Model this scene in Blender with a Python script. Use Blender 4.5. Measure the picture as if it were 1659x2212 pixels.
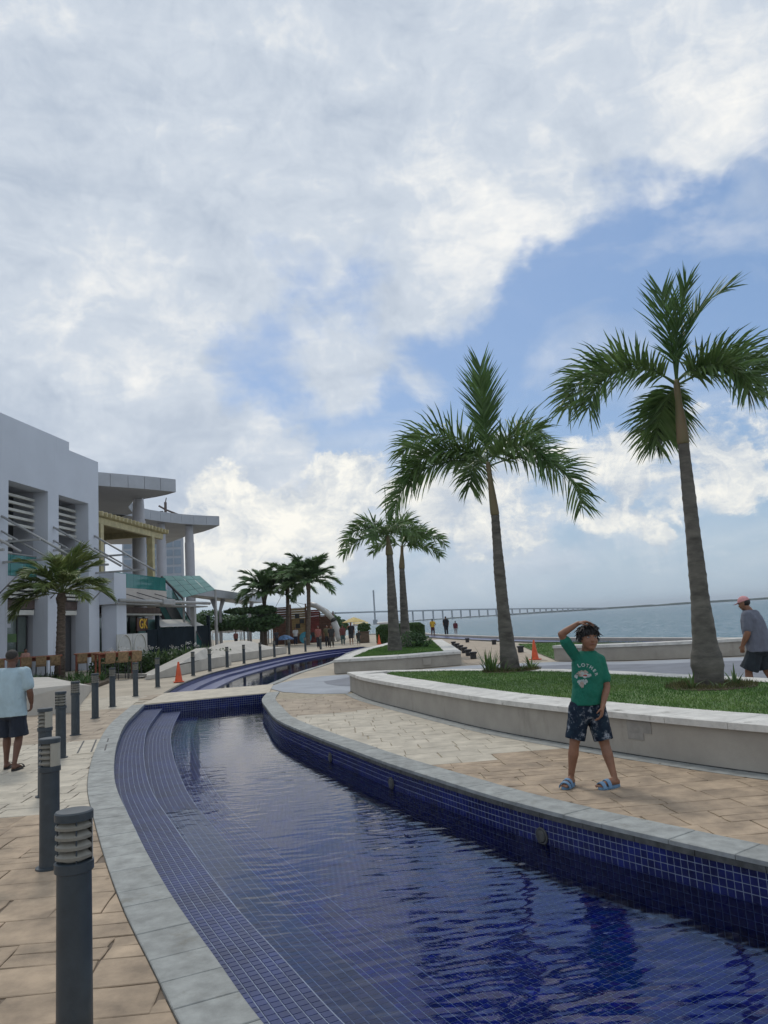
import bpy, bmesh, math, random
from math import sin, cos, pi, radians as R, sqrt, atan2
from mathutils import Vector, Matrix, noise
from mathutils.geometry import tessellate_polygon
from mathutils.bvhtree import BVHTree

rnd = random.Random(7)
scene = bpy.context.scene
for o in list(bpy.data.objects):
    bpy.data.objects.remove(o)
col = scene.collection

# ------------------------------------------------------------------ camera
cam_d = bpy.data.cameras.new('camera')
cam = bpy.data.objects.new('camera', cam_d)
col.objects.link(cam)
PITCH, ROLL, EYE = R(8.1), R(3.5), 1.65
fw = Vector((0, cos(PITCH), sin(PITCH)))
up0 = Vector((0, -sin(PITCH), cos(PITCH)))
rx = Vector((1, 0, 0)) * cos(ROLL) - up0 * sin(ROLL)
ux = Vector((1, 0, 0)) * sin(ROLL) + up0 * cos(ROLL)
mw = Matrix((rx, ux, -fw)).transposed().to_4x4()
mw.translation = Vector((0, 0, EYE))
cam.matrix_world = mw
cam_d.sensor_fit = 'VERTICAL'
cam_d.angle = 2 * math.atan(1106 / 1661)
cam_d.clip_start = 0.05
cam_d.clip_end = 20000
scene.camera = cam

# ------------------------------------------------------------------ sky
SUN_EL, SUN_AZ = R(52), R(-20)          # azimuth from +Y towards +X
world = bpy.data.worlds.new('World')
scene.world = world
world.use_nodes = True
nt = world.node_tree
nt.nodes.clear()
WN, WL = nt.nodes, nt.links


def wmath(op, a, b=None, c=None, clamp=False):
    n = WN.new('ShaderNodeMath')
    n.operation = op
    n.use_clamp = clamp
    for i, v in enumerate((a, b, c)):
        if v is None:
            continue
        if isinstance(v, (int, float)):
            n.inputs[i].default_value = v
        else:
            WL.new(v, n.inputs[i])
    return n.outputs[0]


def wvec(op, a, b):
    n = WN.new('ShaderNodeVectorMath')
    n.operation = op
    for i, v in enumerate((a, b)):
        if v is None:
            continue
        if isinstance(v, (tuple, list, Vector)):
            n.inputs[i].default_value = tuple(v)
        elif isinstance(v, (int, float)):
            n.inputs['Scale'].default_value = v
        else:
            WL.new(v, n.inputs[i])
    return n


def wmap(v, a, b, c, d, smooth=True):
    n = WN.new('ShaderNodeMapRange')
    n.interpolation_type = 'SMOOTHSTEP' if smooth else 'LINEAR'
    WL.new(v, n.inputs[0])
    for i, x in enumerate((a, b, c, d)):
        n.inputs[i + 1].default_value = x
    return n.outputs[0]


def wnoise(vec, scale, detail=6, rough=0.55, dist=0.0):
    n = WN.new('ShaderNodeTexNoise')
    n.inputs['Scale'].default_value = scale
    n.inputs['Detail'].default_value = detail
    n.inputs['Roughness'].default_value = rough
    n.inputs['Distortion'].default_value = dist
    WL.new(vec, n.inputs['Vector'])
    return n


def wmix(f, a, b):
    n = WN.new('ShaderNodeMix')
    n.data_type = 'RGBA'
    if isinstance(f, (int, float)):
        n.inputs[0].default_value = f
    else:
        WL.new(f, n.inputs[0])
    for i, v in ((6, a), (7, b)):
        if isinstance(v, tuple):
            n.inputs[i].default_value = (*v, 1)
        else:
            WL.new(v, n.inputs[i])
    return n.outputs[2]


tc = WN.new('ShaderNodeTexCoord').outputs['Generated']
D = wvec('NORMALIZE', tc, None).outputs[0]
sep = WN.new('ShaderNodeSeparateXYZ')
WL.new(D, sep.inputs[0])
elev = sep.outputs[2]
# cloud layer coordinates: direction with the height stretched so that clouds flatten towards the horizon
zz = wmath('MAXIMUM', elev, 0.0)
den = wmath('ADD', zz, 0.22)
comb = WN.new('ShaderNodeCombineXYZ')
WL.new(wmath('DIVIDE', sep.outputs[0], den), comb.inputs[0])
WL.new(wmath('DIVIDE', sep.outputs[1], den), comb.inputs[1])
comb.inputs[2].default_value = 3.7
flatn = WN.new('ShaderNodeMapping')
flatn.inputs['Scale'].default_value = (1.0, 1.0, 2.3)
flatn.inputs['Rotation'].default_value = (0, 0.12, 0)
WL.new(D, flatn.inputs[0])
layer = flatn.outputs[0]
warpn = wnoise(D, 3.1, 5, 0.6)
warpc = wvec('SUBTRACT', warpn.outputs['Color'], (0.5, 0.5, 0.5)).outputs[0]
warps = wvec('SCALE', warpc, 0.26).outputs[0]
Dw = wvec('NORMALIZE', wvec('ADD', D, warps).outputs[0], None).outputs[0]


def direction(az, el):
    az, el = R(az), R(el)
    return (sin(az) * cos(el), cos(az) * cos(el), sin(el))


def blobs(vec, items):
    tot = None
    for az, el, r, w in items:
        dp = wvec('DOT_PRODUCT', vec, direction(az, el)).outputs['Value']
        b = wmap(dp, cos(R(r)), 1.0, 0.0, w)
        tot = b if tot is None else wmath('ADD', tot, b)
    return tot


# openings (negative) and banks (positive): azimuth, elevation, radius in degrees, weight
cover_items = [
    (24, 21, 14, -0.74), (33, 24, 13, -0.45), (14, 19, 10, -0.75), (16, 27, 9, -0.35), (5, 15.5, 8, -0.80), (-2, 14.5, 6, -0.6),
    (-9.5, 17.8, 5, -0.85), (-3.5, 23.0, 6, -0.80), (2.5, 27.5, 5, -0.45), (40, 18, 14, -0.5), (-3, 11.8, 5, -0.30), (20, 14, 10, -0.35),
    (-22, 30, 26, 0.45), (-2, 38, 20, 0.40), (16, 43, 16, 0.40), (8, 29.5, 7, 0.62), (8, 25, 5, 0.35), (-3, 19.0, 5, 0.40), (5, 19.5, 5, 0.25), (1, 17, 4, 0.2),
    (-9, 7, 9, 0.6), (0, 9.5, 6, 0.5), (10, 6, 7, 0.0), (23, 8.5, 7, 0.0), (20, 7, 14, -0.35), (34, 8, 12, -0.35), (-25, 14, 16, 0.4), (28, 3, 9, -0.3), (30, 37, 13, 0.55), (20, 34, 9, 0.2), (38, 33, 8, 0.25),
]
cov = blobs(Dw, cover_items)
fb = wnoise(layer, 2.6, 10, 0.58, 0.35).outputs['Fac']
fb2 = wnoise(layer, 7.5, 9, 0.62, 0.5).outputs['Fac']
cov = wmath('ADD', cov, wmath('MULTIPLY', wmath('SUBTRACT', fb, 0.5), 1.9))
cov = wmath('ADD', cov, wmath('MULTIPLY', wmath('SUBTRACT', fb2, 0.5), 1.05))
fb3 = wnoise(Dw, 24.0, 8, 0.6, 0.0).outputs['Fac']
cov = wmath('ADD', cov, wmath('MULTIPLY', wmath('SUBTRACT', fb3, 0.5), 0.6))
cov = wmath('ADD', cov, 0.66)
alpha = wmap(cov, 0.0, 0.78, 0.06, 1.0)
thin = wnoise(layer, 3.4, 7, 0.55, 0.8).outputs['Fac']
alpha = wmath('MAXIMUM', alpha, wmap(thin, 0.42, 0.72, 0.0, 0.48))
# light and grey parts of the clouds
lit_items = [(-8, 7.0, 9, 0.15), (20, 9, 10, 0.08), (25, 3, 14, 0.12), (8.5, 29.0, 7, 0.22), (8, 25, 6, 0.15), (-3, 27, 6, 0.1),
             (-20, 19, 8, 0.10), (-26, 15, 6, -0.3), (-15, 12, 7, -0.28), (-6, 13, 5, -0.15), (-15, 38, 12, 0.06), (-27, 33, 8, -0.1), (0.5, 33, 8, -0.10),
             (14, 36, 10, -0.06), (28, 40, 12, 0.1), (-8, 33, 7, 0.06)]
lit = blobs(Dw, lit_items)
s1 = wnoise(layer, 3.1, 9, 0.58, 0.5).outputs['Fac']
s2 = wnoise(layer, 10.0, 10, 0.62, 0.6).outputs['Fac']
lit = wmath('ADD', lit, wmath('MULTIPLY', wmath('SUBTRACT', s1, 0.5), 1.15))
lit = wmath('ADD', lit, wmath('MULTIPLY', wmath('SUBTRACT', s2, 0.5), 1.0))
s3 = wnoise(Dw, 26.0, 9, 0.6, 0.0).outputs['Fac']
lit = wmath('ADD', lit, wmath('MULTIPLY', wmath('SUBTRACT', s3, 0.5), 0.8))
lit = wmath('ADD', lit, 0.50, clamp=True)
K = 1 / 0.12
CLOUD_GREY, CLOUD_MID, CLOUD_WHITE = (0.42, 0.49, 0.595), (0.585, 0.645, 0.725), (0.90, 0.895, 0.87)
c_lo = wmix(wmap(lit, 0.0, 0.5, 0, 1, False), tuple(K * v for v in CLOUD_GREY), tuple(K * v for v in CLOUD_MID))
cloud = wmix(wmap(lit, 0.52, 1.0, 0, 1, False), c_lo, tuple(K * v for v in CLOUD_WHITE))
sky = WN.new('ShaderNodeTexSky')
sky.sky_type = 'NISHITA'
sky.sun_disc = False
sky.sun_elevation = SUN_EL
sky.sun_rotation = SUN_AZ
sky.air_density = 1.0
sky.dust_density = 1.2
sky.ozone_density = 1.5
blue = wmix(0.6, sky.outputs[0], tuple(K * v for v in (0.13, 0.27, 0.53)))
# thin veil near the horizon
veil = wmap(elev, 0.0, 0.30, 0.62, 0.0)
blue = wmix(veil, blue, tuple(K * v for v in (0.36, 0.50, 0.62)))
out = wmix(alpha, blue, cloud)
# heaped clouds low over the sea: crisp lit heads, greyer undersides
cum_items = [(-9.5, 7.2, 6.5, 0.62), (-5.0, 8.6, 5.5, 0.62), (-12.5, 4.5, 6, 0.55), (-6.5, 4.5, 6, 0.5), (-1.5, 10.4, 3.6, 0.55), (3.8, 10.2, 4.5, 0.42), (8.5, 7.4, 5.5, 0.42), (3, 5.5, 5, 0.25), (16, 8.6, 5, 0.42), (21.5, 8.8, 6, 0.42), (27, 10.3, 5, 0.35), (19.5, 4.2, 1.8, 0.5)]
Dc = wvec('NORMALIZE', wvec('ADD', D, wvec('SCALE', wvec('SUBTRACT', wnoise(D, 6.5, 7, 0.6).outputs['Color'], (0.5, 0.5, 0.5)).outputs[0], 0.20).outputs[0]).outputs[0], None).outputs[0]
cb = blobs(Dc, cum_items)
puff = wnoise(layer, 11.0, 9, 0.60, 0.2).outputs['Fac']
puff2 = wnoise(Dc, 42.0, 6, 0.6, 0.0).outputs['Fac']
cs = wmath('ADD', cb, wmath('ADD', wmath('MULTIPLY', wmath('SUBTRACT', puff, 0.5), 1.0), wmath('MULTIPLY', wmath('SUBTRACT', puff2, 0.5), 0.35)))
ca_ = wmap(cs, 0.24, 0.50, 0.0, 0.92)
shade = wmath('ADD', wmath('ADD', wmath('MULTIPLY', wmath('SUBTRACT', cs, 0.3), 0.45), 0.30), wmath('ADD', wmath('MULTIPLY', wmath('SUBTRACT', puff, 0.5), 2.2), wmath('MULTIPLY', wmath('SUBTRACT', puff2, 0.5), 1.6)), clamp=True)
ccol = wmix(shade, tuple(K * v for v in (0.50, 0.56, 0.64)), tuple(K * v for v in (0.98, 0.955, 0.87)))
out = wmix(ca_, out, ccol)
haze_h = wmap(elev, -0.02, 0.11, 0.85, 0.0)
out = wmix(haze_h, out, tuple(K * v for v in (0.42, 0.53, 0.62)))
bg = WN.new('ShaderNodeBackground')
bg.inputs['Strength'].default_value = 0.12
WL.new(out, bg.inputs[0])
wo = WN.new('ShaderNodeOutputWorld')
WL.new(bg.outputs[0], wo.inputs[0])

# ------------------------------------------------------------------ sun behind thin cloud
sun_d = bpy.data.lights.new('sun', 'SUN')
sun_d.energy = 1.15
sun_d.angle = R(10)
sun_d.color = (1.0, 0.95, 0.87)
sun = bpy.data.objects.new('sun', sun_d)
col.objects.link(sun)
sd = Vector((sin(SUN_AZ) * cos(SUN_EL), cos(SUN_AZ) * cos(SUN_EL), sin(SUN_EL)))
sun.rotation_euler = sd.to_track_quat('Z', 'Y').to_euler()
sun.location = (0, 0, 60)
scene.view_settings.view_transform = 'Standard'
scene.view_settings.look = 'None'
scene.view_settings.exposure = 0.10
scene.view_settings.gamma = 1.0
scene.view_settings.use_curve_mapping = False
scene.cycles.max_bounces = 8
scene.cycles.transparent_max_bounces = 24


# ================================================================== helpers
def tag(o, label=None, cat=None, group=None, kind=None):
    if label: o['label'] = label
    if cat: o['category'] = cat
    if group: o['group'] = group
    if kind: o['kind'] = kind
    return o


def empty(name, loc=(0, 0, 0), rz=0.0, label=None, cat=None, group=None, kind=None):
    o = bpy.data.objects.new(name, None)
    o.location = loc
    o.rotation_euler = (0, 0, rz)
    o.empty_display_size = 0.2
    col.objects.link(o)
    return tag(o, label, cat, group, kind)


def copy_tree(o, parent=None):
    c = o.copy()
    col.objects.link(c)
    c.parent = parent
    for ch in o.children:
        copy_tree(ch, c)
    return c


class MB:
    def __init__(self):
        self.v, self.f = [], []

    def add(self, vs, fs):
        b = len(self.v)
        self.v += [tuple(x) for x in vs]
        self.f += [tuple(i + b for i in f) for f in fs]
        return self

    def box(self, x0, x1, y0, y1, z0, z1, M=None):
        vs = [Vector(p) for p in ((x0, y0, z0), (x1, y0, z0), (x1, y1, z0), (x0, y1, z0),
                                  (x0, y0, z1), (x1, y0, z1), (x1, y1, z1), (x0, y1, z1))]
        if M is not None:
            vs = [M @ p for p in vs]
        return self.add(vs, [(0, 3, 2, 1), (4, 5, 6, 7), (0, 1, 5, 4), (1, 2, 6, 5), (2, 3, 7, 6), (3, 0, 4, 7)])

    def bevbox(self, x0, x1, y0, y1, z0, z1, b=0.01, M=None):
        xs, ys = (x0, x1), (y0, y1)
        r0 = [(x0, y0), (x1, y0), (x1, y1), (x0, y1)]
        i0 = [(x0 + b, y0 + b), (x1 - b, y0 + b), (x1 - b, y1 - b), (x0 + b, y1 - b)]
        vs = [Vector((*p, z0)) for p in i0] + [Vector((*p, z0 + b)) for p in r0] + [Vector((*p, z1 - b)) for p in r0] + [Vector((*p, z1)) for p in i0]
        if M is not None:
            vs = [M @ p for p in vs]
        fs = [(3, 2, 1, 0), (12, 13, 14, 15)]
        for k in range(3):
            for i in range(4):
                j = (i + 1) % 4
                fs.append((4 * k + i, 4 * k + j, 4 * k + 4 + j, 4 * k + 4 + i))
        return self.add(vs, fs)

    def prism(self, poly, z0, z1, holes=None):
        """vertical prism; z0/z1 numbers or lists per point"""
        n = len(poly)
        a = sum(poly[i][0] * poly[(i + 1) % n][1] - poly[(i + 1) % n][0] * poly[i][1] for i in range(n))
        zb = z0 if isinstance(z0, (list, tuple)) else [z0] * n
        zt = z1 if isinstance(z1, (list, tuple)) else [z1] * n
        if a < 0:
            poly, zb, zt = list(poly)[::-1], list(zb)[::-1], list(zt)[::-1]
        vs = [(p[0], p[1], z) for p, z in zip(poly, zb)] + [(p[0], p[1], z) for p, z in zip(poly, zt)]
        tris = tessellate_polygon([[Vector((p[0], p[1], 0)) for p in poly]])
        fs = []
        for t in tris:
            A, B, C = (Vector(poly[i]) for i in t)
            s = (B.x - A.x) * (C.y - A.y) - (B.y - A.y) * (C.x - A.x)
            t = t if s > 0 else t[::-1]
            fs.append(tuple(i + n for i in t))
            fs.append(tuple(reversed(t)))
        for i in range(n):
            j = (i + 1) % n
            fs.append((i, j, n + j, n + i))
        return self.add(vs, fs)

    def sheet(self, loops, z):
        vv = [[Vector((p[0], p[1], 0)) for p in l] for l in loops]
        flat = [p for l in vv for p in l]
        tris = tessellate_polygon(vv)
        fs = []
        for t in tris:
            A, B, C = (flat[i] for i in t)
            s = (B.x - A.x) * (C.y - A.y) - (B.y - A.y) * (C.x - A.x)
            if abs(s) < 1e-9: continue
            fs.append(tuple(t) if s > 0 else tuple(t[::-1]))
        return self.add([(p.x, p.y, z) for p in flat], fs)

    def tube(self, pts, rad, seg=8, caps=True):
        pts = [Vector(p) for p in pts]
        if not isinstance(rad, (list, tuple)): rad = [rad] * len(pts)
        n = len(pts)
        vs = []
        prev = None
        for i, p in enumerate(pts):
            t = (pts[min(i + 1, n - 1)] - pts[max(i - 1, 0)])
            if t.length < 1e-9: t = Vector((0, 0, 1))
            t.normalize()
            if prev is None:
                a = t.cross(Vector((0, 0, 1)) if abs(t.z) < 0.9 else Vector((0, 1, 0)))
            else:
                a = prev - t * prev.dot(t)
            a.normalize()
            prev = a
            b = t.cross(a)
            r = rad[i]
            ra, rb = r if isinstance(r, (tuple, list)) else (r, r)
            for k in range(seg):
                th = 2 * pi * k / seg
                vs.append(p + a * cos(th) * ra + b * sin(th) * rb)
        fs = []
        for i in range(n - 1):
            for k in range(seg):
                k2 = (k + 1) % seg
                fs.append((i * seg + k, i * seg + k2, (i + 1) * seg + k2, (i + 1) * seg + k))
        if caps:
            fs.append(tuple(range(seg))[::-1])
            fs.append(tuple((n - 1) * seg + k for k in range(seg)))
        return self.add(vs, fs)

    def limb(self, pts, rad, seg=12):
        """tube with ball ends"""
        self.tube(pts, rad, seg)
        for p, r in zip(pts, rad):
            self.ell(p, (r, r, r), 10, 7)
        return self

    def lathe(self, prof, seg=20, c=(0, 0, 0), M=None):
        vs, fs = [], []
        for r, z in prof:
            for k in range(seg):
                th = 2 * pi * k / seg
                p = Vector((c[0] + r * cos(th), c[1] + r * sin(th), c[2] + z))
                vs.append(M @ p if M is not None else p)
        for i in range(len(prof) - 1):
            for k in range(seg):
                k2 = (k + 1) % seg
                fs.append((i * seg + k, i * seg + k2, (i + 1) * seg + k2, (i + 1) * seg + k))
        fs.append(tuple(range(seg))[::-1])
        fs.append(tuple((len(prof) - 1) * seg + k for k in range(seg)))
        return self.add(vs, fs)

    def ell(self, c, r, seg=14, rings=9, M=None):
        c = Vector(c)
        vs = [(0, 0, -1)]
        for i in range(1, rings):
            ph = -pi / 2 + pi * i / rings
            for k in range(seg):
                th = 2 * pi * k / seg
                vs.append((cos(ph) * cos(th), cos(ph) * sin(th), sin(ph)))
        vs.append((0, 0, 1))
        fs = []
        for k in range(seg):
            k2 = (k + 1) % seg
            fs.append((0, 1 + k2, 1 + k))
            for i in range(rings - 2):
                fs.append((1 + i * seg + k, 1 + i * seg + k2, 1 + (i + 1) * seg + k2, 1 + (i + 1) * seg + k))
            fs.append((len(vs) - 1, 1 + (rings - 2) * seg + k, 1 + (rings - 2) * seg + k2))
        out_ = []
        for v in vs:
            p = Vector((v[0] * r[0], v[1] * r[1], v[2] * r[2]))
            if M is not None: p = M @ p
            out_.append(p + c)
        return self.add(out_, fs)

    def loft(self, rings, seg=20):
        """rings: (center, rx, ry[, yaw]) horizontal ellipses, bottom to top, closed ends; power shape"""
        vs, fs = [], []
        for rg in rings:
            c, a, b = Vector(rg[0]), rg[1], rg[2]
            yw = rg[3] if len(rg) > 3 else 0
            for k in range(seg):
                th = 2 * pi * k / seg
                x, y = a * cos(th), b * sin(th)
                vs.append(c + Vector((x * cos(yw) - y * sin(yw), x * sin(yw) + y * cos(yw), 0)))
        for i in range(len(rings) - 1):
            for k in range(seg):
                k2 = (k + 1) % seg
                fs.append((i * seg + k, i * seg + k2, (i + 1) * seg + k2, (i + 1) * seg + k))
        fs.append(tuple(range(seg))[::-1])
        fs.append(tuple((len(rings) - 1) * seg + k for k in range(seg)))
        return self.add(vs, fs)

    def mesh(self, name, smooth=False):
        me = bpy.data.meshes.new(name)
        me.from_pydata(self.v, [], self.f)
        me.update()
        if smooth:
            me.polygons.foreach_set('use_smooth', [True] * len(me.polygons))
        return me

    def build(self, name, mat, parent=None, smooth=False, label=None, cat=None, group=None, kind=None, auto=None):
        me = self.mesh(name, smooth)
        if mat: me.materials.append(mat)
        o = bpy.data.objects.new(name, me)
        col.objects.link(o)
        if parent is not None: o.parent = parent
        if auto and smooth:
            try:
                me.set_sharp_from_angle(angle=R(auto))
            except Exception:
                pass
        return tag(o, label, cat, group, kind)


def remesh(o, voxel, smooth_n=4):
    m = o.modifiers.new('remesh', 'REMESH')
    m.mode = 'VOXEL'
    m.voxel_size = voxel
    m.use_smooth_shade = True
    if smooth_n:
        s = o.modifiers.new('smooth', 'SMOOTH')
        s.factor = 0.5
        s.iterations = smooth_n
    return o


def inst(name, me, parent, loc, rot=(0, 0, 0), sc=(1, 1, 1)):
    o = bpy.data.objects.new(name, me)
    o.location = loc
    o.rotation_euler = rot
    o.scale = sc
    o.parent = parent
    col.objects.link(o)
    return o


# ------------------------------------------------------------------ materials
def mat(name, c, rough=0.6, var=0.15, scale=6.0, bump=0.0, bscale=40.0, c2=None, metal=0.0, spec=0.5, detail=5, transl=0.0,
        coat=0.0, stretch=None, isl=0.0, stain=None, emis=None, obj_space=False, bdist=0.01):
    m = bpy.data.materials.new(name)
    m.use_nodes = True
    t = m.node_tree
    N, L = t.nodes, t.links
    b = N['Principled BSDF']
    b.inputs['Roughness'].default_value = rough
    b.inputs['Metallic'].default_value = metal
    b.inputs['Specular IOR Level'].default_value = spec
    if coat: b.inputs['Coat Weight'].default_value = coat
    co = N.new('ShaderNodeTexCoord')
    if obj_space:
        vec = co.outputs['Object']
    else:
        g = N.new('ShaderNodeNewGeometry')
        vec = g.outputs['Position']
    if stretch:
        mp = N.new('ShaderNodeMapping')
        mp.inputs['Scale'].default_value = stretch
        L.new(vec, mp.inputs[0])
        vec = mp.outputs[0]
    no = N.new('ShaderNodeTexNoise')
    no.inputs['Scale'].default_value = scale
    no.inputs['Detail'].default_value = detail
    no.inputs['Roughness'].default_value = 0.62
    L.new(vec, no.inputs['Vector'])
    if c2 is None:
        lo = tuple(max(0, x * (1 - var * 1.6)) for x in c)
        hi = tuple(min(1, x * (1 + var * 1.6)) for x in c)
    else:
        lo, hi = c, c2
    rp = N.new('ShaderNodeValToRGB')
    rp.color_ramp.elements[0].position = 0.32
    rp.color_ramp.elements[1].position = 0.68
    rp.color_ramp.elements[0].color = (*lo, 1)
    rp.color_ramp.elements[1].color = (*hi, 1)
    L.new(no.outputs['Fac'], rp.inputs[0])
    colr = rp.outputs[0]
    if isl > 0:
        g2 = N.new('ShaderNodeNewGeometry')
        oi = N.new('ShaderNodeObjectInfo')
        ad = N.new('ShaderNodeMath'); ad.operation = 'ADD'
        L.new(g2.outputs['Random Per Island'], ad.inputs[0]); L.new(oi.outputs['Random'], ad.inputs[1])
        fr = N.new('ShaderNodeMath'); fr.operation = 'FRACT'
        L.new(ad.outputs[0], fr.inputs[0])
        mr = N.new('ShaderNodeMapRange')
        mr.inputs[3].default_value = 1 - isl; mr.inputs[4].default_value = 1 + isl
        L.new(fr.outputs[0], mr.inputs[0])
        hs = N.new('ShaderNodeHueSaturation')
        L.new(mr.outputs[0], hs.inputs['Value']); L.new(colr, hs.inputs['Color'])
        colr = hs.outputs[0]
    if stain:
        # (colour, scale, threshold, strength, stretch)
        sc_, ss, th, st, stq = stain
        mp2 = N.new('ShaderNodeMapping')
        mp2.inputs['Scale'].default_value = stq
        g3 = N.new('ShaderNodeNewGeometry')
        L.new(g3.outputs['Position'], mp2.inputs[0])
        n3 = N.new('ShaderNodeTexNoise')
        n3.inputs['Scale'].default_value = ss
        n3.inputs['Detail'].default_value = 8
        n3.inputs['Roughness'].default_value = 0.7
        L.new(mp2.outputs[0], n3.inputs['Vector'])
        m3 = N.new('ShaderNodeMapRange')
        m3.interpolation_type = 'SMOOTHSTEP'
        m3.inputs[1].default_value = th; m3.inputs[2].default_value = th + 0.16
        m3.inputs[3].default_value = 0; m3.inputs[4].default_value = st
        L.new(n3.outputs['Fac'], m3.inputs[0])
        mx = N.new('ShaderNodeMix'); mx.data_type = 'RGBA'
        L.new(m3.outputs[0], mx.inputs[0]); L.new(colr, mx.inputs[6])
        mx.inputs[7].default_value = (*sc_, 1)
        colr = mx.outputs[2]
    L.new(colr, b.inputs['Base Color'])
    if bump > 0:
        nb = N.new('ShaderNodeTexNoise')
        nb.inputs['Scale'].default_value = bscale
        nb.inputs['Detail'].default_value = 6
        nb.inputs['Roughness'].default_value = 0.65
        L.new(vec, nb.inputs['Vector'])
        bu = N.new('ShaderNodeBump')
        bu.inputs['Strength'].default_value = bump
        bu.inputs['Distance'].default_value = bdist
        L.new(nb.outputs['Fac'], bu.inputs['Height'])
        L.new(bu.outputs[0], b.inputs['Normal'])
    if emis:
        b.inputs['Emission Color'].default_value = (*emis[0], 1)
        b.inputs['Emission Strength'].default_value = emis[1]
    if transl > 0:
        tr = N.new('ShaderNodeBsdfTranslucent')
        L.new(colr, tr.inputs[0])
        ms = N.new('ShaderNodeMixShader')
        ms.inputs[0].default_value = transl
        L.new(b.outputs[0], ms.inputs[1]); L.new(tr.outputs[0], ms.inputs[2])
        L.new(ms.outputs[0], N['Material Output'].inputs[0])
    return m


def water_mat(name, ripples, tint, strength, rough=0.015, ior=1.40, body=None, body_mix=0.0, dist=0.01):
    """clear water: reflection by Fresnel over a tinted see-through body"""
    m = bpy.data.materials.new(name)
    m.use_nodes = True
    t = m.node_tree
    N, L = t.nodes, t.links
    N.clear()
    g = N.new('ShaderNodeNewGeometry')
    acc = None
    for (sx, sy, rot, sc_, w, dst) in ripples:
        mp = N.new('ShaderNodeMapping')
        mp.inputs['Scale'].default_value = (sx, sy, 1)
        mp.inputs['Rotation'].default_value = (0, 0, R(rot))
        L.new(g.outputs['Position'], mp.inputs[0])
        no = N.new('ShaderNodeTexNoise')
        no.inputs['Scale'].default_value = sc_
        no.inputs['Detail'].default_value = 3
        no.inputs['Roughness'].default_value = 0.5
        no.inputs['Distortion'].default_value = dst
        L.new(mp.outputs[0], no.inputs['Vector'])
        mu = N.new('ShaderNodeMath'); mu.operation = 'MULTIPLY'
        L.new(no.outputs['Fac'], mu.inputs[0]); mu.inputs[1].default_value = w
        if acc is None: acc = mu.outputs[0]
        else:
            ad = N.new('ShaderNodeMath'); ad.operation = 'ADD'
            L.new(acc, ad.inputs[0]); L.new(mu.outputs[0], ad.inputs[1])
            acc = ad.outputs[0]
    # calmer and livelier areas
    na = N.new('ShaderNodeTexNoise'); na.inputs['Scale'].default_value = 0.55; na.inputs['Detail'].default_value = 2
    L.new(g.outputs['Position'], na.inputs['Vector'])
    mr = N.new('ShaderNodeMapRange'); mr.inputs[1].default_value = 0.35; mr.inputs[2].default_value = 0.65
    mr.inputs[3].default_value = 0.35 * strength; mr.inputs[4].default_value = strength
    L.new(na.outputs['Fac'], mr.inputs[0])
    bu = N.new('ShaderNodeBump')
    bu.inputs['Distance'].default_value = dist
    L.new(mr.outputs[0], bu.inputs['Strength'])
    L.new(acc, bu.inputs['Height'])
    fr = N.new('ShaderNodeFresnel'); fr.inputs['IOR'].default_value = ior
    L.new(bu.outputs[0], fr.inputs['Normal'])
    gl = N.new('ShaderNodeBsdfGlossy'); gl.inputs['Roughness'].default_value = rough
    L.new(bu.outputs[0], gl.inputs['Normal'])
    tr = N.new('ShaderNodeBsdfTransparent'); tr.inputs[0].default_value = (*tint, 1)
    low = tr.outputs[0]
    if body:
        df = N.new('ShaderNodeBsdfDiffuse'); df.inputs[0].default_value = (*body, 1)
        L.new(bu.outputs[0], df.inputs['Normal'])
        mb = N.new('ShaderNodeMixShader'); mb.inputs[0].default_value = body_mix
        L.new(tr.outputs[0], mb.inputs[1]); L.new(df.outputs[0], mb.inputs[2])
        low = mb.outputs[0]
    ms = N.new('ShaderNodeMixShader')
    L.new(fr.outputs[0], ms.inputs[0]); L.new(low, ms.inputs[1]); L.new(gl.outputs[0], ms.inputs[2])
    o = N.new('ShaderNodeOutputMaterial')
    L.new(ms.outputs[0], o.inputs[0])
    return m


def glass_mat(name, tint, alpha=0.4, rough=0.05):
    m = bpy.data.materials.new(name)
    m.use_nodes = True
    t = m.node_tree
    N, L = t.nodes, t.links
    N.clear()
    no = N.new('ShaderNodeTexNoise'); no.inputs['Scale'].default_value = 1.5
    rp = N.new('ShaderNodeMapRange'); rp.inputs[3].default_value = alpha * 0.8; rp.inputs[4].default_value = min(1, alpha * 1.2)
    L.new(no.outputs['Fac'], rp.inputs[0])
    df = N.new('ShaderNodeBsdfDiffuse'); df.inputs[0].default_value = (*tint, 1)
    tr = N.new('ShaderNodeBsdfTransparent'); tr.inputs[0].default_value = tuple(0.5 + 0.5 * x for x in tint) + (1,)
    a = N.new('ShaderNodeMixShader')
    L.new(rp.outputs[0], a.inputs[0]); L.new(tr.outputs[0], a.inputs[1]); L.new(df.outputs[0], a.inputs[2])
    gl = N.new('ShaderNodeBsdfGlossy'); gl.inputs['Roughness'].default_value = rough
    fr = N.new('ShaderNodeFresnel'); fr.inputs['IOR'].default_value = 1.5
    b = N.new('ShaderNodeMixShader')
    L.new(fr.outputs[0], b.inputs[0]); L.new(a.outputs[0], b.inputs[1]); L.new(gl.outputs[0], b.inputs[2])
    o = N.new('ShaderNodeOutputMaterial')
    L.new(b.outputs[0], o.inputs[0])
    return m


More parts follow.
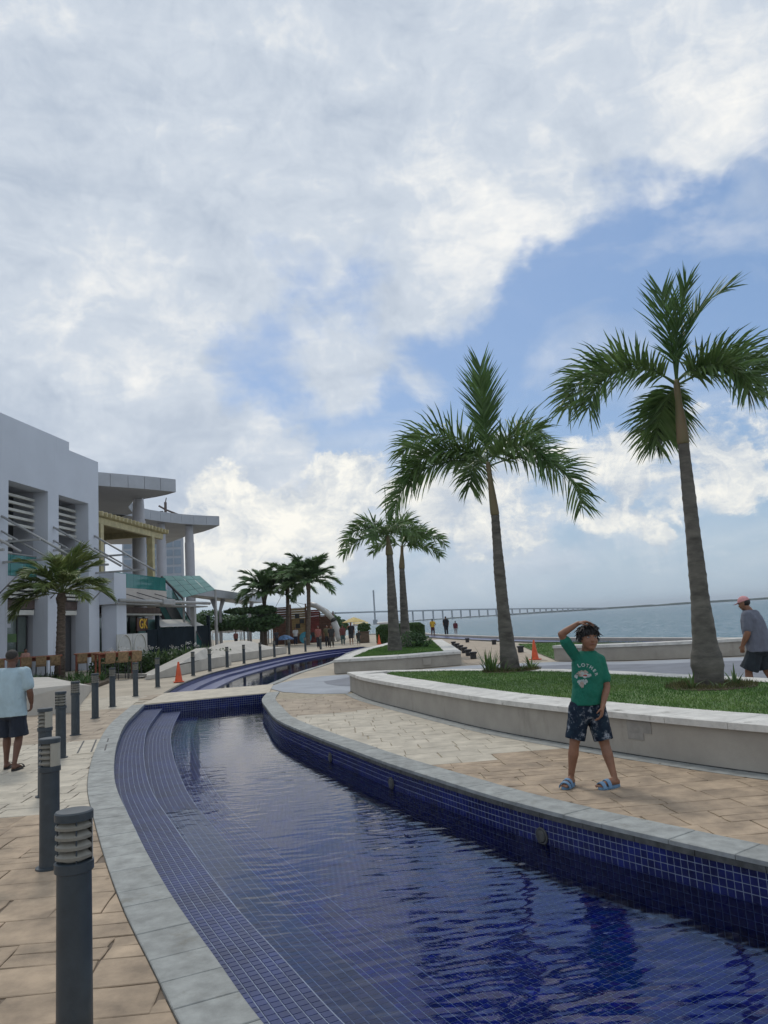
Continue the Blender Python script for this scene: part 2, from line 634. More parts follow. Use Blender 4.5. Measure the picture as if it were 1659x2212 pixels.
M = {}
M['tan'] = mat('tan_stone', (0.335, 0.252, 0.172), 0.8, 0.22, 3.5, 0.9, 13, isl=0.07, stain=((0.17, 0.14, 0.10), 1.6, 0.56, 0.55, (1, 1, 1)), bdist=0.006)
M['tan2'] = mat('pinkish_stone', (0.345, 0.278, 0.205), 0.8, 0.15, 3.0, 0.8, 12, isl=0.05, stain=((0.22, 0.18, 0.14), 1.2, 0.58, 0.5, (1, 1, 1)), bdist=0.006)
M['cream'] = mat('cream_stone', (0.47, 0.42, 0.335), 0.8, 0.14, 3.0, 0.9, 12, isl=0.05, stain=((0.34, 0.29, 0.21), 1.5, 0.57, 0.55, (1, 1, 1)), bdist=0.006)
M['joint'] = mat('paving_joint', (0.155, 0.12, 0.088), 0.9, 0.2, 8)
M['jointc'] = mat('cream_joint', (0.33, 0.28, 0.2), 0.9, 0.2, 8)
M['ground'] = mat('ground_paving', (0.40, 0.345, 0.265), 0.85, 0.12, 0.6, 0.2, 10)
M['coping'] = mat('grey_coping_stone', (0.265, 0.275, 0.262), 0.75, 0.16, 7, 0.3, 40, isl=0.10, stain=((0.15, 0.14, 0.11), 3.0, 0.57, 0.7, (1, 1, 1)))
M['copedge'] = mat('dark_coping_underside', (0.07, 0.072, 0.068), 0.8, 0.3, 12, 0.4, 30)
M['tile'] = mat('cobalt_tile', (0.005, 0.013, 0.150), 0.22, 0.2, 5, isl=0.25, spec=0.5)
M['tile_wall'] = mat('cobalt_wall_tile', (0.007, 0.012, 0.085), 0.2, 0.25, 4, isl=0.3, spec=0.5)
M['tile_ledge'] = mat('worn_blue_tile', (0.014, 0.026, 0.105), 0.34, 0.18, 2.2, isl=0.18, spec=0.3, stain=((0.040, 0.050, 0.105), 1.6, 0.52, 0.6, (1, 1, 1)))
M['grout'] = mat('pale_grout', (0.20, 0.24, 0.32), 0.8, 0.2, 9)
M['pool_plain'] = mat('far_pool_tile', (0.008, 0.014, 0.12), 0.3, 0.2, 5, spec=0.5)
M['ledge_plain'] = mat('far_ledge_tile', (0.045, 0.055, 0.17), 0.35, 0.2, 5, spec=0.5)
M['pool_water'] = water_mat('pool_water', [(1.0, 2.8, 8, 9.0, 1.0, 0.6)], (0.62, 0.74, 0.95), 0.5, dist=0.0012)
M['sea'] = water_mat('sea_water', [(0.5, 1.5, 15, 0.40, 1.0, 0.6), (0.6, 1.5, -10, 1.6, 0.35, 0.5), (1, 1, 0, 0.10, 1.2, 0.3)], (0.5, 0.6, 0.6), 1.0, rough=0.2, body=(0.085, 0.175, 0.215), body_mix=1.0, dist=1.3)
M['plaster'] = mat('planter_plaster', (0.36, 0.33, 0.285), 0.85, 0.08, 1.6, 0.25, 30, stain=((0.22, 0.20, 0.165), 1.4, 0.55, 0.55, (1, 1, 0.35)))
M['cap'] = mat('pale_cap_stone', (0.60, 0.58, 0.535), 0.8, 0.10, 5, 0.3, 40, isl=0.04, stain=((0.17, 0.155, 0.13), 3.4, 0.555, 0.75, (1, 1, 1)))
M['white_conc'] = mat('white_concrete', (0.43, 0.405, 0.36), 0.8, 0.08, 1.5, 0.2, 25, stain=((0.38, 0.36, 0.32), 0.8, 0.6, 0.45, (1, 1, 1)))
M['soil'] = mat('soil', (0.075, 0.055, 0.035), 0.95, 0.4, 12, 0.7, 30)
M['lawn'] = mat('lawn_turf', (0.05, 0.11, 0.026), 0.9, 0.3, 5, 0.5, 60, c2=(0.12, 0.18, 0.05))
M['blade'] = mat('grass_blade', (0.055, 0.145, 0.028), 0.7, 0.3, 1.1, c2=(0.15, 0.24, 0.06), isl=0.4, transl=0.25)
M['dry'] = mat('dry_grass', (0.10, 0.10, 0.035), 0.8, 0.3, 6, isl=0.3, transl=0.2)
M['palm'] = mat('palm_leaf', (0.068, 0.135, 0.042), 0.42, 0.3, 1.6, c2=(0.16, 0.24, 0.078), isl=0.25, transl=0.22, spec=0.4)
M['palmy'] = mat('young_palm_leaf', (0.05, 0.11, 0.03), 0.45, 0.3, 1.6, c2=(0.10, 0.18, 0.05), isl=0.25, transl=0.3, spec=0.4)
M['coco'] = mat('coconut_leaf', (0.10, 0.165, 0.045), 0.5, 0.3, 1.2, c2=(0.26, 0.30, 0.10), isl=0.3, transl=0.25, spec=0.4)
M['farpalm'] = mat('far_palm_leaf', (0.075, 0.14, 0.055), 0.6, 0.3, 1.0, c2=(0.15, 0.24, 0.09), isl=0.3, transl=0.2, spec=0.3)
M['rachis'] = mat('leaf_stalk', (0.09, 0.12, 0.05), 0.5, 0.2, 5)
M['rachisd'] = mat('dark_leaf_stalk', (0.035, 0.055, 0.03), 0.5, 0.2, 5)
M['trunk'] = mat('palm_trunk', (0.115, 0.105, 0.09), 0.85, 0.28, 3, 0.5, 30, stretch=(1, 1, 3), stain=((0.05, 0.05, 0.045), 2.2, 0.54, 0.6, (1, 1, 5)))
M['shaft'] = mat('crown_shaft', (0.20, 0.135, 0.075), 0.6, 0.25, 4, 0.3, 30, c2=(0.13, 0.13, 0.06), stretch=(1, 1, 0.5))
M['cocotrunk'] = mat('coconut_trunk', (0.13, 0.10, 0.075), 0.9, 0.35, 5, 0.7, 30, stretch=(1, 1, 4))
M['leaf'] = mat('shrub_leaf', (0.022, 0.055, 0.016), 0.6, 0.3, 2.0, c2=(0.07, 0.13, 0.035), isl=0.35, transl=0.2)
M['leafd'] = mat('dark_tree_leaf', (0.034, 0.080, 0.028), 0.6, 0.3, 1.2, c2=(0.085, 0.155, 0.05), isl=0.35, transl=0.15)
M['hedge'] = mat('hedge_leaf', (0.035, 0.09, 0.02), 0.6, 0.3, 3.0, c2=(0.08, 0.15, 0.035), isl=0.35, transl=0.2)
M['petal'] = mat('white_petal', (0.6, 0.58, 0.55), 0.6, 0.1)
M['strap'] = mat('strap_leaf', (0.05, 0.11, 0.03), 0.5, 0.3, 3, c2=(0.13, 0.19, 0.06), isl=0.3, transl=0.2)
M['bark'] = mat('tree_bark', (0.08, 0.065, 0.05), 0.9, 0.3, 8, 0.5, 30)
M['boll'] = mat('blue_grey_paint', (0.040, 0.052, 0.062), 0.42, 0.10, 12, 0.10, 120, spec=0.5, stain=((0.075, 0.085, 0.09), 5, 0.62, 0.4, (1, 1, 1)))
M['lens'] = mat('frosted_lamp_lens', (0.36, 0.34, 0.28), 0.3, 0.06, 4, spec=0.6)
M['louvre'] = mat('lamp_louvre', (0.20, 0.19, 0.16), 0.4, 0.08, 10)
M['cone'] = mat('orange_cone', (0.62, 0.095, 0.03), 0.5, 0.12, 6, spec=0.4)
M['greypave'] = mat('grey_paving', (0.30, 0.32, 0.35), 0.8, 0.08, 1.2, 0.3, 20)
M['darkpave'] = mat('dark_grey_paving', (0.17, 0.18, 0.205), 0.8, 0.10, 1.2, 0.3, 20)
M['wall'] = mat('white_wall', (0.58, 0.61, 0.67), 0.8, 0.035, 0.35, 0.1, 20, stain=((0.36, 0.37, 0.40), 0.9, 0.58, 0.55, (2.2, 2.2, 0.12)))
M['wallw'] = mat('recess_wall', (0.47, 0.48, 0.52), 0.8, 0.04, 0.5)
M['trim'] = mat('off_white_metal', (0.56, 0.55, 0.50), 0.5, 0.05, 3)
M['dark'] = mat('dark_interior', (0.03, 0.032, 0.034), 0.6, 0.2, 2)
M['brown'] = mat('brown_cladding', (0.10, 0.07, 0.06), 0.7, 0.2, 3)
M['shopglass'] = mat('shop_glass', (0.05, 0.065, 0.06), 0.08, 0.6, 0.7, c2=(0.12, 0.15, 0.13), spec=0.8)
M['frame'] = mat('dark_frame', (0.035, 0.035, 0.038), 0.5, 0.1)
M['alu'] = mat('aluminium_cladding', (0.40, 0.415, 0.445), 0.45, 0.05, 0.8, spec=0.5)
M['soffit'] = mat('soffit_panel', (0.30, 0.31, 0.33), 0.7, 0.06, 0.6)
M['column'] = mat('painted_column', (0.47, 0.47, 0.50), 0.7, 0.05, 1.0)
M['yellow'] = mat('pale_yellow_timber', (0.45, 0.39, 0.215), 0.6, 0.12, 3)
M['slab'] = mat('beige_slab', (0.50, 0.45, 0.40), 0.8, 0.06, 1)
M['steel'] = mat('grey_steel', (0.34, 0.34, 0.335), 0.45, 0.08, 4, spec=0.5)
M['teal'] = glass_mat('teal_glass', (0.07, 0.30, 0.28), 0.65)
M['tealp'] = mat('pale_teal_glass', (0.15, 0.28, 0.265), 0.5, 0.08, 0.8, spec=0.15)
M['tower'] = mat('tower_curtain_wall', (0.19, 0.24, 0.30), 0.3, 0.1, 0.1, spec=0.6)
M['towerp'] = mat('tower_panel', (0.33, 0.35, 0.39), 0.6, 0.05, 0.1)
M['hoard'] = mat('dark_hoarding', (0.010, 0.017, 0.024), 0.85, 0.2, 1.0, spec=0.08)
M['signy'] = mat('yellow_letter', (0.75, 0.45, 0.03), 0.5, 0.04)
M['signb'] = mat('brown_sign_board', (0.08, 0.035, 0.025), 0.6, 0.1)
M['whitep'] = mat('white_panel', (0.50, 0.50, 0.48), 0.7, 0.06, 2)
M['wicker'] = mat('tan_wicker', (0.26, 0.17, 0.085), 0.7, 0.25, 12, 0.4, 60)
M['redwood'] = mat('red_brown_wood', (0.28, 0.085, 0.045), 0.55, 0.2, 8)
M['woodd'] = mat('weathered_ship_planks', (0.13, 0.065, 0.045), 0.8, 0.3, 3, stretch=(0.6, 0.6, 5))
M['shipred'] = mat('faded_red_panel', (0.20, 0.045, 0.04), 0.7, 0.2, 2)
M['shipyel'] = mat('ochre_panel', (0.27, 0.19, 0.085), 0.7, 0.2, 2)
M['slide'] = mat('steel_slide', (0.50, 0.49, 0.47), 0.35, 0.1, 2, spec=0.6)
M['tent'] = mat('tent_fabric', (0.62, 0.61, 0.58), 0.8, 0.05, 1)
M['brug'] = mat('bridge_concrete', (0.27, 0.30, 0.33), 0.85, 0.08, 0.01)
M['far'] = mat('far_shore_trees', (0.05, 0.075, 0.06), 0.95, 0.3, 0.02, c2=(0.09, 0.12, 0.09))
M['lowboll'] = mat('black_low_light', (0.022, 0.022, 0.026), 0.5, 0.1)
M['umby'] = mat('yellow_parasol', (0.55, 0.42, 0.15), 0.7, 0.1)
M['terracotta'] = mat('clay_pot', (0.12, 0.085, 0.06), 0.8, 0.2)


# ================================================================== curves and the two basins
def catmull(pts, step=0.1):
    P = [Vector((p[0], p[1])) for p in pts]
    P = [2 * P[0] - P[1]] + P + [2 * P[-1] - P[-2]]
    out_ = []
    for i in range(1, len(P) - 2):
        a, b, c, d = P[i - 1], P[i], P[i + 1], P[i + 2]
        n = max(2, int((c - b).length / step))
        for k in range(n):
            t = k / n
            out_.append(0.5 * ((2 * b) + (c - a) * t + (2 * a - 5 * b + 4 * c - d) * t * t + (3 * b - a - 3 * c + d) * t ** 3))
    out_.append(P[-2])
    # even spacing
    res, acc = [out_[0]], 0.0
    for p, q in zip(out_, out_[1:]):
        L_ = (q - p).length
        while acc + L_ >= step:
            f = (step - acc) / L_
            p = p.lerp(q, f)
            res.append(p.copy())
            L_ = (q - p).length
            acc = 0.0
        acc += L_
    res.append(out_[-1])
    return res


def smooth_curve(c, n=12):
    for _ in range(n):
        c = [c[0]] + [(c[i - 1] + 2 * c[i] + c[i + 1]) / 4 for i in range(1, len(c) - 1)] + [c[-1]]
    return c


def normals(c):
    """unit normals pointing to the left of the direction of travel"""
    out_ = []
    for i in range(len(c)):
        t = (c[min(i + 1, len(c) - 1)] - c[max(i - 1, 0)]).normalized()
        out_.append(Vector((-t.y, t.x)))
    return out_


def offset(c, d):
    return [p + n * d for p, n in zip(c, normals(c))]


def clip_half(poly, p, n):
    """keep the part of poly where (x-p).n >= 0"""
    out_ = []
    for i in range(len(poly)):
        a, b = poly[i], poly[(i + 1) % len(poly)]
        da, db = (a - p).dot(n), (b - p).dot(n)
        if da >= 0: out_.append(a)
        if (da >= 0) != (db >= 0):
            out_.append(a.lerp(b, da / (da - db)))
    return out_


def inside(pt, poly):
    x, y = pt[0], pt[1]
    r = False
    j = len(poly) - 1
    for i in range(len(poly)):
        xi, yi, xj, yj = poly[i][0], poly[i][1], poly[j][0], poly[j][1]
        if (yi > y) != (yj > y) and x < (xj - xi) * (y - yi) / (yj - yi) + xi:
            r = not r
        j = i
    return r


# near basin: both edges run from behind the camera's right up to the crossing walkway
L_IN = smooth_curve(catmull([(3.6, -1.0), (2.4, -0.15), (1.35, 0.75), (0.55, 1.72), (-0.08, 2.62), (-0.65, 3.52), (-0.97, 4.15), (-1.45, 5.08), (-1.95, 6.14), (-2.51, 7.39),
                (-3.25, 9.1), (-3.92, 10.95), (-4.59, 13.02), (-5.31, 15.56), (-6.13, 19.23)], 0.1))
R_IN = smooth_curve(catmull([(6.2, 1.35), (5.1, 2.1), (4.1, 2.95), (3.15, 4.0), (2.3, 5.12), (1.66, 6.03), (1.17, 6.80), (0.78, 7.50), (0.36, 8.35), (-0.1, 9.30), (-0.66, 10.60),
                (-1.4, 12.36), (-2.16, 14.37), (-2.69, 16.54), (-3.12, 18.5), (-3.30, 20.45)], 0.1))
COP = 0.30
Z_W, Z_L1, Z_L2, Z_L3, Z_F = -0.272, -0.13, -0.235, -0.40, -0.56
L_OUT, R_OUT = offset(L_IN, COP), offset(R_IN, -COP)
near_hole = L_IN + R_IN[::-1]
near_outer = L_OUT + R_OUT[::-1]
FL_IN = smooth_curve(catmull([(-6.56, 22.57), (-7.12, 26.74), (-7.38, 31.74), (-7.22, 35.1), (-6.82, 40.4), (-6.05, 46.33), (-4.71, 51.34), (-3.33, 53.6), (-1.98, 54.9)], 0.3), 4)
FR_IN = smooth_curve(catmull([(-3.80, 23.45), (-3.72, 24.69), (-3.63, 27.49), (-3.38, 30.1), (-3.04, 32.88), (-2.75, 36.9), (-2.6, 45), (-1.9, 52.0), (-1.6, 53.4)], 0.3), 4)
far_hole = FL_IN + FR_IN[::-1]

SEA_EDGE = [(3, 96), (4.4, 78), (6.9, 60), (9.6, 46), (12.3, 37.5), (16.5, 24), (22, 8), (30, -14), (42, -40)]
land = [(-3000, -400), (60, -400)] + SEA_EDGE[::-1] + [(-2, 108), (-14, 122), (-34, 150), (-80, 330), (-200, 700), (-900, 1600), (-3000, 2400)]

# ---------------------------------------------------------------- ground, sea
sea = MB().sheet([[(-9000, -900), (9000, -900), (9000, 14000), (-9000, 14000)]], -2.2).build('sea', M['sea'])
tag(sea, kind='structure')
g = MB().sheet([land, [tuple(p) for p in near_hole], [tuple(p) for p in far_hole]], -0.016).build('ground', M['ground'], kind='structure')
# the quay wall down into the water
mb = MB()
edge = land[2:]
for a, b in zip(edge, edge[1:]):
    k = len(mb.v)
    mb.v += [(a[0], a[1], -0.016), (b[0], b[1], -0.016), (b[0], b[1], -6), (a[0], a[1], -6)]
    mb.f.append((k, k + 1, k + 2, k + 3))
mb.build('quay_wall', M['plaster'], kind='structure')

# ---------------------------------------------------------------- planter outlines (needed to clip the paving)
P1_FRONT = smooth_curve(catmull([(-1.10, 19.42), (-0.62, 17.2), (0.30, 14.4), (1.28, 11.65), (2.11, 9.90), (2.86, 8.52), (3.47, 7.57), (4.5, 6.2), (5.8, 4.9), (7.4, 3.8)], 0.15), 6)
P1_BACK = smooth_curve(catmull([(-1.06, 19.50), (-0.34, 19.20), (0.9, 18.45), (1.83, 17.76), (3.08, 16.5), (4.01, 15.03), (5.0, 12.9), (5.62, 11.6), (6.7, 9.6), (8.0, 7.7), (9.6, 6.2)], 0.15), 6)
P1 = P1_FRONT + P1_BACK[::-1]
P2 = [Vector(p) for p in ((-2.02, 26.62), (0.15, 26.5), (2.38, 27.35), (2.8, 44.0), (-0.2, 44.0), (-1.5, 34.5))]
CIRC_C = Vector((2.2, 25.0))

# ---------------------------------------------------------------- stone paving
paving_root = empty('promenade_paving', (0, 0, 0), kind='structure')
ANG = R(5.0)
ca, sa = cos(ANG), sin(ANG)


def rot2(x, y):
    return Vector((x * ca - y * sa, x * sa + y * ca))


stones = []          # (distance, polygon, material key)
yrow = 2.0
rs = random.Random(11)
sideL = [Vector(p) for p in L_OUT]
sideR = [Vector(p) for p in R_OUT]
nL, nR = normals(L_OUT), normals(R_OUT)
nP = normals(P1_FRONT)


def nearest(c, p):
    bi, bd = 0, 1e9
    for i in range(0, len(c), 3):
        d = (c[i] - p).length_squared
        if d < bd: bi, bd = i, d
    lo, hi = max(0, bi - 3), min(len(c), bi + 4)
    for i in range(lo, hi):
        d = (c[i] - p).length_squared
        if d < bd: bi, bd = i, d
    return bi, sqrt(bd)


def tone(p):
    """colour band of the paving at a point"""
    left = p.x < -1.2 - (p.y - 4) * 0.33
    if left:
        if p.y < 7.8: return 'tan'
        if p.y < 13.0: return 'cream'
        if p.y < 18.6: return 'tan2'
        if p.y < 22.9: return 'cream'
        return 'tan2'
    # right side bands run a little askew
    u = p.y - 0.29 * (p.x + 0.3)
    if u < 8.95: return 'tan'
    if u < 15.2: return 'cream'
    return 'tan2'


while yrow < 30:
    h = rs.uniform(0.30, 0.42)
    x = -13.0 + rs.uniform(0, .5)
    while x < 11:
        w = rs.uniform(0.32, 0.70)
        cells = [(x, x + w, yrow, yrow + h)]
        if rs.random() < 0.28:
            m_ = yrow + h * rs.uniform(0.4, 0.6)
            cells = [(x, x + w, yrow, m_), (x, x + w, m_, yrow + h)]
        elif rs.random() < 0.2 and w > 0.55:
            xm = x + w * rs.uniform(0.4, 0.6)
            cells = [(x, xm, yrow, yrow + h), (xm, x + w, yrow, yrow + h)]
        for (a, b, c, d) in cells:
            g_ = 0.005
            j = lambda: rs.uniform(-0.011, 0.011)
            poly = [rot2(a + g_ + j(), c + g_ + j()), rot2((a + b) / 2, c + g_ + j() * .7), rot2(b - g_ + j(), c + g_ + j()), rot2(b - g_ + j() * .7, (c + d) / 2),
                    rot2(b - g_ + j(), d - g_ + j()), rot2((a + b) / 2, d - g_ + j() * .7), rot2(a + g_ + j(), d - g_ + j()), rot2(a + g_ + j() * .7, (c + d) / 2)]
            ctr = rot2((a + b) / 2, (c + d) / 2)
            if ctr.y < 2.2 or ctr.y > 26 or ctr.x > 10: continue
            if (ctr.x - 0) ** 2 + ctr.y ** 2 < 1.0: continue
            # only what lies in front of the lens, with a margin
            if abs(ctr.x) > 0.62 * ctr.y + 2.5: continue
            if inside(ctr, P1) and nearest(P1_FRONT, ctr)[1] > 0.6: continue
            if 18.4 < ctr.y and ctr.x > -3.6 + 0.0 and ctr.x > -9: 
                if ctr.x > -3.7: continue
            il, dl = nearest(sideL, ctr)
            ir, dr = nearest(sideR, ctr)
            onR = ctr.y < 24 and (ctr - sideR[ir]).dot(nR[ir]) < 0.8 and dr < 9 and not (ctr - sideL[il]).dot(nL[il]) > 0
            if inside(ctr, near_outer) and dl > 0.6 and dr > 0.6: continue
            if dl < 1.0: poly = clip_half(poly, sideL[il] + nL[il] * 0.004, nL[il])
            if len(poly) > 2 and dr < 1.0 and ctr.y < 20.5: poly = clip_half(poly, sideR[ir] - nR[ir] * 0.004, -nR[ir])
            ip, dp_ = nearest(P1_FRONT, ctr)
            if len(poly) > 2 and dp_ < 1.0: poly = clip_half(poly, P1_FRONT[ip] - nP[ip] * 0.02, -nP[ip])
            if len(poly) < 3: continue
            ar = 0.5 * abs(sum(poly[i].x * poly[(i + 1) % len(poly)].y - poly[(i + 1) % len(poly)].x * poly[i].y for i in range(len(poly))))
            if ar < 0.006: continue
            cc = sum(poly, Vector((0, 0))) / len(poly)
            if inside(cc, near_outer) or inside(cc, P1) or inside(cc, far_hole): continue
            if cc.y > 22.3: continue
            if cc.y > 19.2 and cc.x > -6.4: continue
            stones.append((cc.length, poly, tone(cc), cc))
        x += w
    yrow += h


def stone_mesh(mb, poly, z0, z1, bev=0.006):
    c = sum(poly, Vector((0, 0))) / len(poly)
    n = len(poly)
    a = sum(poly[i].x * poly[(i + 1) % n].y - poly[(i + 1) % n].x * poly[i].y for i in range(n))
    if a < 0: poly = poly[::-1]
    inn = []
    for p in poly:
        d = c - p
        inn.append(p + d * min(0.3, bev / max(d.length, 0.02)))
    vs = [(p.x, p.y, z0) for p in poly] + [(p.x, p.y, z1 - bev * 0.6) for p in poly] + [(p.x, p.y, z1) for p in inn]
    fs = [tuple(2 * n + i for i in range(n))]
    for i in range(n):
        k = (i + 1) % n
        fs.append((i, k, n + k, n + i))
        fs.append((n + i, n + k, 2 * n + k, 2 * n + i))
    mb.add(vs, fs)


stones.sort(key=lambda s: s[0])
for d_, poly, tn, cc in stones[:300]:
    mb = MB()
    stone_mesh(mb, poly, -0.012, rs.uniform(-0.0015, 0.0015))
    mb.build('paving_stone', M[tn], paving_root)
for tn in ('tan', 'tan2', 'cream'):
    mb = MB()
    for d_, poly, t2, cc in stones[300:]:
        if t2 == tn: stone_mesh(mb, poly, -0.012, rs.uniform(-0.001, 0.001))
    if mb.v: mb.build('further_paving', M[tn], paving_root, kind='stuff')
# joint bed under the stones
bed = MB()
bed.sheet([[(-12, -3), (3.9, -1.4)] + [tuple(p) for p in L_IN[1:]] + [(-6.2, 19.3), (-12, 19.0)]], -0.011)
bed.build('joint_bed', M['joint'], paving_root)
bed = MB()
bed.sheet([[tuple(p) for p in R_IN] + [(-3.3, 20.4), (-1.2, 20.4)] + [tuple(p) for p in P1_FRONT]], -0.0105)
bed.build('joint_bed', M['jointc'], paving_root)

# crossing walkway between the two basins
wk = MB()
wk.prism([(-6.22, 19.30), (-3.28, 20.52), (-3.62, 23.50), (-6.60, 22.55)], -0.14, 0.004)
wk.build('crossing_walkway', M['cream'], kind='structure')

# light grey ring and dark centre of the round plaza, grey road beyond the planters
MB().sheet([[(-3.62, 22.3), (-3.45, 24.0), (-3.0, 25.2), (-2.35, 25.9), (-1.4, 26.0), (0.2, 25.9), (2.6, 26.7), (5.3, 25.9), (7.0, 24.1), (10.7, 22.7), (16, 22.6), (17, 14), (9.5, 6.3), (8.0, 7.75), (6.6, 9.7), (5.0, 13.0), (4.0, 15.1), (3.0, 16.6), (1.8, 17.8), (-0.3, 19.2), (-1.1, 19.4), (-1.15, 18.9), (-2.02, 19.4), (-2.92, 20.5)]],
           -0.004).build('plaza_ring', M['greypave'], kind='structure')
MB().sheet([[(-2.1, 23.3), (-1.9, 22.2), (-1.5, 21.4), (-0.9, 20.7), (1.0, 19.3), (3.2, 17.6), (4.6, 15.6), (5.7, 13.4), (6.6, 11.6), (9.0, 8.8), (15.5, 16), (15, 20.8), (10.4, 21.3), (7.4, 22.3), (5.2, 24.2), (2.6, 25.1), (0.2, 24.9), (-1.3, 24.6)]],
           0.001).build('plaza_centre', M['darkpave'], kind='structure')
# pinkish path to the sea between the two far planters
MB().sheet([[(2.6, 27.2), (5.3, 26.9), (6.2, 44), (5.6, 58), (3.2, 66), (2.9, 44.2)]], -0.006).build('path', M['tan2'], kind='structure')
# grey gutter at the foot of the long planter
gut = [tuple(p) for p in P1_FRONT[4:]] + [tuple(p) for p in offset(P1_FRONT, -0.22)[4:]][::-1]
MB().sheet([gut], 0.0035).build('drain_channel', M['coping'], kind='structure')

# slot drain cover in the left paving
dr = empty('slot_drain', (-4.76, 12.4, 0), R(18), 'cream drain cover with three dark slots beside the grey pool edge', 'drain cover')
MB().bevbox(-0.26, 0.26, -0.80, 0.80, -0.01, 0.008, 0.003).build('cover', M['cream'], dr)
for k in (-0.19, 0.0, 0.19):
    MB().box(k - 0.012, k + 0.012, -0.72, 0.72, 0.0085, 0.0105).build('slot', M['dark'], dr)


# ---------------------------------------------------------------- basin builders
def strip_stones(root, c, d0, d1, z0, z1, length, m, name, jit=0.0, start=0):
    n = max(1, int(round(length / (c[1] - c[0]).length)))
    a, b = offset(c, d0), offset(c, d1)
    i = start
    while i < len(c) - 1:
        j = min(i + n + (rs.randint(-1, 1) if jit else 0), len(c) - 1)
        pa, pb = a[i:j + 1], b[i:j + 1]
        if len(pa) > 1:
            ta = (pa[1] - pa[0]).normalized() * 0.004
            pa = [pa[0] + ta] + pa[1:-1:max(1, len(pa) // 3)] + [pa[-1] - ta * 0.5]
            tb = (pb[1] - pb[0]).normalized() * 0.004
            pb = [pb[0] + tb] + pb[1:-1:max(1, len(pb) // 3)] + [pb[-1] - tb * 0.5]
            mb = MB()
            stone_mesh(mb, pa + pb[::-1], z0, z1 + rs.uniform(-jit, jit), 0.006)
            mb.build(name, m, root)
        i = j


pool = empty('pool_basin', (0, 0, 0), kind='structure')
strip_stones(pool, L_IN, 0.0, COP, -0.05, 0.010, 0.42, M['coping'], 'coping_stone', 0.0015)
strip_stones(pool, R_IN, -COP, 0.02, -0.02, 0.014, 0.46, M['coping'], 'coping_stone', 0.0015)
strip_stones(pool, R_IN, -0.05, 0.018, -0.062, -0.021, 0.46, M['copedge'], 'dark_lip')  # separate dark strip just below the right coping edge

# shell: grout-coloured bodies on which the tiles sit
S1, S2, S3 = 0.40, 0.84, 1.25


def Z2(p):
    t = max(0.0, min(1.0, (13.0 - p[1]) / 8.0))
    return Z_L2 - 0.075 * t * t * (3 - 2 * t)


def zv(z, p):
    return z(p) if callable(z) else z


l0, l1, l2, l3 = L_IN, offset(L_IN, -S1), offset(L_IN, -S2), offset(L_IN, -S3)


def band(mb, a, b, za, zb):
    n = len(a)
    k = len(mb.v)
    mb.v += [(p[0], p[1], zv(za, p)) for p in a] + [(p[0], p[1], zv(zb, p)) for p in b]
    for i in range(n - 1):
        mb.f.append((k + i, k + n + i, k + n + i + 1, k + i + 1))


mb = MB()
band(mb, l0, l0, -0.012, Z_L1)
band(mb, l0, l1, Z_L1, Z_L1)
band(mb, l1, l1, Z_L1, Z2)
band(mb, l1, l2, Z2, Z2)
band(mb, l2, l2, Z2, Z_L3)
band(mb, l2, l3, Z_L3, Z_L3)
band(mb, l3, l3, Z_L3, Z_F)
band(mb, R_IN[::-1], R_IN[::-1], -0.012, Z_F)
mb.sheet([[tuple(p) for p in near_hole]], Z_F)
a, b = L_IN[-1], R_IN[-1]
k = len(mb.v)
mb.v += [(a.x, a.y, -0.012), (b.x, b.y, -0.012), (b.x, b.y, Z_F), (a.x, a.y, Z_F)]
mb.f.append((k, k + 1, k + 2, k + 3))
a, b = L_IN[0], R_IN[0]
k = len(mb.v)
mb.v += [(a.x, a.y, -0.012), (b.x, b.y, -0.012), (b.x, b.y, Z_F), (a.x, a.y, Z_F)]
mb.f.append((k + 3, k + 2, k + 1, k))
mb.build('pool_shell', M['grout'], pool)

TP, TG = 0.056, 0.0052
T = TP - TG
tiles = []       # (pos, u, v, n, su, sv, key)


def lay_band(c, d0, d1, z, key, pitch=TP, bond=True):
    """tiles along an offset strip of curve c (d measured to the right = negative offset)"""
    rows = int((d1 - d0) / pitch)
    pw = (d1 - d0) / rows
    for r in range(rows):
        cc = offset(c, -(d0 + (r + 0.5) * pw))
        s, nxt = 0.0, (0.5 * pitch if (bond and r % 2) else 0.0)
        for p, q in zip(cc, cc[1:]):
            L_ = (q - p).length
            while nxt < s + L_:
                f = (nxt - s) / L_
                pt = p.lerp(q, f)
                t = (q - p).normalized()
                tiles.append(((pt.x, pt.y, zv(z, pt)), Vector((t.x, t.y, 0)), Vector((-t.y, t.x, 0)), Vector((0, 0, 1)), T, pw - TG, key))
                nxt += pitch
            s += L_


def lay_wall(c, z0, z1, side, key, inset=0.0):
    q0 = c[0]
    rows = max(1, int(round((zv(z1, c[-1]) - zv(z0, c[-1])) / TP)))
    for r in range(rows):
        s, nxt = 0.0, 0.0
        for p, q in zip(c, c[1:]):
            L_ = (q - p).length
            while nxt < s + L_:
                pt = p.lerp(q, (nxt - s) / L_)
                t = (q - p).normalized()
                n = Vector((-t.y, t.x, 0)) * side
                za, zb = zv(z0, pt) + 0.003, zv(z1, pt)
                ph = (zb - za) / rows
                tiles.append(((pt.x + n.x * inset, pt.y + n.y * inset, za + (r + 0.5) * ph), Vector((t.x, t.y, 0)), Vector((0, 0, 1)), n, T, ph - TG, key))
                nxt += TP
            s += L_


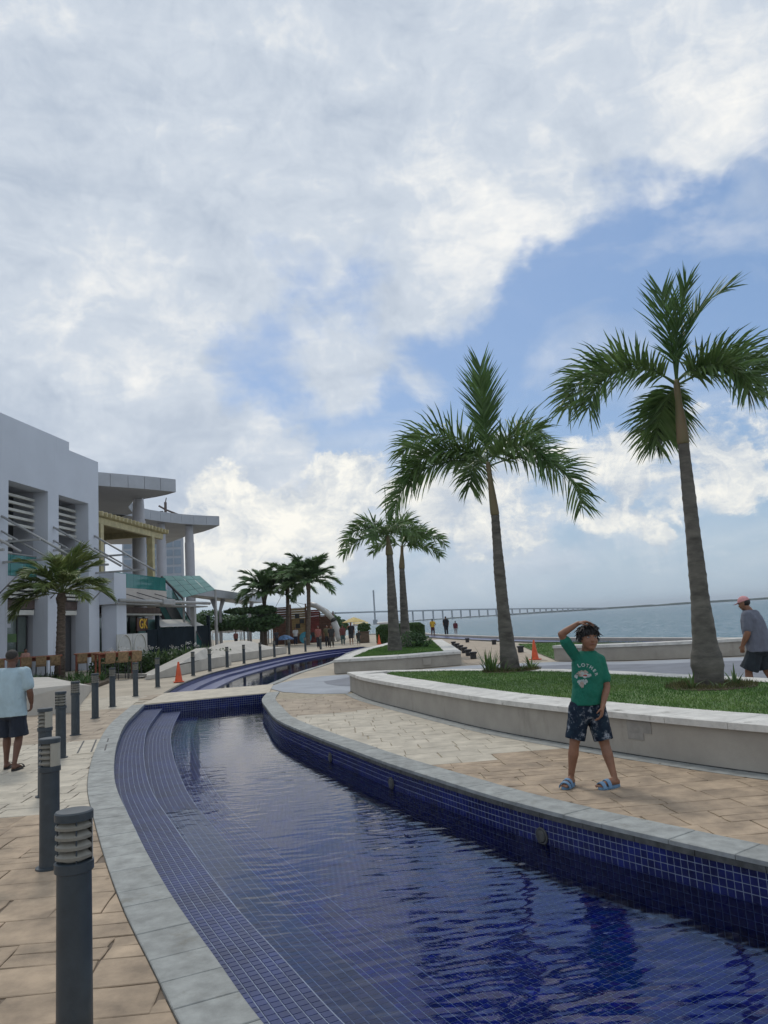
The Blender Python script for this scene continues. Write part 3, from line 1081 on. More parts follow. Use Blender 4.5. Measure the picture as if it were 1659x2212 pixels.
lay_band(L_IN, 0.004, S1 - 0.004, Z_L1, 'tile_ledge')
lay_band(L_IN, S1 + 0.004, S2 - 0.004, Z2, 'tile_ledge')
lay_band(L_IN, S2 + 0.004, S3 - 0.004, Z_L3, 'tile')
lay_wall(l0, Z_L1 + 0.005, -0.05, -1, 'tile_ledge')
lay_wall(l1, Z2, Z_L1 - 0.002, -1, 'tile_ledge')
lay_wall(l2, Z_L3 + 0.005, Z2, -1, 'tile')
lay_wall(l3, Z_F + 0.005, Z_L3 - 0.002, -1, 'tile')
lay_wall(R_IN, Z_F + 0.005, -0.055, 1, 'tile_wall')
lay_wall([L_IN[-1], R_IN[-1]], Z_F + 0.005, -0.02, -1, 'tile_wall')
floor_poly = l3 + offset(R_IN, 0.03)[::-1]
fa = R(123)
fu, fv = Vector((cos(fa), sin(fa))), Vector((-sin(fa), cos(fa)))
for i in range(-40, 420):
    for j in range(-160, 160):
        p = Vector((1.0, 2.0)) + fu * (i * TP) + fv * ((j + (0.0 if i % 2 else 0.5)) * TP)
        if p.y > 20.3 or p.y < 0.6 or p.x > 0.75 * p.y + 2.6: continue
        # quick reject before the polygon test
        if p.x < -6.2: continue
        if inside(p, floor_poly):
            tiles.append(((p.x, p.y, Z_F), Vector((fu.x, fu.y, 0)), Vector((fv.x, fv.y, 0)), Vector((0, 0, 1)), T, T, 'tile'))
tiles = [t for t in tiles if abs(t[0][0]) < 0.72 * t[0][1] + 1.4 and t[0][1] > 1.2]
eye = Vector((0, 0, EYE))
fov_ok = lambda p: (Vector(p) - eye).normalized().dot(fw) > 0.78
tiles.sort(key=lambda t: ((Vector(t[0]) - eye).length + (0 if fov_ok(t[0]) else 50)))


def tile_geo(su, sv, h=0.0028, b=0.0016):
    x, y = su / 2, sv / 2
    return [(-x, -y, 0), (x, -y, 0), (x, y, 0), (-x, y, 0), (-x + b, -y + b, h), (x - b, -y + b, h), (x - b, y - b, h), (-x + b, y - b, h)]


TF = [(4, 5, 6, 7), (0, 1, 5, 4), (1, 2, 6, 5), (2, 3, 7, 6), (3, 0, 4, 7)]
unit = {}
for key in ('tile', 'tile_wall', 'tile_ledge'):
    me = bpy.data.meshes.new('tile')
    me.from_pydata(tile_geo(T, T), [], TF)
    me.materials.append(M[key])
    unit[key] = me
for (p, u, v, n, su, sv, key) in tiles[:300]:
    o = bpy.data.objects.new('tile', unit[key])
    m4 = Matrix((u, v, n)).transposed().to_4x4()
    m4.translation = Vector(p)
    o.matrix_world = m4 @ Matrix.Diagonal((su / T, sv / T, 1, 1))
    o.parent = pool
    col.objects.link(o)
for key in ('tile', 'tile_wall', 'tile_ledge'):
    mb = MB()
    V_, F_ = mb.v, mb.f
    for (p, u, v, n, su, sv, k2) in tiles[300:]:
        if k2 != key: continue
        b = len(V_)
        for (x, y, z) in tile_geo(su, sv):
            V_.append((p[0] + u.x * x + v.x * y + n.x * z, p[1] + u.y * x + v.y * y + n.y * z, p[2] + u.z * x + v.z * y + n.z * z))
        for f in TF: F_.append(tuple(i + b for i in f))
    mb.build('further_tiles', M[key], pool, kind='stuff')
# water: a fine grid with real ripples (it runs on unseen below ledge and walls)


def ripple(x, y):
    near = max(0.0, min(1.0, (11.0 - y) / 7.0))
    amp = 0.60 + 1.45 * near
    live = 0.35 + 1.1 * max(0.0, noise.noise(Vector((x * 0.45, y * 0.35, 5.0))) + 0.45)
    wx = 0.12 * noise.noise(Vector((x * 1.1, y * 1.1, 9.0)))
    u, v = x * 0.985 + y * 0.17, -x * 0.17 + y * 0.985 + wx
    h = 0.0012 * noise.noise(Vector((u * 2.0, v * 5.5, 0))) + 0.0017 * noise.noise(Vector((u * 4.4 + 3, v * 14.5, 2.0))) + 0.0006 * noise.noise(Vector((u * 10, v * 24, 4.0)))
    return h * amp * live


def rippled_sheet(name, region, step, m):
    xs = [p[0] for p in region]; ys = [p[1] for p in region]
    x0, x1, y0, y1 = min(xs), max(xs), max(0.8, min(ys)), max(ys)
    mb = MB(); V_, F_ = mb.v, mb.f
    nx, ny = int((x1 - x0) / step), int((y1 - y0) / step)
    prev = {}
    for j in range(ny + 1):
        y = y0 + j * step
        # crossing points of the row with the region
        cr = []
        for a, b in zip(region, region[1:] + region[:1]):
            if (a[1] > y) != (b[1] > y):
                cr.append(a[0] + (y - a[1]) / (b[1] - a[1]) * (b[0] - a[0]))
        cur = {}
        if len(cr) >= 2:
            lo, hi = min(cr) - 0.08, max(cr) + 0.08
            lim = 0.62 * y + 2.2
            for i in range(max(0, int((max(lo, -lim) - x0) / step)), min(nx, int((min(hi, lim) - x0) / step) + 1) + 1):
                x = x0 + i * step
                cur[i] = len(V_)
                V_.append((x, y, Z_W + ripple(x, y)))
        for i, k in cur.items():
            if i + 1 in cur and i in prev and i + 1 in prev:
                F_.append((prev[i], prev[i + 1], cur[i + 1], k))
        prev = cur
    return mb.build(name, m, None, True, kind='structure')


rippled_sheet('pool_water', [tuple(p) for p in offset(L_IN, -S1)] + [tuple(p) for p in R_IN[::-1]], 0.019, M['pool_water'])

# round underwater lamps in the right wall
nRi = normals(R_IN)
for (dist_pt, lab) in (((1.16, 6.80), 'round grimy lamp in the tiled pool wall, nearest of three'), ((-0.1, 9.3), 'round grimy lamp in the tiled pool wall, middle of three'), ((-0.95, 11.3), 'round grimy lamp in the tiled pool wall, farthest of three')):
    i, _d = nearest(R_IN, Vector(dist_pt))
    p, n = R_IN[i], nRi[i]
    root = empty('pool_lamp', (p.x + n.x * 0.006, p.y + n.y * 0.006, -0.215), atan2(n.y, n.x), lab, 'pool lamp', 'lamps in the pool wall')
    Mx = Matrix.Rotation(R(90), 4, 'Y')
    MB().lathe([(0.0005, 0), (0.070, 0), (0.073, 0.008), (0.062, 0.014), (0.056, 0.010), (0.001, 0.010)], 20, M=Mx).build('rim', M['steel'] if 0 else M['copedge'], root, True)
    MB().lathe([(0.0005, 0.0105), (0.054, 0.0105), (0.04, 0.018), (0.001, 0.02)], 20, M=Mx).build('lens', M['copedge'], root, True)

# far basin with the same stepped left side
fp = empty('far_pool_basin', (0, 0, 0), kind='structure')
fl0, fl1, fl2 = FL_IN, offset(FL_IN, -0.5), offset(FL_IN, -1.05)
mb = MB(); band(mb, fl0, fl1, -0.14, -0.14); band(mb, fl1, fl2, -0.235, -0.235); mb.build('ledge', M['ledge_plain'], fp)
mb = MB(); band(mb, fl0, fl0, -0.012, -0.14); band(mb, fl1, fl1, -0.14, -0.235); band(mb, fl2, fl2, -0.235, Z_F)
band(mb, FR_IN[::-1], FR_IN[::-1], -0.012, Z_F)
mb.sheet([[tuple(p) for p in far_hole]], Z_F)
for (a, b) in ((FL_IN[0], FR_IN[0]), (FL_IN[-1], FR_IN[-1])):
    k = len(mb.v)
    mb.v += [(a.x, a.y, -0.012), (b.x, b.y, -0.012), (b.x, b.y, Z_F), (a.x, a.y, Z_F)]
    mb.f.append((k, k + 1, k + 2, k + 3))
mb.build('pool_shell', M['pool_plain'], fp)
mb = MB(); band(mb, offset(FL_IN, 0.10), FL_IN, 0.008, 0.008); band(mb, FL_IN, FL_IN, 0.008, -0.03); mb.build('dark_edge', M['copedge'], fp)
strip_stones(fp, FR_IN, -0.22, 0.0, -0.03, 0.01, 0.6, M['coping'], 'coping_stone')
MB().sheet([[tuple(p) for p in offset(FL_IN, -1.05)] + [tuple(p) for p in FR_IN[::-1]]], Z_W).build('far_pool_water', M['pool_water'], kind='structure')


# ================================================================== planters
def inset_poly(front, back, df, db):
    a = [p for p in offset(front, -df)]
    b = [p for p in offset(back, db)]
    return a, b


def grass_patch(root, poly, z, n, h=0.05, w=0.007, m='blade', seedv=1, sway=0.6):
    rr = random.Random(seedv)
    xs = [p[0] for p in poly]; ys = [p[1] for p in poly]
    x0, x1, y0, y1 = min(xs), max(xs), min(ys), max(ys)
    mb = MB()
    V_, F_ = mb.v, mb.f
    k = 0
    while k < n:
        x, y = rr.uniform(x0, x1), rr.uniform(y0, y1)
        k += 1
        if not inside((x, y), poly): continue
        th = rr.uniform(0, 2 * pi)
        hh = h * rr.uniform(0.5, 1.2) * (0.8 + 0.5 * noise.noise(Vector((x * 1.3, y * 1.3, 0))))
        lx, ly = rr.uniform(-sway, sway) * hh, rr.uniform(-sway, sway) * hh
        b = len(V_)
        V_ += [(x - cos(th) * w, y - sin(th) * w, z), (x + cos(th) * w, y + sin(th) * w, z), (x + lx, y + ly, z + hh)]
        F_.append((b, b + 1, b + 2))
    return mb.build('grass', M[m], root, kind='stuff')


def strap_plant(mb, x, y, z, n, h, spread, w=0.022, rr=rnd):
    for _ in range(n):
        th = rr.uniform(0, 2 * pi)
        r0 = rr.uniform(0, spread * 0.35)
        bx, by = x + cos(th) * r0, y + sin(th) * r0
        hh = h * rr.uniform(0.5, 1.15)
        out_r = spread * rr.uniform(0.2, 1.0)
        side = Vector((-sin(th), cos(th), 0))
        pts = []
        for i in range(5):
            t = i / 4
            pts.append(Vector((bx + cos(th) * out_r * t ** 1.6, by + sin(th) * out_r * t ** 1.6, z + hh * (t - 0.28 * t * t * (out_r / max(h, .01)) * 1.6))))
        k = len(mb.v)
        for i, p in enumerate(pts):
            ww = w * (1 - (i / 4) ** 2) * (0.7 + 0.3 * min(1, i))
            mb.v.append(tuple(p - side * ww)); mb.v.append(tuple(p + side * ww))
        for i in range(4):
            mb.f.append((k + 2 * i, k + 2 * i + 1, k + 2 * i + 3, k + 2 * i + 2))


def leaf_cloud(mb, blobs_, n, size, rr=rnd, up=0.3, aspect=0.5):
    """leaf-sized faces near the skins of ellipsoids"""
    tot = sum(b[1][0] * b[1][1] + b[1][1] * b[1][2] for b in blobs_)
    for c, r in blobs_:
        m_ = int(n * (r[0] * r[1] + r[1] * r[2]) / tot)
        for _ in range(m_):
            d = Vector((rr.gauss(0, 1), rr.gauss(0, 1), rr.gauss(0, 1))).normalized()
            f = rr.uniform(0.45, 1.0) ** 0.5 * (1 + 0.22 * noise.noise(Vector(c) + d * 2.3))
            p = Vector((c[0] + d.x * r[0] * f, c[1] + d.y * r[1] * f, c[2] + d.z * r[2] * f))
            nn = (d * 0.6 + Vector((rr.uniform(-1, 1), rr.uniform(-1, 1), rr.uniform(-1, 1) + up))).normalized()
            a = nn.orthogonal().normalized()
            a = (Matrix.Rotation(rr.uniform(0, 6.28), 3, nn) @ a)
            b = nn.cross(a)
            s = size * rr.uniform(0.6, 1.3)
            k = len(mb.v)
            mb.v += [tuple(p - a * s), tuple(p + b * s * aspect), tuple(p + a * s), tuple(p - b * s * aspect)]
            mb.f.append((k, k + 1, k + 2, k + 3))


HP = 0.47
pl1 = empty('long_planter', (2.5, 13, 0), 0, 'long curved beige planter with pale stone cap beside the boy', 'planter')


def P_(root, mbx):   # shift a mesh from world into a root at a location
    o = root.location
    mbx.v = [(x - o.x, y - o.y, z - o.z) for x, y, z in mbx.v]
    return mbx


CW1, CW2 = 0.62, 0.40
mb = MB()
band(mb, P1_FRONT, P1_FRONT, 0.405, 0.0)
band(mb, P1_BACK[::-1], P1_BACK[::-1], 0.405, 0.0)
P_(pl1, mb).build('wall', M['plaster'], pl1)
# cap: front and back runs of slabs; the two runs meet near the tip
def cap_run(root, c, d0, d1, name='cap_stone', length=0.75, z0=0.40, z1=HP, start=0, end=None, m=None):
    c = c[start:end]
    n = max(2, int(round(length / (c[1] - c[0]).length)))
    a, b = offset(c, d0), offset(c, d1)
    i = 0
    while i < len(c) - 1:
        j = min(i + n, len(c) - 1)
        pa, pb = a[i:j + 1], b[i:j + 1]
        ta = (pa[-1] - pa[0]).normalized() * 0.003
        pa = [pa[0] + ta] + pa[1:-1] + [pa[-1] - ta]
        pb = [pb[0] + ta] + pb[1:-1] + [pb[-1] - ta]
        mb_ = MB()
        stone_mesh(mb_, pa + pb[::-1], z0, z1 + rs.uniform(-0.001, 0.001), 0.008)
        k = len(mb_.v)
        P_(root, mb_).build(name, m or M['cap'], root)
        i = j


cap_run(pl1, P1_FRONT, -0.05, CW1, start=8)
cap_run(pl1, P1_BACK, 0.05, -CW2, start=8)
# tip piece
tipc = [offset(P1_FRONT, -0.05)[8], offset(P1_FRONT, -0.05)[4], P1_FRONT[0] + Vector((-0.06, 0.03)), offset(P1_BACK, 0.05)[4], offset(P1_BACK, 0.05)[8]]
mb = MB(); stone_mesh(mb, [p for p in tipc], 0.40, HP, 0.008); P_(pl1, mb).build('cap_stone', M['cap'], pl1)
mb = MB()
# fill under the inner edges of the cap, then turf
lawn1 = [p for p in offset(P1_FRONT, CW1 - 0.04)[12:]] + [p for p in offset(P1_BACK, -CW2 + 0.04)[9:]][::-1]
mb.sheet([[tuple(p) for p in lawn1]], 0.455)
P_(pl1, mb).build('turf', M['lawn'], pl1)
lawn1v = [(p.x - 2.5, p.y - 13) for p in lawn1]
grass_patch(pl1, lawn1v, 0.455, 150000, 0.042, 0.006, seedv=3)
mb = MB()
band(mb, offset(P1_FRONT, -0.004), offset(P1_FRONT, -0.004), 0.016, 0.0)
P_(pl1, mb).build('dark_foot_line', M['copedge'], pl1)  # thin, evenly dark strip along the foot of the front wall
mb = MB()
rl = random.Random(17)
for _ in range(150):
    q = rl.random()
    if q < 0.4:
        i = rl.randint(10, len(P1_FRONT) - 1); p = P1_FRONT[i] - normals(P1_FRONT)[i] * rl.expovariate(9); z = 0.006
    elif q < 0.75:
        i = rl.randint(20, len(L_IN) - 1); p = L_IN[i] + normals(L_IN)[i] * (COP + 0.02 + rl.expovariate(2.5)); z = 0.004
    else:
        i = rl.randint(20, len(R_IN) - 1); p = R_IN[i] - normals(R_IN)[i] * (COP + rl.expovariate(2.0)); z = 0.004
    a = rl.uniform(0, 6.28); s = rl.uniform(0.006, 0.022)
    d1, d2 = Vector((cos(a), sin(a))) * s, Vector((-sin(a), cos(a))) * s * 0.45
    k = len(mb.v)
    mb.v += [(p.x - d1.x, p.y - d1.y, z), (p.x + d2.x, p.y + d2.y, z + 0.003), (p.x + d1.x, p.y + d1.y, z + 0.006), (p.x - d2.x, p.y - d2.y, z + 0.001)]
    mb.f.append((k, k + 1, k + 2, k + 3))
lt_ = mb.build('fallen_leaves', mat('dry_leaf', (0.10, 0.065, 0.03), 0.8, 0.4, 30), None, kind='stuff')
tag(lt_, 'small dry leaves scattered on the paving near the pool edges', 'leaves')
PATCH = mat('repair_mortar', (0.285, 0.27, 0.245), 0.85, 0.1, 8)
# joint patch and small cover plate on the front of the long planter
i, _ = nearest(P1_FRONT, Vector((2.66, 8.9)))
n_ = -normals(P1_FRONT)[i]; p_ = P1_FRONT[i]
root = empty('patched_panel', (p_.x + n_.x * 0.001, p_.y + n_.y * 0.001, 0.0), atan2(n_.y, n_.x) - pi / 2, 'grey repair patch on the planter wall to the right of the boy', 'wall patch')
MB().box(-0.22, 0.13, -0.006, 0.006, 0.26, 0.385).build('patch', PATCH, root)
MB().box(-0.10, 0.13, -0.006, 0.006, 0.18, 0.258).build('patch', PATCH, root)

# second planter
pl2 = empty('palm_planter', (0, 26.6, 0), 0, 'pale low planter with lawn holding the two far royal palms', 'planter')
p2i = [Vector(p) for p in ((-1.45, 27.75), (0.2, 27.6), (1.86, 28.4), (2.25, 43.5), (0.25, 43.4), (-1.0, 34.5))]
mb = MB()
mb.prism(P2, 0.0, 0.38)
P_(pl2, mb).build('wall', M['plaster'], pl2)
for i in range(len(P2)):
    j = (i + 1) % len(P2)
    seg = max(1, int((P2[j] - P2[i]).length / 1.2))
    for s in range(seg):
        a0, a1 = P2[i].lerp(P2[j], s / seg + 0.002), P2[i].lerp(P2[j], (s + 1) / seg - 0.002)
        b0, b1 = p2i[i].lerp(p2i[j], s / seg + 0.002), p2i[i].lerp(p2i[j], (s + 1) / seg - 0.002)
        c_ = Vector((0.3, 34))
        a0, a1 = a0 + (a0 - c_).normalized() * 0.05, a1 + (a1 - c_).normalized() * 0.05
        mb = MB(); stone_mesh(mb, [a0, a1, b1, b0], 0.38, HP, 0.008)
        P_(pl2, mb).build('cap_stone', M['cap'], pl2)
mb = MB(); mb.sheet([[tuple(p) for p in p2i]], 0.45); P_(pl2, mb).build('turf', M['lawn'], pl2)
grass_patch(pl2, [(p.x, p.y - 26.6) for p in p2i], 0.45, 26000, 0.06, 0.012, seedv=4)
# little engraved square on the planter front
MB().bevbox(1.02, 1.30, -0.008 + 0.22, 0.01 + 0.22, 0.10, 0.32, 0.003, Matrix.Rotation(R(0), 4, 'Z') @ Matrix.Translation((0, -0.02, 0))).build('cover_plate', M['plaster'], pl2)

# third: long low seat wall on the right
P3 = smooth_curve(catmull([(5.42, 26.33), (6.3, 25.2), (7.3, 24.45), (9.1, 23.72), (11.15, 23.4), (13.4, 23.6), (15.5, 24.2)], 0.15), 5)
sw = empty('seat_wall', (5.4, 26.3, 0), 0, 'long low beige seat wall with pale cap in front of the sea', 'wall')
mb = MB()
band(mb, P3, P3, 0.42, 0.0); 
p3b = offset(P3, 0.46)
band(mb, p3b[::-1], p3b[::-1], 0.42, 0.0)
a, b = P3[0], p3b[0]
k = len(mb.v); mb.v += [(a.x, a.y, 0), (b.x, b.y, 0), (b.x, b.y, 0.42), (a.x, a.y, 0.42)]; mb.f.append((k + 3, k + 2, k + 1, k))
P_(sw, mb).build('wall', M['plaster'], sw)
cap_run(sw, P3, -0.05, 0.50, 'cap_stone', 1.0, 0.42, 0.51)
lawn3 = [(5.55, 27.0), (6.2, 26.1), (7.6, 25.2), (9.2, 24.5), (11.3, 24.1), (14.5, 24.9), (12.0, 33), (9.8, 41), (6.75, 42), (6.1, 34)]
MB().sheet([lawn3], 0.012).build('lawn', M['lawn'], kind='structure')
gr = grass_patch(None, lawn3, 0.012, 26000, 0.07, 0.014, seedv=5)
tag(gr, 'short green grass of the lawn behind the low seat wall', 'grass')


# ================================================================== palms
def frond_mesh(L_, e0, droop, leaf, n, w, m, stalk=0.13, hang=0.42, vee=0.35, bend=1.25, seed=0, seg=3, side_curve=0.0, ang=(72, 32), rr_=0.016, tuft=0):
    """a pinnate palm leaf growing from the origin towards +X"""
    rr = random.Random(seed)
    mb = MB()
    N = 26
    pts, tans = [], []
    p = Vector((0, 0, 0))
    yaw = 0.0
    for i in range(N + 1):
        t = i / N
        e = R(e0 - droop * t ** bend)
        yaw = R(side_curve) * t * t
        tg = Vector((cos(e) * cos(yaw), cos(e) * sin(yaw), sin(e)))
        pts.append(p.copy()); tans.append(tg)
        p = p + tg * (L_ / N)
    mb.tube(pts, [rr_ * (1.25 - 1.0 * i / N) for i in range(N + 1)], 5)
    V_, F_ = mb.v, mb.f
    for i in range(n):
        t = stalk + (1 - stalk) * (i + rr.uniform(-.3, .3)) / (n - 1)
        t = min(0.999, max(0, t))
        f = t * N
        a = int(f)
        P0 = pts[a].lerp(pts[min(a + 1, N)], f - a)
        T0 = tans[a]
        side = Vector((-sin(yaw), cos(yaw), 0))
        Nn = T0.cross(side); Nn = -Nn if Nn.z < 0 else Nn
        prof = min(1.0, 0.5 + 1.6 * (t - stalk)) * (1 - 0.42 * max(0, (t - 0.55) / 0.45) ** 1.6)
        for sgn in (-1, 1):
            if rr.random() < 0.04: continue
            al = R(ang[0] + (ang[1] - ang[0]) * t + rr.uniform(-7, 7))
            lift = vee + rr.choice((-0.75, 0.0, 0.65)) * (1.0 if tuft == 0 else 0.2) + rr.uniform(-.12, .12)
            d = (side * sgn * sin(al) + T0 * cos(al) + Nn * lift).normalized()
            ll = leaf * prof * rr.uniform(0.75, 1.12)
            q = P0.copy()
            wv = T0 - d * T0.dot(d)
            if wv.length < 1e-3: wv = Nn
            wv.normalize()
            wv = (wv * 0.8 + Nn * rr.uniform(-.6, .6)).normalized()
            k = len(V_)
            for s in range(seg + 1):
                u = s / seg
                ww = w * (0.55 + 0.9 * u if u < 0.4 else 0.91 * (1 - (u - 0.4) / 0.6) ** 0.7)
                if s == seg:
                    V_.append(tuple(q))
                else:
                    V_.append(tuple(q - wv * ww)); V_.append(tuple(q + wv * ww))
                q = q + d * (ll / seg)
                d = (d + Vector((0, 0, -hang * (0.55 + 0.75 * u) * rr.uniform(.7, 1.25)))).normalized()
            for s in range(seg - 1):
                F_.append((k + 2 * s, k + 2 * s + 1, k + 2 * s + 3, k + 2 * s + 2))
            F_.append((k + 2 * seg - 2, k + 2 * seg - 1, k + 2 * seg))
    me = mb.mesh('frond')
    me.materials.append(m)
    return me


def trunk_mb(base, top, prof, seg=14, rings=60, curve=(0, 0), ridge=0.004, mb=None):
    """prof: list of (t, radius)"""
    mb = mb or MB()
    base, top = Vector(base), Vector(top)
    pts, rad = [], []
    for i in range(rings + 1):
        t = i / rings
        p = base.lerp(top, t)
        b = sin(pi * t)
        p.x += curve[0] * b
        p.y += curve[1] * b
        for (t0, r0), (t1, r1) in zip(prof, prof[1:]):
            if t0 <= t <= t1 + 1e-9:
                u = (t - t0) / (t1 - t0)
                u = u * u * (3 - 2 * u)
                r = r0 + (r1 - r0) * u
                break
        r += ridge * (1 if i % 3 == 0 else -0.4) * (0.5 + rnd.random())
        pts.append(p); rad.append(r)
    mb.tube(pts, rad, seg)
    return mb


def royal_palm(loc, base_z, shaft0, shaft1, prof, rsh, fronds, label, group, m='palm', leaf=0.56, n=58, w=0.017, spear=None, curve=(0, 0)):
    """loc (x,y); shaft0/1: (x,y,z) offsets in world of where the crown shaft starts and ends"""
    root = empty('royal_palm', (loc[0], loc[1], base_z), 0, label, 'palm tree', group)
    o = Vector((loc[0], loc[1], base_z))
    s0, s1 = Vector(shaft0) - o, Vector(shaft1) - o
    trunk_mb((0, 0, -0.03), s0, prof, 16, 66, curve).build('trunk', M['trunk'], root, True)
    r0, r1 = rsh
    mb = MB()
    pts = [s0.lerp(s1, t) for t in (0, 0.04, 0.15, 0.4, 0.7, 1.0, 1.08)]
    mb.tube(pts, [r0 * 0.98, r0 * 1.16, r0 * 1.12, r0 * 0.95, r1 * 1.05, r1, r1 * .8], 14)
    # leaf bases spreading at the top
    mb.build('crown_shaft', M['shaft'], root, True)
    for k, (az, e0, L_, dr, sc_) in enumerate(fronds):
        me = frond_mesh(L_, e0, dr, leaf, n, w, M[m], seed=hash(label) % 97 + k if False else k + len(label), side_curve=sc_)
        inst('frond', me, root, s1 + Vector((0, 0, -0.02 + 0.03 * (k % 3))), (0, 0, R(az)))
    if spear:
        for (az, e0, L_, dr, lf) in spear:
            me = frond_mesh(L_, e0, dr, lf, 44, w * 0.9, M['palmy'], stalk=0.22, hang=0.10, vee=0.12, ang=(48, 20), seed=91, tuft=1)
            inst('frond', me, root, s1, (0, 0, R(az)))
    return root


royal_palm((2.49, 16.74), 0.45, (2.43, 16.74, 3.80), (2.37, 16.74, 4.92),
           [(0, .215), (.06, .205), (.2, .16), (.45, .128), (.6, .125), (.85, .10), (1, .09)], (0.085, 0.055),
           [(172, 64, 2.35, 120, 10), (190, 42, 2.15, 118, -12), (181, 16, 2.5, 86, -6), (6, 22, 2.7, 112, 6), (22, 58, 1.7, 66, -8),
            (-38, 38, 1.7, 112, 0), (100, 40, 1.8, 110, 0)],
           'royal palm in the lawn left of the boy, tall upright young leaf', 'royal palms in the planters', leaf=0.88, n=104, w=0.024, spear=[(80, 90, 2.3, 5, 1.0), (255, 84, 1.9, 10, 0.85)], curve=(-0.03, 0))
royal_palm((4.50, 11.29), 0.45, (4.535, 11.29, 4.0), (4.54, 11.29, 4.93),
           [(0, .18), (.04, .205), (.10, .225), (.2, .165), (.4, .125), (.7, .10), (1, .08)], (0.078, 0.048),
           [(172, 48, 2.05, 128, 6), (188, 36, 1.75, 118, -8), (3, 42, 2.15, 116, 8), (-14, 26, 1.75, 104, -4), (85, -14, 0.95, 62, 0),
            (-50, 28, 1.35, 116, 0), (110, -28, 1.0, 55, 0)],
           'thick-based royal palm nearest the man in the pink cap', 'royal palms in the planters', leaf=0.72, n=100, w=0.020,
           spear=[(85, 88, 1.55, 12, 0.75), (6, 82, 1.95, 62, 0.70), (-60, 86, 1.5, 25, 0.6)])
royal_palm((0.10, 31.67), 0.44, (0.12, 31.67, 4.35), (0.09, 31.67, 5.1),
           [(0, .30), (.05, .29), (.2, .23), (.5, .20), (.8, .16), (1, .13)], (0.14, 0.08),
           [(178, 44, 2.15, 115, 0), (190, 8, 2.1, 65, 0), (165, 65, 1.8, 110, 0), (5, 42, 1.7, 110, 0), (30, 65, 1.6, 100, 0), (-60, 50, 1.6, 120, 0), (240, 40, 1.6, 110, 0), (90, 50, 1.6, 110, 0)],
           'left royal palm of the pair in the far planter', 'royal palms in the planters', leaf=0.75, n=52, w=0.034, spear=[(0, 91, 2.1, 3, 0.10), (30, 80, 1.5, 20, 0.5)])
royal_palm((0.62, 35.35), 0.44, (0.66, 35.35, 4.0), (0.73, 35.35, 5.0),
           [(0, .27), (.05, .26), (.2, .21), (.5, .18), (.8, .145), (1, .12)], (0.12, 0.07),
           [(0, 48, 2.3, 112, 0), (-12, 12, 1.9, 70, 0), (20, 65, 1.8, 110, 0), (175, 40, 1.6, 110, 0), (60, 50, 1.6, 110, 0), (-60, 55, 1.6, 115, 0)],
           'right royal palm of the pair in the far planter, slimmer and set back', 'royal palms in the planters', leaf=0.75, n=52, w=0.034, spear=[(20, 85, 1.5, 20, 0.5)])

def coconut_palm(loc, z0, h, label, group, m, L_, nf, leaf, n, w, r=0.15, lean=(0, 0), seedv=0, low=None, nvar=5):
    root = empty('coconut_palm', (loc[0], loc[1], z0), rnd.uniform(0, 0.3), label, 'palm tree', group)
    root.rotation_euler = (0, 0, 0)
    top = Vector((lean[0], lean[1], h))
    trunk_mb((0, 0, -0.1), top, [(0, r * 1.45), (.08, r * 1.15), (.3, r), (.85, r * 0.85), (.93, r * 1.15), (1, r * 0.8)], 12, 54, (lean[0] * .2, 0), r * 0.06).build('trunk', M['cocotrunk'], root, True)
    rr = random.Random(seedv)
    vars_ = [frond_mesh(L_ * f, 0, d_, leaf, n, w, M[m], stalk=0.22, hang=0.42, vee=0.15, bend=1.5, seed=s_, tuft=1, ang=(64, 26), rr_=0.02, side_curve=c_)
             for s_, (f, d_, c_) in enumerate(((1, 55, 14), (0.95, 70, -12), (1.0, 85, 8), (0.85, 40, -5), (1.05, 62, 0))[:nvar])]
    fr = []
    for k in range(nf):
        az = k * 137.5 + rr.uniform(-12, 12)
        e = 84 - 80 * (k / nf) + rr.uniform(-6, 6)
        fr.append((az, e))
    if low: fr += low
    for k, (az, e) in enumerate(fr):
        me = vars_[k % len(vars_)]
        inst('frond', me, root, top + Vector((0, 0, rr.uniform(-.12, .05))), (rr.uniform(-.15, .15), -R(e), R(az)), (1, 1, 1))
    return root


coconut_palm((-14.45, 33.8), 0.0, 3.75, 'small coconut palm in front of the white building', 'coconut palms', 'coco', 2.35, 19, 0.84, 70, 0.032, 0.20, (0.10, 0), 3, low=[(178, 2), (184, 22), (172, 38), (-14, 30)])
coconut_palm((-11.9, 73), 0.0, 5.0, 'leftmost of three coconut palms by the wooden playground ship, lowest crown', 'coconut palms', 'farpalm', 2.9, 24, 1.1, 52, 0.065, 0.22, (0.1, 0), 8)
coconut_palm((-9.9, 74), 0.0, 5.6, 'middle one of three coconut palms by the wooden playground ship', 'coconut palms', 'farpalm', 2.9, 26, 1.1, 52, 0.065, 0.2, (0.2, 0), 11)
coconut_palm((-7.6, 70), 0.0, 5.6, 'rightmost of three coconut palms by the playground ship, beside its slide', 'coconut palms', 'farpalm', 3.0, 28, 1.1, 52, 0.065, 0.2, (0.35, 0), 15)

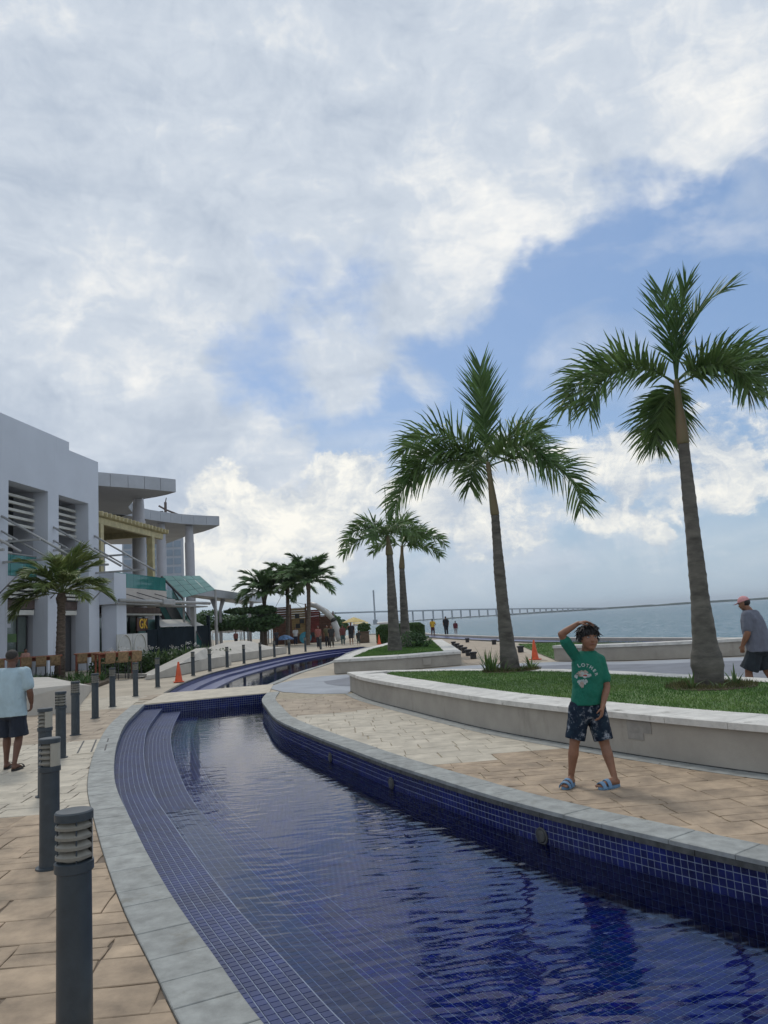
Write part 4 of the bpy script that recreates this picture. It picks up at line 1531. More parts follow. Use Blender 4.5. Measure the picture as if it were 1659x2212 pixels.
# plants round the feet of the two near palms
def foot_plants(cx, cy, label, seedv, spots):
    rr = random.Random(seedv)
    root = empty('ground_plants', (cx, cy, 0.45), 0, label, 'plants')
    mb = MB()
    for (dx, dy, n, h, sp) in spots:
        strap_plant(mb, dx, dy, 0, n, h, sp, 0.020, rr)
    mb.build('leaves', M['strap'], root, kind='stuff')
    mb = MB()
    for _ in range(2600):
        th = rr.uniform(0, 2 * pi); r_ = sqrt(rr.uniform(0.10, 1)) * 0.62
        x, y = cos(th) * r_, sin(th) * r_ * 0.9
        h = rr.uniform(0.03, 0.11); w_ = 0.006
        a = rr.uniform(0, 6.28)
        k = len(mb.v)
        mb.v += [(x - cos(a) * w_, y - sin(a) * w_, 0), (x + cos(a) * w_, y + sin(a) * w_, 0), (x + rr.uniform(-.07, .07), y + rr.uniform(-.07, .07), h)]
        mb.f.append((k, k + 1, k + 2))
    mb.build('dry_grass', M['dry'], root, kind='stuff')
    MB().lathe([(0.62, 0.0), (0.60, 0.022), (0.3, 0.03), (0.01, 0.03)], 28).build('soil_ring', M['soil'], root, True)


foot_plants(2.5, 16.7, 'spiky green strap-leaved plants round the foot of the palm left of the boy', 2, [(-0.42, -0.15, 26, 0.52, 0.36), (-0.2, -0.35, 12, 0.3, 0.3), (0.42, -0.1, 26, 0.36, 0.3), (0.1, -0.4, 9, 0.2, 0.3), (-.5, .1, 12, .6, .3)])
foot_plants(4.5, 11.25, 'sparse green strap leaves and dry grass round the thick palm foot', 5, [(-0.33, -0.18, 8, 0.30, 0.28), (0.30, -0.12, 11, 0.32, 0.22), (-0.02, -0.38, 6, 0.20, 0.25), (0.1, 0.2, 3, 0.5, 0.2)])
bush = empty('small_bush', (0.9, 34.0, 0.45), 0, 'small dark bush at the feet of the two far royal palms', 'bush')
mb = MB(); leaf_cloud(mb, [((0, 0, 0.35), (0.55, 0.5, 0.38)), ((0.45, -0.2, 0.25), (0.4, 0.4, 0.28))], 1400, 0.05); mb.build('leaves', M['leafd'], bush, kind='stuff')


# ================================================================== bollard lights
def make_bollard():
    root = empty('bollard_light')
    H_ = 0.93
    MB().lathe([(0.001, 0), (0.098, 0), (0.098, 0.012), (0.072, 0.016), (0.070, 0.70), (0.001, 0.70)], 24).build('post', M['boll'], root, True, auto=40)
    MB().lathe([(0.070, 0.688), (0.0795, 0.692), (0.0795, 0.728), (0.070, 0.733), (0.001, 0.733)], 24).build('collar', M['boll'], root, True, auto=40)
    MB().lathe([(0.001, 0.898), (0.0785, 0.898), (0.0785, 0.928), (0.073, 0.934), (0.001, 0.936)], 24).build('lamp_cap', M['boll'], root, True, auto=40)
    MB().lathe([(0.001, 0.731), (0.046, 0.731), (0.046, 0.90), (0.001, 0.90)], 16).build('lamp_lens', M['lens'], root, True, auto=40)
    # four sloping louvre rings over 200 degrees, facing -Y
    for k in range(4):
        z = 0.745 + k * 0.040
        mb = MB()
        n = 16
        for i in range(n + 1):
            th = R(-190 + 200 * i / n)
            c, s = cos(th), sin(th)
            mb.v += [(0.050 * c, 0.050 * s, z + 0.030), (0.0755 * c, 0.0755 * s, z), (0.0755 * c, 0.0755 * s, z + 0.012), (0.050 * c, 0.050 * s, z + 0.038)]
        for i in range(n):
            a, b = 4 * i, 4 * i + 4
            for j in range(4):
                j2 = (j + 1) % 4
                mb.f.append((a + j, b + j, b + j2, a + j2))
        mb.build('louvre', M['louvre'], root, True, auto=40)
    mb = MB()
    n = 12
    for i in range(n + 1):
        th = R(12 + 156 * i / n)
        c, s = cos(th), sin(th)
        mb.v += [(0.070 * c, 0.070 * s, 0.731), (0.0755 * c, 0.0755 * s, 0.731), (0.0755 * c, 0.0755 * s, 0.898), (0.070 * c, 0.070 * s, 0.898)]
    for i in range(n):
        a, b = 4 * i, 4 * i + 4
        for j in range(4):
            j2 = (j + 1) % 4
            mb.f.append((a + j, b + j, b + j2, a + j2))
    mb.build('side_shield', M['lens'], root, True, auto=40)
    for th in (20, 90, 160, 230, 310):
        mb = MB()
        mb.tube([(0.068 * cos(R(th)), 0.068 * sin(R(th)), 0.731), (0.068 * cos(R(th)), 0.068 * sin(R(th)), 0.899)], 0.004, 6)
        mb.build('stay_rod', M['boll'], root)
    return root


b0 = make_bollard()
bpos = [(-1.40, 3.42, -10), (-2.63, 5.98, -75), (-3.86, 8.66, -80), (-4.84, 11.37, 40), (-5.67, 13.93, 35), (-6.35, 16.63, 40), (-6.88, 19.13, 40), (-7.26, 22.0, 50), (-7.66, 25.38, 50),
        (-7.90, 30.85, 60), (-7.86, 33.5, 60), (-7.68, 36.2, 60), (-7.45, 39.1, 60), (-7.15, 42.2, 60), (-6.85, 45.3, 60), (-6.4, 48.4, 60), (-5.75, 51.7, 60), (-5.0, 54.6, 60)]
blab = ['tall grey bollard light nearest the camera, top lamp with wide louvres',
        'second grey bollard light from the camera, pale shield on the lamp side',
        'grey bollard light half hidden right behind the second one, bright lamp panel',
        'grey bollard light fourth from the camera, beside the man in the pale shirt',
        'grey bollard light fifth from the camera, just beyond the slot drain',
        'grey bollard light sixth from the camera, at the foot of the white wedge planter',
        'grey bollard light nearest the far left corner of the near pool',
        'grey bollard light in front of the wooden bar tables near the crossing walkway',
        'grey bollard light immediately left of the big orange cone',
        'grey bollard light immediately right of the big orange cone',
        'grey bollard light beside the tip of the white wedge wall',
        'grey bollard light beyond the wedge wall, third past the orange cone',
        'grey bollard light before the left end of the white hump, fourth past the cone',
        'grey bollard light in front of the middle of the white hump, fifth past the cone',
        'grey bollard light at the right end of the white hump, sixth past the cone',
        'grey bollard light by the far basin, fourth from the far end of the row',
        'grey bollard light by the far basin, last but one of the row',
        'farthest grey bollard light, at the bend of the far basin']
for i, ((x, y, az), lb) in enumerate(zip(bpos, blab)):
    o = b0 if i == 0 else copy_tree(b0)
    o.location = (x, y, 0)
    o.rotation_euler = (0, 0, R(az))
    tag(o, lb, 'bollard light', 'bollard lights along the pools')
# extra louvre turn for the first: all four slats face the camera already

# low black lights on the path to the sea
lb0 = empty('low_path_light')
MB().bevbox(-0.11, 0.11, -0.11, 0.11, 0, 0.20, 0.01).build('body', M['lowboll'], lb0)
MB().bevbox(-0.14, 0.14, -0.14, 0.14, 0.20, 0.27, 0.01).build('lamp_cap', M['lowboll'], lb0)
lows = [(3.15, 30.69, 'nearest low black path light, at the corner of the far planter'), (3.22, 33.3, 'second low black path light from the planter corner'), (3.30, 36.0, 'third low black path light from the planter corner'),
        (3.38, 38.8, 'fourth low black path light from the planter corner'), (3.46, 41.8, 'fifth low black path light from the planter corner'), (3.55, 45.2, 'sixth low black path light, farthest along the planter side'),
        (5.48, 33.49, 'low black path light beside the royal palm trunk and orange cone'), (5.75, 44.09, 'low black path light on the right edge of the sea path'), (4.87, 50.5, 'low black path light at the sea end of the path')]
for i, (x, y, lb) in enumerate(lows):
    o = lb0 if i == 0 else copy_tree(lb0)
    o.location = (x, y, 0.0)
    tag(o, lb, 'path light', 'low lights on the sea path')


# ================================================================== cones
def make_cone():
    root = empty('traffic_cone')
    MB().bevbox(-0.19, 0.19, -0.19, 0.19, 0, 0.035, 0.012).build('base', M['cone'], root)
    MB().lathe([(0.001, 0.03), (0.145, 0.034), (0.138, 0.06), (0.032, 0.74), (0.024, 0.75), (0.001, 0.75)], 20).build('body', M['cone'], root, True, auto=40)
    return root


c0 = make_cone()
for i, (x, y, rz, s, lb) in enumerate([(-7.50, 27.3, 20, 0.93, 'orange traffic cone between the bollards by the far basin'), (5.02, 27.7, 10, 0.92, 'orange traffic cone beside the lawn, right of the middle palm'), (1.2, 59.0, 0, 0.95, 'small orange traffic cone in front of the clipped hedge')]):
    o = c0 if i == 0 else copy_tree(c0)
    if i == 2: x, y = -0.95, 58.0
    o.location = (x, y, 0)
    o.rotation_euler = (0, 0, R(rz))
    o.scale = (s, s, s)
    tag(o, lb, 'traffic cone', 'orange traffic cones')

# ================================================================== left side planters
wedge = empty('wedge_planter', (-9, 20, 0), 0, 'white sloping wedge planter beside the man in the pale shirt', 'planter')
wf = [(-14.5, 18.1), (-8.6, 18.15), (-7.45, 18.2), (-10.3, 26.6)]
wz = [0.20, 0.42, 0.62, 0.10]
wb = [(-16.5, 24.6), (-11.3, 24.0)]
mb = MB()
poly = [(-14.5, 18.1), (-8.6, 18.15), (-7.45, 18.25), (-10.2, 26.5), (-11.3, 25.6), (-15.5, 24.5)]
mb.prism(poly, 0.0, [0.34, 0.40, 0.64, 0.10, 0.52, 0.75])
P_(wedge, mb).build('body', M['white_conc'], wedge)
mb = MB()
mb.prism([(-15.5, 24.6), (-11.3, 25.7), (-10.2, 26.6), (-10.9, 30.5), (-16.4, 36.5), (-18.5, 32)], 0, 0.10)
P_(wedge, mb).build('plant_bed', M['soil'], wedge)
bed_g = empty('bed_grass', (-13.5, 29, 0.1), 0, 'tufts of green grass and low plants at the foot of the coconut palm', 'plants')
mb = MB()
rr = random.Random(5)
for _ in range(70):
    x, y = rr.uniform(-3.2, 2.6), rr.uniform(-3.2, 4.5)
    if not inside((x - 13.5, y + 29), [(-15.5, 24.6), (-11.3, 25.7), (-10.2, 26.6), (-10.9, 30.5), (-16.4, 36.5), (-18.5, 32)]): continue
    strap_plant(mb, x, y, 0, 16, 0.42, 0.35, 0.018, rr)
mb.build('leaves', M['hedge'], bed_g, kind='stuff')

w2 = empty('long_wedge_planter', (-9, 33, 0), 0, 'long white wedge wall rising to a point behind the orange cone', 'planter')
mb = MB()
mb.prism([(-9.55, 30.0), (-8.72, 31.2), (-8.45, 34.6), (-7.98, 38.6), (-8.9, 39.2), (-9.6, 35.0)], 0.0, [0.06, 0.40, 0.46, 0.46, 0.47, 0.42])
P_(w2, mb).build('wall', M['white_conc'], w2)
mb = MB()
mb.add([(-10.4, 31.6, 0.02), (-9.3, 31.0, 0.10), (-8.75, 32.0, 0.44), (-8.42, 36.2, 0.48), (-8.75, 36.6, 0.95), (-9.3, 36.9, 0.93), (-10.4, 31.6, -0.05), (-9.3, 37.0, 0.0), (-8.42, 36.4, 0.0)],
       [(0, 1, 2, 5), (2, 3, 4, 5), (0, 5, 7, 6), (3, 8, 7, 5), (3, 5, 4)])
P_(w2, mb).build('sloping_top', M['white_conc'], w2)
# curved kerb before the shrubs
kr = smooth_curve(catmull([(-11.9, 33.0), (-11.3, 32.4), (-10.6, 32.0), (-9.9, 31.3), (-9.5, 30.1)], 0.1), 4)
kc = empty('kerb', (-11, 32, 0), 0, 'low curved beige kerb in front of the shrubs', 'kerb')
mb = MB(); stone_mesh(mb, kr + offset(kr, 0.18)[::-1], 0, 0.16, 0.01); P_(kc, mb).build('kerb_stone', M['white_conc'], kc)

hump = empty('hump_planter', (-7.5, 45, 0), 0, 'rounded white hump of a planter behind the row of bollards', 'planter')
mb = MB()
n = 22
fr_ = [Vector((-9.2, 40.2)).lerp(Vector((-6.9, 51.0)), i / n) + Vector((0.30 * sin(pi * i / n), 0)) for i in range(n + 1)]
bk_ = [p + Vector((-1.9, 0.9)) for p in fr_]
for i in range(n + 1):
    t = i / n
    mb.v += [(fr_[i].x, fr_[i].y, 0), (fr_[i].x, fr_[i].y, 0.42), (fr_[i].x * .35 + bk_[i].x * .65, fr_[i].y * .35 + bk_[i].y * .65, 0.42 + 0.62 * sin(pi * t) ** 1.3), (bk_[i].x, bk_[i].y, 0.42 + 0.60 * sin(pi * t) ** 1.3), (bk_[i].x, bk_[i].y, 0)]
for i in range(n):
    for j in range(4):
        a = 5 * i + j
        mb.f.append((a, a + 5, a + 6, a + 1))
mb.f.append((0, 1, 2, 3, 4)); mb.f.append(tuple(5 * n + j for j in (4, 3, 2, 1, 0)))
P_(hump, mb).build('body', M['white_conc'], hump, True, auto=35)

# shrub bed
sh = empty('shrub_bed', (-10.5, 34.5, 0), 0, 'dense green shrubs with small white flowers in front of the dark hoarding', 'shrubs')
mb = MB()
cl = []
rr = random.Random(9)
for _ in range(34):
    t = rr.random()
    cx, cy = -12.1 + 2.9 * t + rr.uniform(-.5, .3), 33.6 + 7.0 * t + rr.uniform(-.6, 1.0)
    hgt = rr.uniform(0.30, 0.58) * (1.15 - 0.3 * t)
    cl.append(((cx + 10.5, cy - 34.5, hgt * 0.75), (0.55, 0.55, hgt)))
leaf_cloud(mb, cl, 15000, 0.075, rr)
mb.build('leaves', M['leaf'], sh, kind='stuff')
mb = MB()
for _ in range(46):
    t = rr.random()
    x, y, z = -12.0 + 2.9 * t + rr.uniform(-.4, .3) + 10.5, 33.2 + 6.8 * t - 34.5, rr.uniform(0.8, 1.25)
    leaf_cloud(mb, [((x, y, z), (0.09, 0.09, 0.07))], 14, 0.035, rr)
mb.build('flowers', M['petal'], sh, kind='stuff')
mb = MB()
for _ in range(16):
    t = rr.random()
    strap_plant(mb, -12.0 + 2.6 * t + 10.5, 33.0 + 6.5 * t - 34.5, 0.2, 14, 1.0, 0.5, 0.03, rr)
mb.build('strap_leaves', M['strap'], sh, kind='stuff')
sh2 = empty('flower_bed', (-9.5, 42, 0), 0, 'green and rosy low flower bed left of the white hump', 'shrubs')
mb = MB(); leaf_cloud(mb, [((rr.uniform(-1.6, .3), rr.uniform(-3, 5), 0.35), (0.6, 0.6, 0.4)) for _ in range(16)], 6000, 0.07, rr); mb.build('leaves', M['hedge'], sh2, kind='stuff')


# ================================================================== bar tables and chairs on the terrace
def make_bar_chair():
    r = empty('bar_chair')
    for sx in (-1, 1):
        MB().tube([(sx * 0.19, -0.19, 0), (sx * 0.18, -0.17, 0.70)], 0.017, 6).build('leg', M['frame'], r)
        MB().tube([(sx * 0.19, 0.20, 0), (sx * 0.18, 0.18, 0.70), (sx * 0.18, 0.24, 1.08)], 0.017, 6).build('leg', M['frame'], r)
    MB().bevbox(-0.20, 0.20, -0.19, 0.20, 0.66, 0.73, 0.015).build('seat', M['wicker'], r)
    MB().bevbox(-0.20, 0.20, -0.016, 0.016, 0.0, 0.36, 0.01, Matrix.Translation((0, 0.225, 0.73)) @ Matrix.Rotation(R(-9), 4, 'X')).build('backrest', M['wicker'], r)
    MB().tube([(-0.18, -0.18, 0.28), (0.18, -0.18, 0.28)], 0.012, 6).build('footrest', M['frame'], r)
    return r


def make_bar_table():
    r = empty('bar_table')
    MB().bevbox(-0.85, 0.85, -0.30, 0.30, 1.02, 1.09, 0.01).build('tabletop', M['redwood'], r)
    for sx in (-0.75, 0.75):
        for sy in (-0.22, 0.22):
            MB().box(sx - 0.03, sx + 0.03, sy - 0.03, sy + 0.03, 0, 1.02).build('leg', M['redwood'], r)
    MB().box(-0.72, 0.72, -0.02, 0.02, 0.88, 1.018).build('apron', M['redwood'], r)
    return r


tb0 = make_bar_table(); bc0 = make_bar_chair()
A_ = R(6.0)
fdir = Vector((sin(A_), cos(A_)))
tdefs = []
# rows run along the building front
row1 = Vector((-13.9, 27.2)); row2 = Vector((-10.6, 29.2))
spots = [((-16.9, 32.2), 'red-brown bar table behind the head of the man in the pale shirt'), ((-15.0, 33.2), 'red-brown bar table left of the coconut palm trunk'), ((-13.1, 34.3), 'red-brown bar table right of the coconut palm trunk'), ((-11.35, 32.0), 'red-brown bar table nearest the shrubs')]
for i, ((x, y), lb) in enumerate(spots):
    t = tb0 if i == 0 else copy_tree(tb0)
    t.location = (x, y, 0.0); t.rotation_euler = (0, 0, R(26 if i < 3 else 40))
    tag(t, lb, 'bar table', 'bar tables on the terrace')
ck = 0
names_ = ['left', 'middle', 'right']
where = ['behind the man in the pale shirt', 'just left of the coconut trunk', 'just right of the coconut trunk', 'nearest the shrubs']
for i, ((x, y), lb) in enumerate(spots):
    an = R(26 if i < 3 else 40)
    for q, u in enumerate((-0.55, 0.0, 0.55)):
        o = bc0 if ck == 0 else copy_tree(bc0)
        ck += 1
        # the chair stands on the promenade side with its back to the camera
        px, py = x + cos(an) * u + sin(an) * 0.62, y + sin(an) * u - cos(an) * 0.62
        o.location = (px, py, 0); o.rotation_euler = (0, 0, an + pi + R(rnd.uniform(-6, 6)))
        tag(o, f'tan wicker bar chair, {names_[q]} of the three {where[i]}', 'bar chair', 'bar chairs on the terrace')


# ================================================================== white shop building
C0 = (-16.75, 43.9)
bl = empty('white_building', (*C0, 0), -A_, 'two-storey white shop building with deep bays and louvres', 'building')
# local axes: x out of the facade, y along it away from the camera
bays = [(-17.2, -13.9), (-12.8, -9.4), (-8.33, -4.9), (-3.86, -0.65)]
TOPB = 9.34
mb = MB()
prev = -24.0
for a, b in bays:
    mb.box(-0.8, 0, prev, a, -0.05, TOPB)
    prev = b
mb.box(-0.8, 0, prev, 0.55, -0.05, TOPB)
mb.box(-0.8, 0, -24, -2.77, TOPB + .0005, 12.44)
mb.box(-0.8, 0, -2.7695, 0.55, TOPB + .0005, 11.99)
mb.box(-14, -0.8005, -24, 0.55, 9.6, 11.4)
mb.box(-14, -0.8005, 0.05, 0.55, -0.05, 9.599)
mb.build('wall', M['wall'], bl)
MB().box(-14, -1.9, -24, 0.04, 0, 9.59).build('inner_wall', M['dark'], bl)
for bi, (a, b) in enumerate(bays):
    # side returns, ceiling of the recess
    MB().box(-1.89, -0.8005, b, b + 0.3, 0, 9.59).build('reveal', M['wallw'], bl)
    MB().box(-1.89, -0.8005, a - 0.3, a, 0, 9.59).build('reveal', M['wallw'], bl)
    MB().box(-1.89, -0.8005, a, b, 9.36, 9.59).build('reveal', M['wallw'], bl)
    MB().box(-1.89, -0.55, a + .002, b - .002, 4.55, 4.9).build('floor_slab', M['wallw'], bl)
    for k in range(9):
        z = 8.85 - k * 0.36
        if k in (5,): continue
        MB().box(-0.90, -0.72, a + .004, b - 0.004 if k < 5 else a + 1.5, z, z + 0.13).build('louvre_slat', M['trim'], bl)
    # balcony glass
    for g_ in range(3):
        w_ = (b - a) / 3
        MB().box(-0.62, -0.60, a + g_ * w_ + .02, a + (g_ + 1) * w_ - .02, 4.92, 5.95).build('balcony_glass', M['teal'], bl)
    MB().tube([(-0.61, a, 6.0), (-0.61, b, 6.0)], 0.03, 8).build('handrail', M['steel'], bl)
    # upper door behind
    MB().box(-1.88, -1.84, a + 0.8, a + 1.9, 4.95, 7.2).build('upper_window', M['shopglass'], bl)
    for k in range(4):
        z = 3.85 + k * 0.20
        MB().box(-0.66, -0.50, a + .004, b - .004, z, z + 0.11).build('louvre_slat', M['trim'], bl)
    MB().box(-0.86, -0.70, a + .004, b - .004, 3.34, 3.78).build('cladding_band', M['brown'], bl)
    MB().box(-0.84, -0.56, a + .004, b - .30, 3.04, 3.28).build('shutter_box', M['trim'], bl)
    # shop front
    wide = bi != 3
    gx = -0.95
    fr_y = [a + .01, a + 1.15, a + 2.25, b - 0.35] if wide else [a + .01, a + 1.1, a + 1.7, b - 0.35]
    for y0, y1 in zip(fr_y, fr_y[1:]):
        MB().box(gx, gx + 0.02, y0 + 0.04, y1 - 0.04, 0.08, 2.98).build('shop_window', M['shopglass'], bl)
    for y0 in fr_y:
        MB().box(gx - 0.03, gx + 0.06, y0 - 0.04, y0 + 0.04, 0, 3.02).build('window_frame', M['frame'], bl)
    MB().box(gx - 0.03, gx + 0.055, a + .05, b - .39, 2.985, 3.038).build('window_frame', M['frame'], bl)
    if not wide:
        MB().box(gx + 0.025, gx + 0.05, a + 1.75, b - 0.42, 0.02, 2.97).build('grey_shutter', M['steel'] if 0 else M['frame'], bl)
# letters seen in the shop window are unreadable; pale displays behind the glass
for (y0, y1, z0, z1) in ((-8.1, -6.0, 1.75, 2.15), (-8.1, -5.4, 1.05, 1.25), (-7.9, -6.6, 2.45, 2.65)):
    MB().box(-0.925, -0.915, y0, y1, z0, z1).build('window_display', M['wallw'] if z0 > 2 else M['leafd'], bl)

# tensioned canopy outriggers
for (s, lb) in ((-13.35, 'steel canopy arm on the leftmost pier of the white building'), (-8.86, 'steel canopy arm on the pier left of the coconut palm'), (-4.38, 'steel canopy arm on the middle pier behind the coconut palm'), (0.0, 'steel canopy arm at the right corner of the white building')):
    r_ = empty('canopy_arm'); r_.parent = bl
    MB().tube([(0.0, s, 7.55), (2.1, s + 0.2, 6.2), (3.5, s + .35, 5.3)], 0.055, 8).build('stay', M['steel'], r_, True)
    MB().tube([(0.0, s, 6.85), (1.2, s + 0.1, 6.1), (2.2, s + .25, 5.45)], 0.045, 8).build('stay', M['steel'], r_, True)
    MB().box(0.0, 1.9, s - 0.05, s + 0.07, 6.28, 6.38).build('bracket', M['steel'], r_)
    MB().box(0.0, 2.9, s + 0.10, s + 0.22, 5.36, 5.46).build('bracket', M['steel'], r_)
    MB().tube([(0.02, s - .3, 3.85), (1.2, s - .1, 5.05)], 0.035, 8).build('brace', M['steel'], r_, True)

# ================================================================== restaurant block right of the corner
rb = empty('terrace_building', (*C0, 0), -A_, 'terrace building with yellow pergola, green glass balcony and shopfront', 'building')
MB().box(-5.0, 0, 0.56, 10.5, 3.80, 4.70).build('balcony_slab', M['slab'], rb)
MB().box(-0.02, 0.9, 0.85, 2.12, -0.05, 3.6).build('pier', M['wall'], rb)
MB().box(-0.02, 0.9, 0.56, 2.12, 3.6005, 5.40).build('pier', M['wall'], rb)
for k in range(8):
    y0 = 2.16 + k * 1.04
    MB().box(-0.06, -0.04, y0 + .015, y0 + 1.025, 4.72, 5.62).build('balcony_glass', M['teal'], rb)
MB().box(-5.4, -5.0005, 0.56, 11.5, -0.05, 9.2).build('back_wall', M['wallw'], rb)
MB().box(-4.99, -4.95, 2.0, 3.2, 4.71, 7.0).build('door', M['shopglass'], rb)
for yy in (3.9, 5.0, 6.1, 7.2):
    MB().box(-4.99, -4.93, yy, yy + 0.09, 4.71, 7.3).build('window_frame', M['frame'], rb)
    MB().box(-4.99, -4.955, yy + .1, yy + 1.0, 4.75, 7.2).build('window', M['shopglass'], rb)
MB().box(-4.99, -4.90, 0.6, 8.4, 7.35, 7.75).build('sign_band', M['brown'], rb)
# shopfront below
MB().box(-1.6, -1.55, 2.0, 10.4, 0, 3.0).build('shop_window', M['shopglass'], rb)
for k in range(8):
    MB().box(-1.54, -1.48, 2.0 + k * 1.15, 2.07 + k * 1.15, 0, 3.0).build('window_frame', M['frame'], rb)
for yy, wd in ((2.5, .5), (3.3, .35), (8.1, .6)):
    MB().box(-1.70, -1.605, yy, yy + wd, 0.3, 2.7).build('curtain', M['whitep'], rb)
MB().box(-1.7, -0.3, 2.1, 10.3, 3.02, 3.14).build('shop_ledge', M['trim'], rb)
MB().box(-1.72, -0.4, 2.1, 10.3, 3.1405, 3.55).build('fascia_band', M['brown'], rb)
# steel canopy above the shop
MB().tube([(1.2, 0.6, 3.78), (1.2, 16.0, 3.86)], 0.115, 10).build('canopy_beam', M['steel'], rb, True)
MB().box(0.0, 1.1, 0.6, 15.9, 3.58, 3.66).build('canopy_panel', M['steel'], rb)
MB().bevbox(1.1, 1.38, 6.6, 8.6, 3.62, 4.0, 0.03).build('canopy_joint', M['steel'], rb)
for yy in (2.6, 5.6, 8.4):
    MB().tube([(0.02, yy, 4.45), (1.2, yy + 1.9, 3.86)], 0.028, 6).build('canopy_rod', M['frame'], rb)
MB().box(0.7, 1.0, 13.2, 13.6, 0, 3.58).build('canopy_post', M['steel'], rb)
# yellow pergola: posts, beams, joists
for (x, y) in ((-0.35, 1.3), (-0.35, 8.75), (-4.6, 1.3), (-4.6, 8.75)):
    MB().bevbox(x - .2, x + .2, y - .2, y + .2, 4.705, 8.40, 0.02).build('pergola_post', M['yellow'], rb)
MB().bevbox(-0.35 - .14, -0.35 + .14, 0.57, 10.6, 8.4005, 8.80, 0.02).build('pergola_beam', M['yellow'], rb)
MB().bevbox(-4.6 - .14, -4.6 + .14, 0.57, 10.6, 8.4005, 8.80, 0.02).build('pergola_beam', M['yellow'], rb)
MB().bevbox(-4.4, -0.5, 8.5, 8.8, 8.4005, 8.78, 0.02).build('pergola_beam', M['yellow'], rb)
for k in range(19):
    yy = 0.75 + k * 0.55
    MB().bevbox(-5.1, 0.15, yy, yy + 0.13, 8.8005, 9.08, 0.02).build('pergola_joist', M['yellow'], rb)
MB().box(-4.9, -0.1, 0.6, 10.6, 9.081, 9.12).build('pergola_roof', M['slab'], rb)

# shop sign
sg = empty('shop_sign', (*C0, 0), -A_, 'brown shop sign with big yellow letters GK', 'sign')
MB().bevbox(0.0, 0.08, 4.65, 6.3, 1.98, 2.80, 0.01, Matrix.Translation((0.35, 0, 0))).build('board', M['signb'], sg)


def text_mesh(s, size, m, parent, name='lettering', depth=0.01, bold=0.0):
    cu = bpy.data.curves.new(name, 'FONT')
    cu.body = s
    cu.size = size
    cu.extrude = depth
    cu.offset = bold
    cu.align_x = 'CENTER'; cu.align_y = 'CENTER'
    o = bpy.data.objects.new(name, cu)
    col.objects.link(o)
    dg = bpy.context.evaluated_depsgraph_get()
    me = bpy.data.meshes.new_from_object(o.evaluated_get(dg))
    bpy.data.objects.remove(o)
    me.materials.clear(); me.materials.append(m)
    o = bpy.data.objects.new(name, me)
    col.objects.link(o)
    o.parent = parent
    return o


t_ = text_mesh('GK', 0.86, M['signy'], sg, depth=0.012, bold=0.012)
t_.matrix_local = Matrix.Translation((0.45, 5.5, 2.42)) @ Matrix(((0, 0, 1, 0), (1, 0, 0, 0), (0, 1, 0, 0), (0, 0, 0, 1)))

# white arch screens
sc0 = empty('arch_screen')
mb = MB()
for k in range(14):
    mb.box(-0.03 + 0.006 * (k % 2), 0.03, k * 0.145, k * 0.145 + 0.14, 0.02, 1.85)
mb.build('corrugated_panel', M['whitep'], sc0)
arc = [(0.06, 0.10, 0.02)] + [(0.06, 0.95 - 0.85 * cos(R(a)), 0.95 + 0.85 * sin(R(a))) for a in range(0, 181, 12)] + [(0.06, 1.8, 0.02)]
MB().tube(arc, 0.03, 6).build('arch_frame', M['trim'], sc0, True)
MB().tube([(0.06, 0.12, 0.45), (0.06, 1.78, 0.45)], 0.02, 6).build('arch_rail', M['trim'], sc0, True)
for i, (yy, lb) in enumerate(((0.6, 'white corrugated screen with an arch, left one by the building corner'), (2.7, 'white corrugated screen with an arch, right one below the shop sign'))):
    o = sc0 if i == 0 else copy_tree(sc0)
    v = Matrix.Rotation(-A_, 3, 'Z') @ Vector((1.0, yy, 0))
    o.location = (C0[0] + v.x, C0[1] + v.y, 0); o.rotation_euler = (0, 0, -A_)
    tag(o, lb, 'screen', 'white arch screens')

# dark hoarding
hb = empty('hoarding', (*C0, 0), -A_, 'dark boarded enclosure with tall posts behind the shrubs', 'fence')
for k in range(8):
    y0 = 4.8 + k * 1.43
    MB().box(0.9, 0.96, y0 + .004, y0 + 1.426, 0.0, 2.05 + 0.02 * k).build('panel', M['hoard'], hb)
MB().box(0.82, 1.0, 6.45, 6.75, 0, 2.95).build('post', M['hoard'], hb)
MB().box(0.82, 1.0, 16.25, 16.6, 0, 2.95).build('post', M['hoard'], hb)
MB().add([(0.8, 7.4, 2.22), (0.8, 15.7, 2.22), (-.2, 15.7, 2.72), (-.2, 9.0, 2.72), (0.8, 7.4, 2.18), (0.8, 15.7, 2.18), (-.2, 15.7, 2.68), (-.2, 9.0, 2.68)], [(0, 1, 2, 3), (7, 6, 5, 4), (0, 4, 5, 1), (3, 2, 6, 7)]).build('awning', M['tent'], hb)
MB().box(-0.5, -0.45, 6.8, 15.8, 0.0, 2.75).build('glass_screen', M['tealp'], hb)

# ================================================================== pavilion with curved roofs
pv = empty('pavilion', (-19, 60, 0), 0, 'tall pavilion with two curved grey roofs on round columns', 'building')


def roof(poly, z0, z1, fascia_pts, name='roof'):
    mb = MB(); mb.prism(poly, z0, z1); P_(pv, mb).build(name, M['soffit'], pv)
    # fascia panels, one object each
    for (a, b) in zip(fascia_pts, fascia_pts[1:]):
        A, B = Vector(a), Vector(b)
        t = (B - A).normalized(); nrm = Vector((t.y, -t.x))
        A2, B2 = A + t * 0.015, B - t * 0.015
        q = [A2, B2, B2 + nrm * 0.05, A2 + nrm * 0.05]
        mb = MB(); mb.prism([tuple(p) for p in q], z0 - 0.04, z1 + 0.03); P_(pv, mb).build('fascia_panel', M['alu'], pv)


def seg_pts(pts, n):
    c = catmull(pts, 0.05)
    return [tuple(c[int(i * (len(c) - 1) / n)]) for i in range(n + 1)]


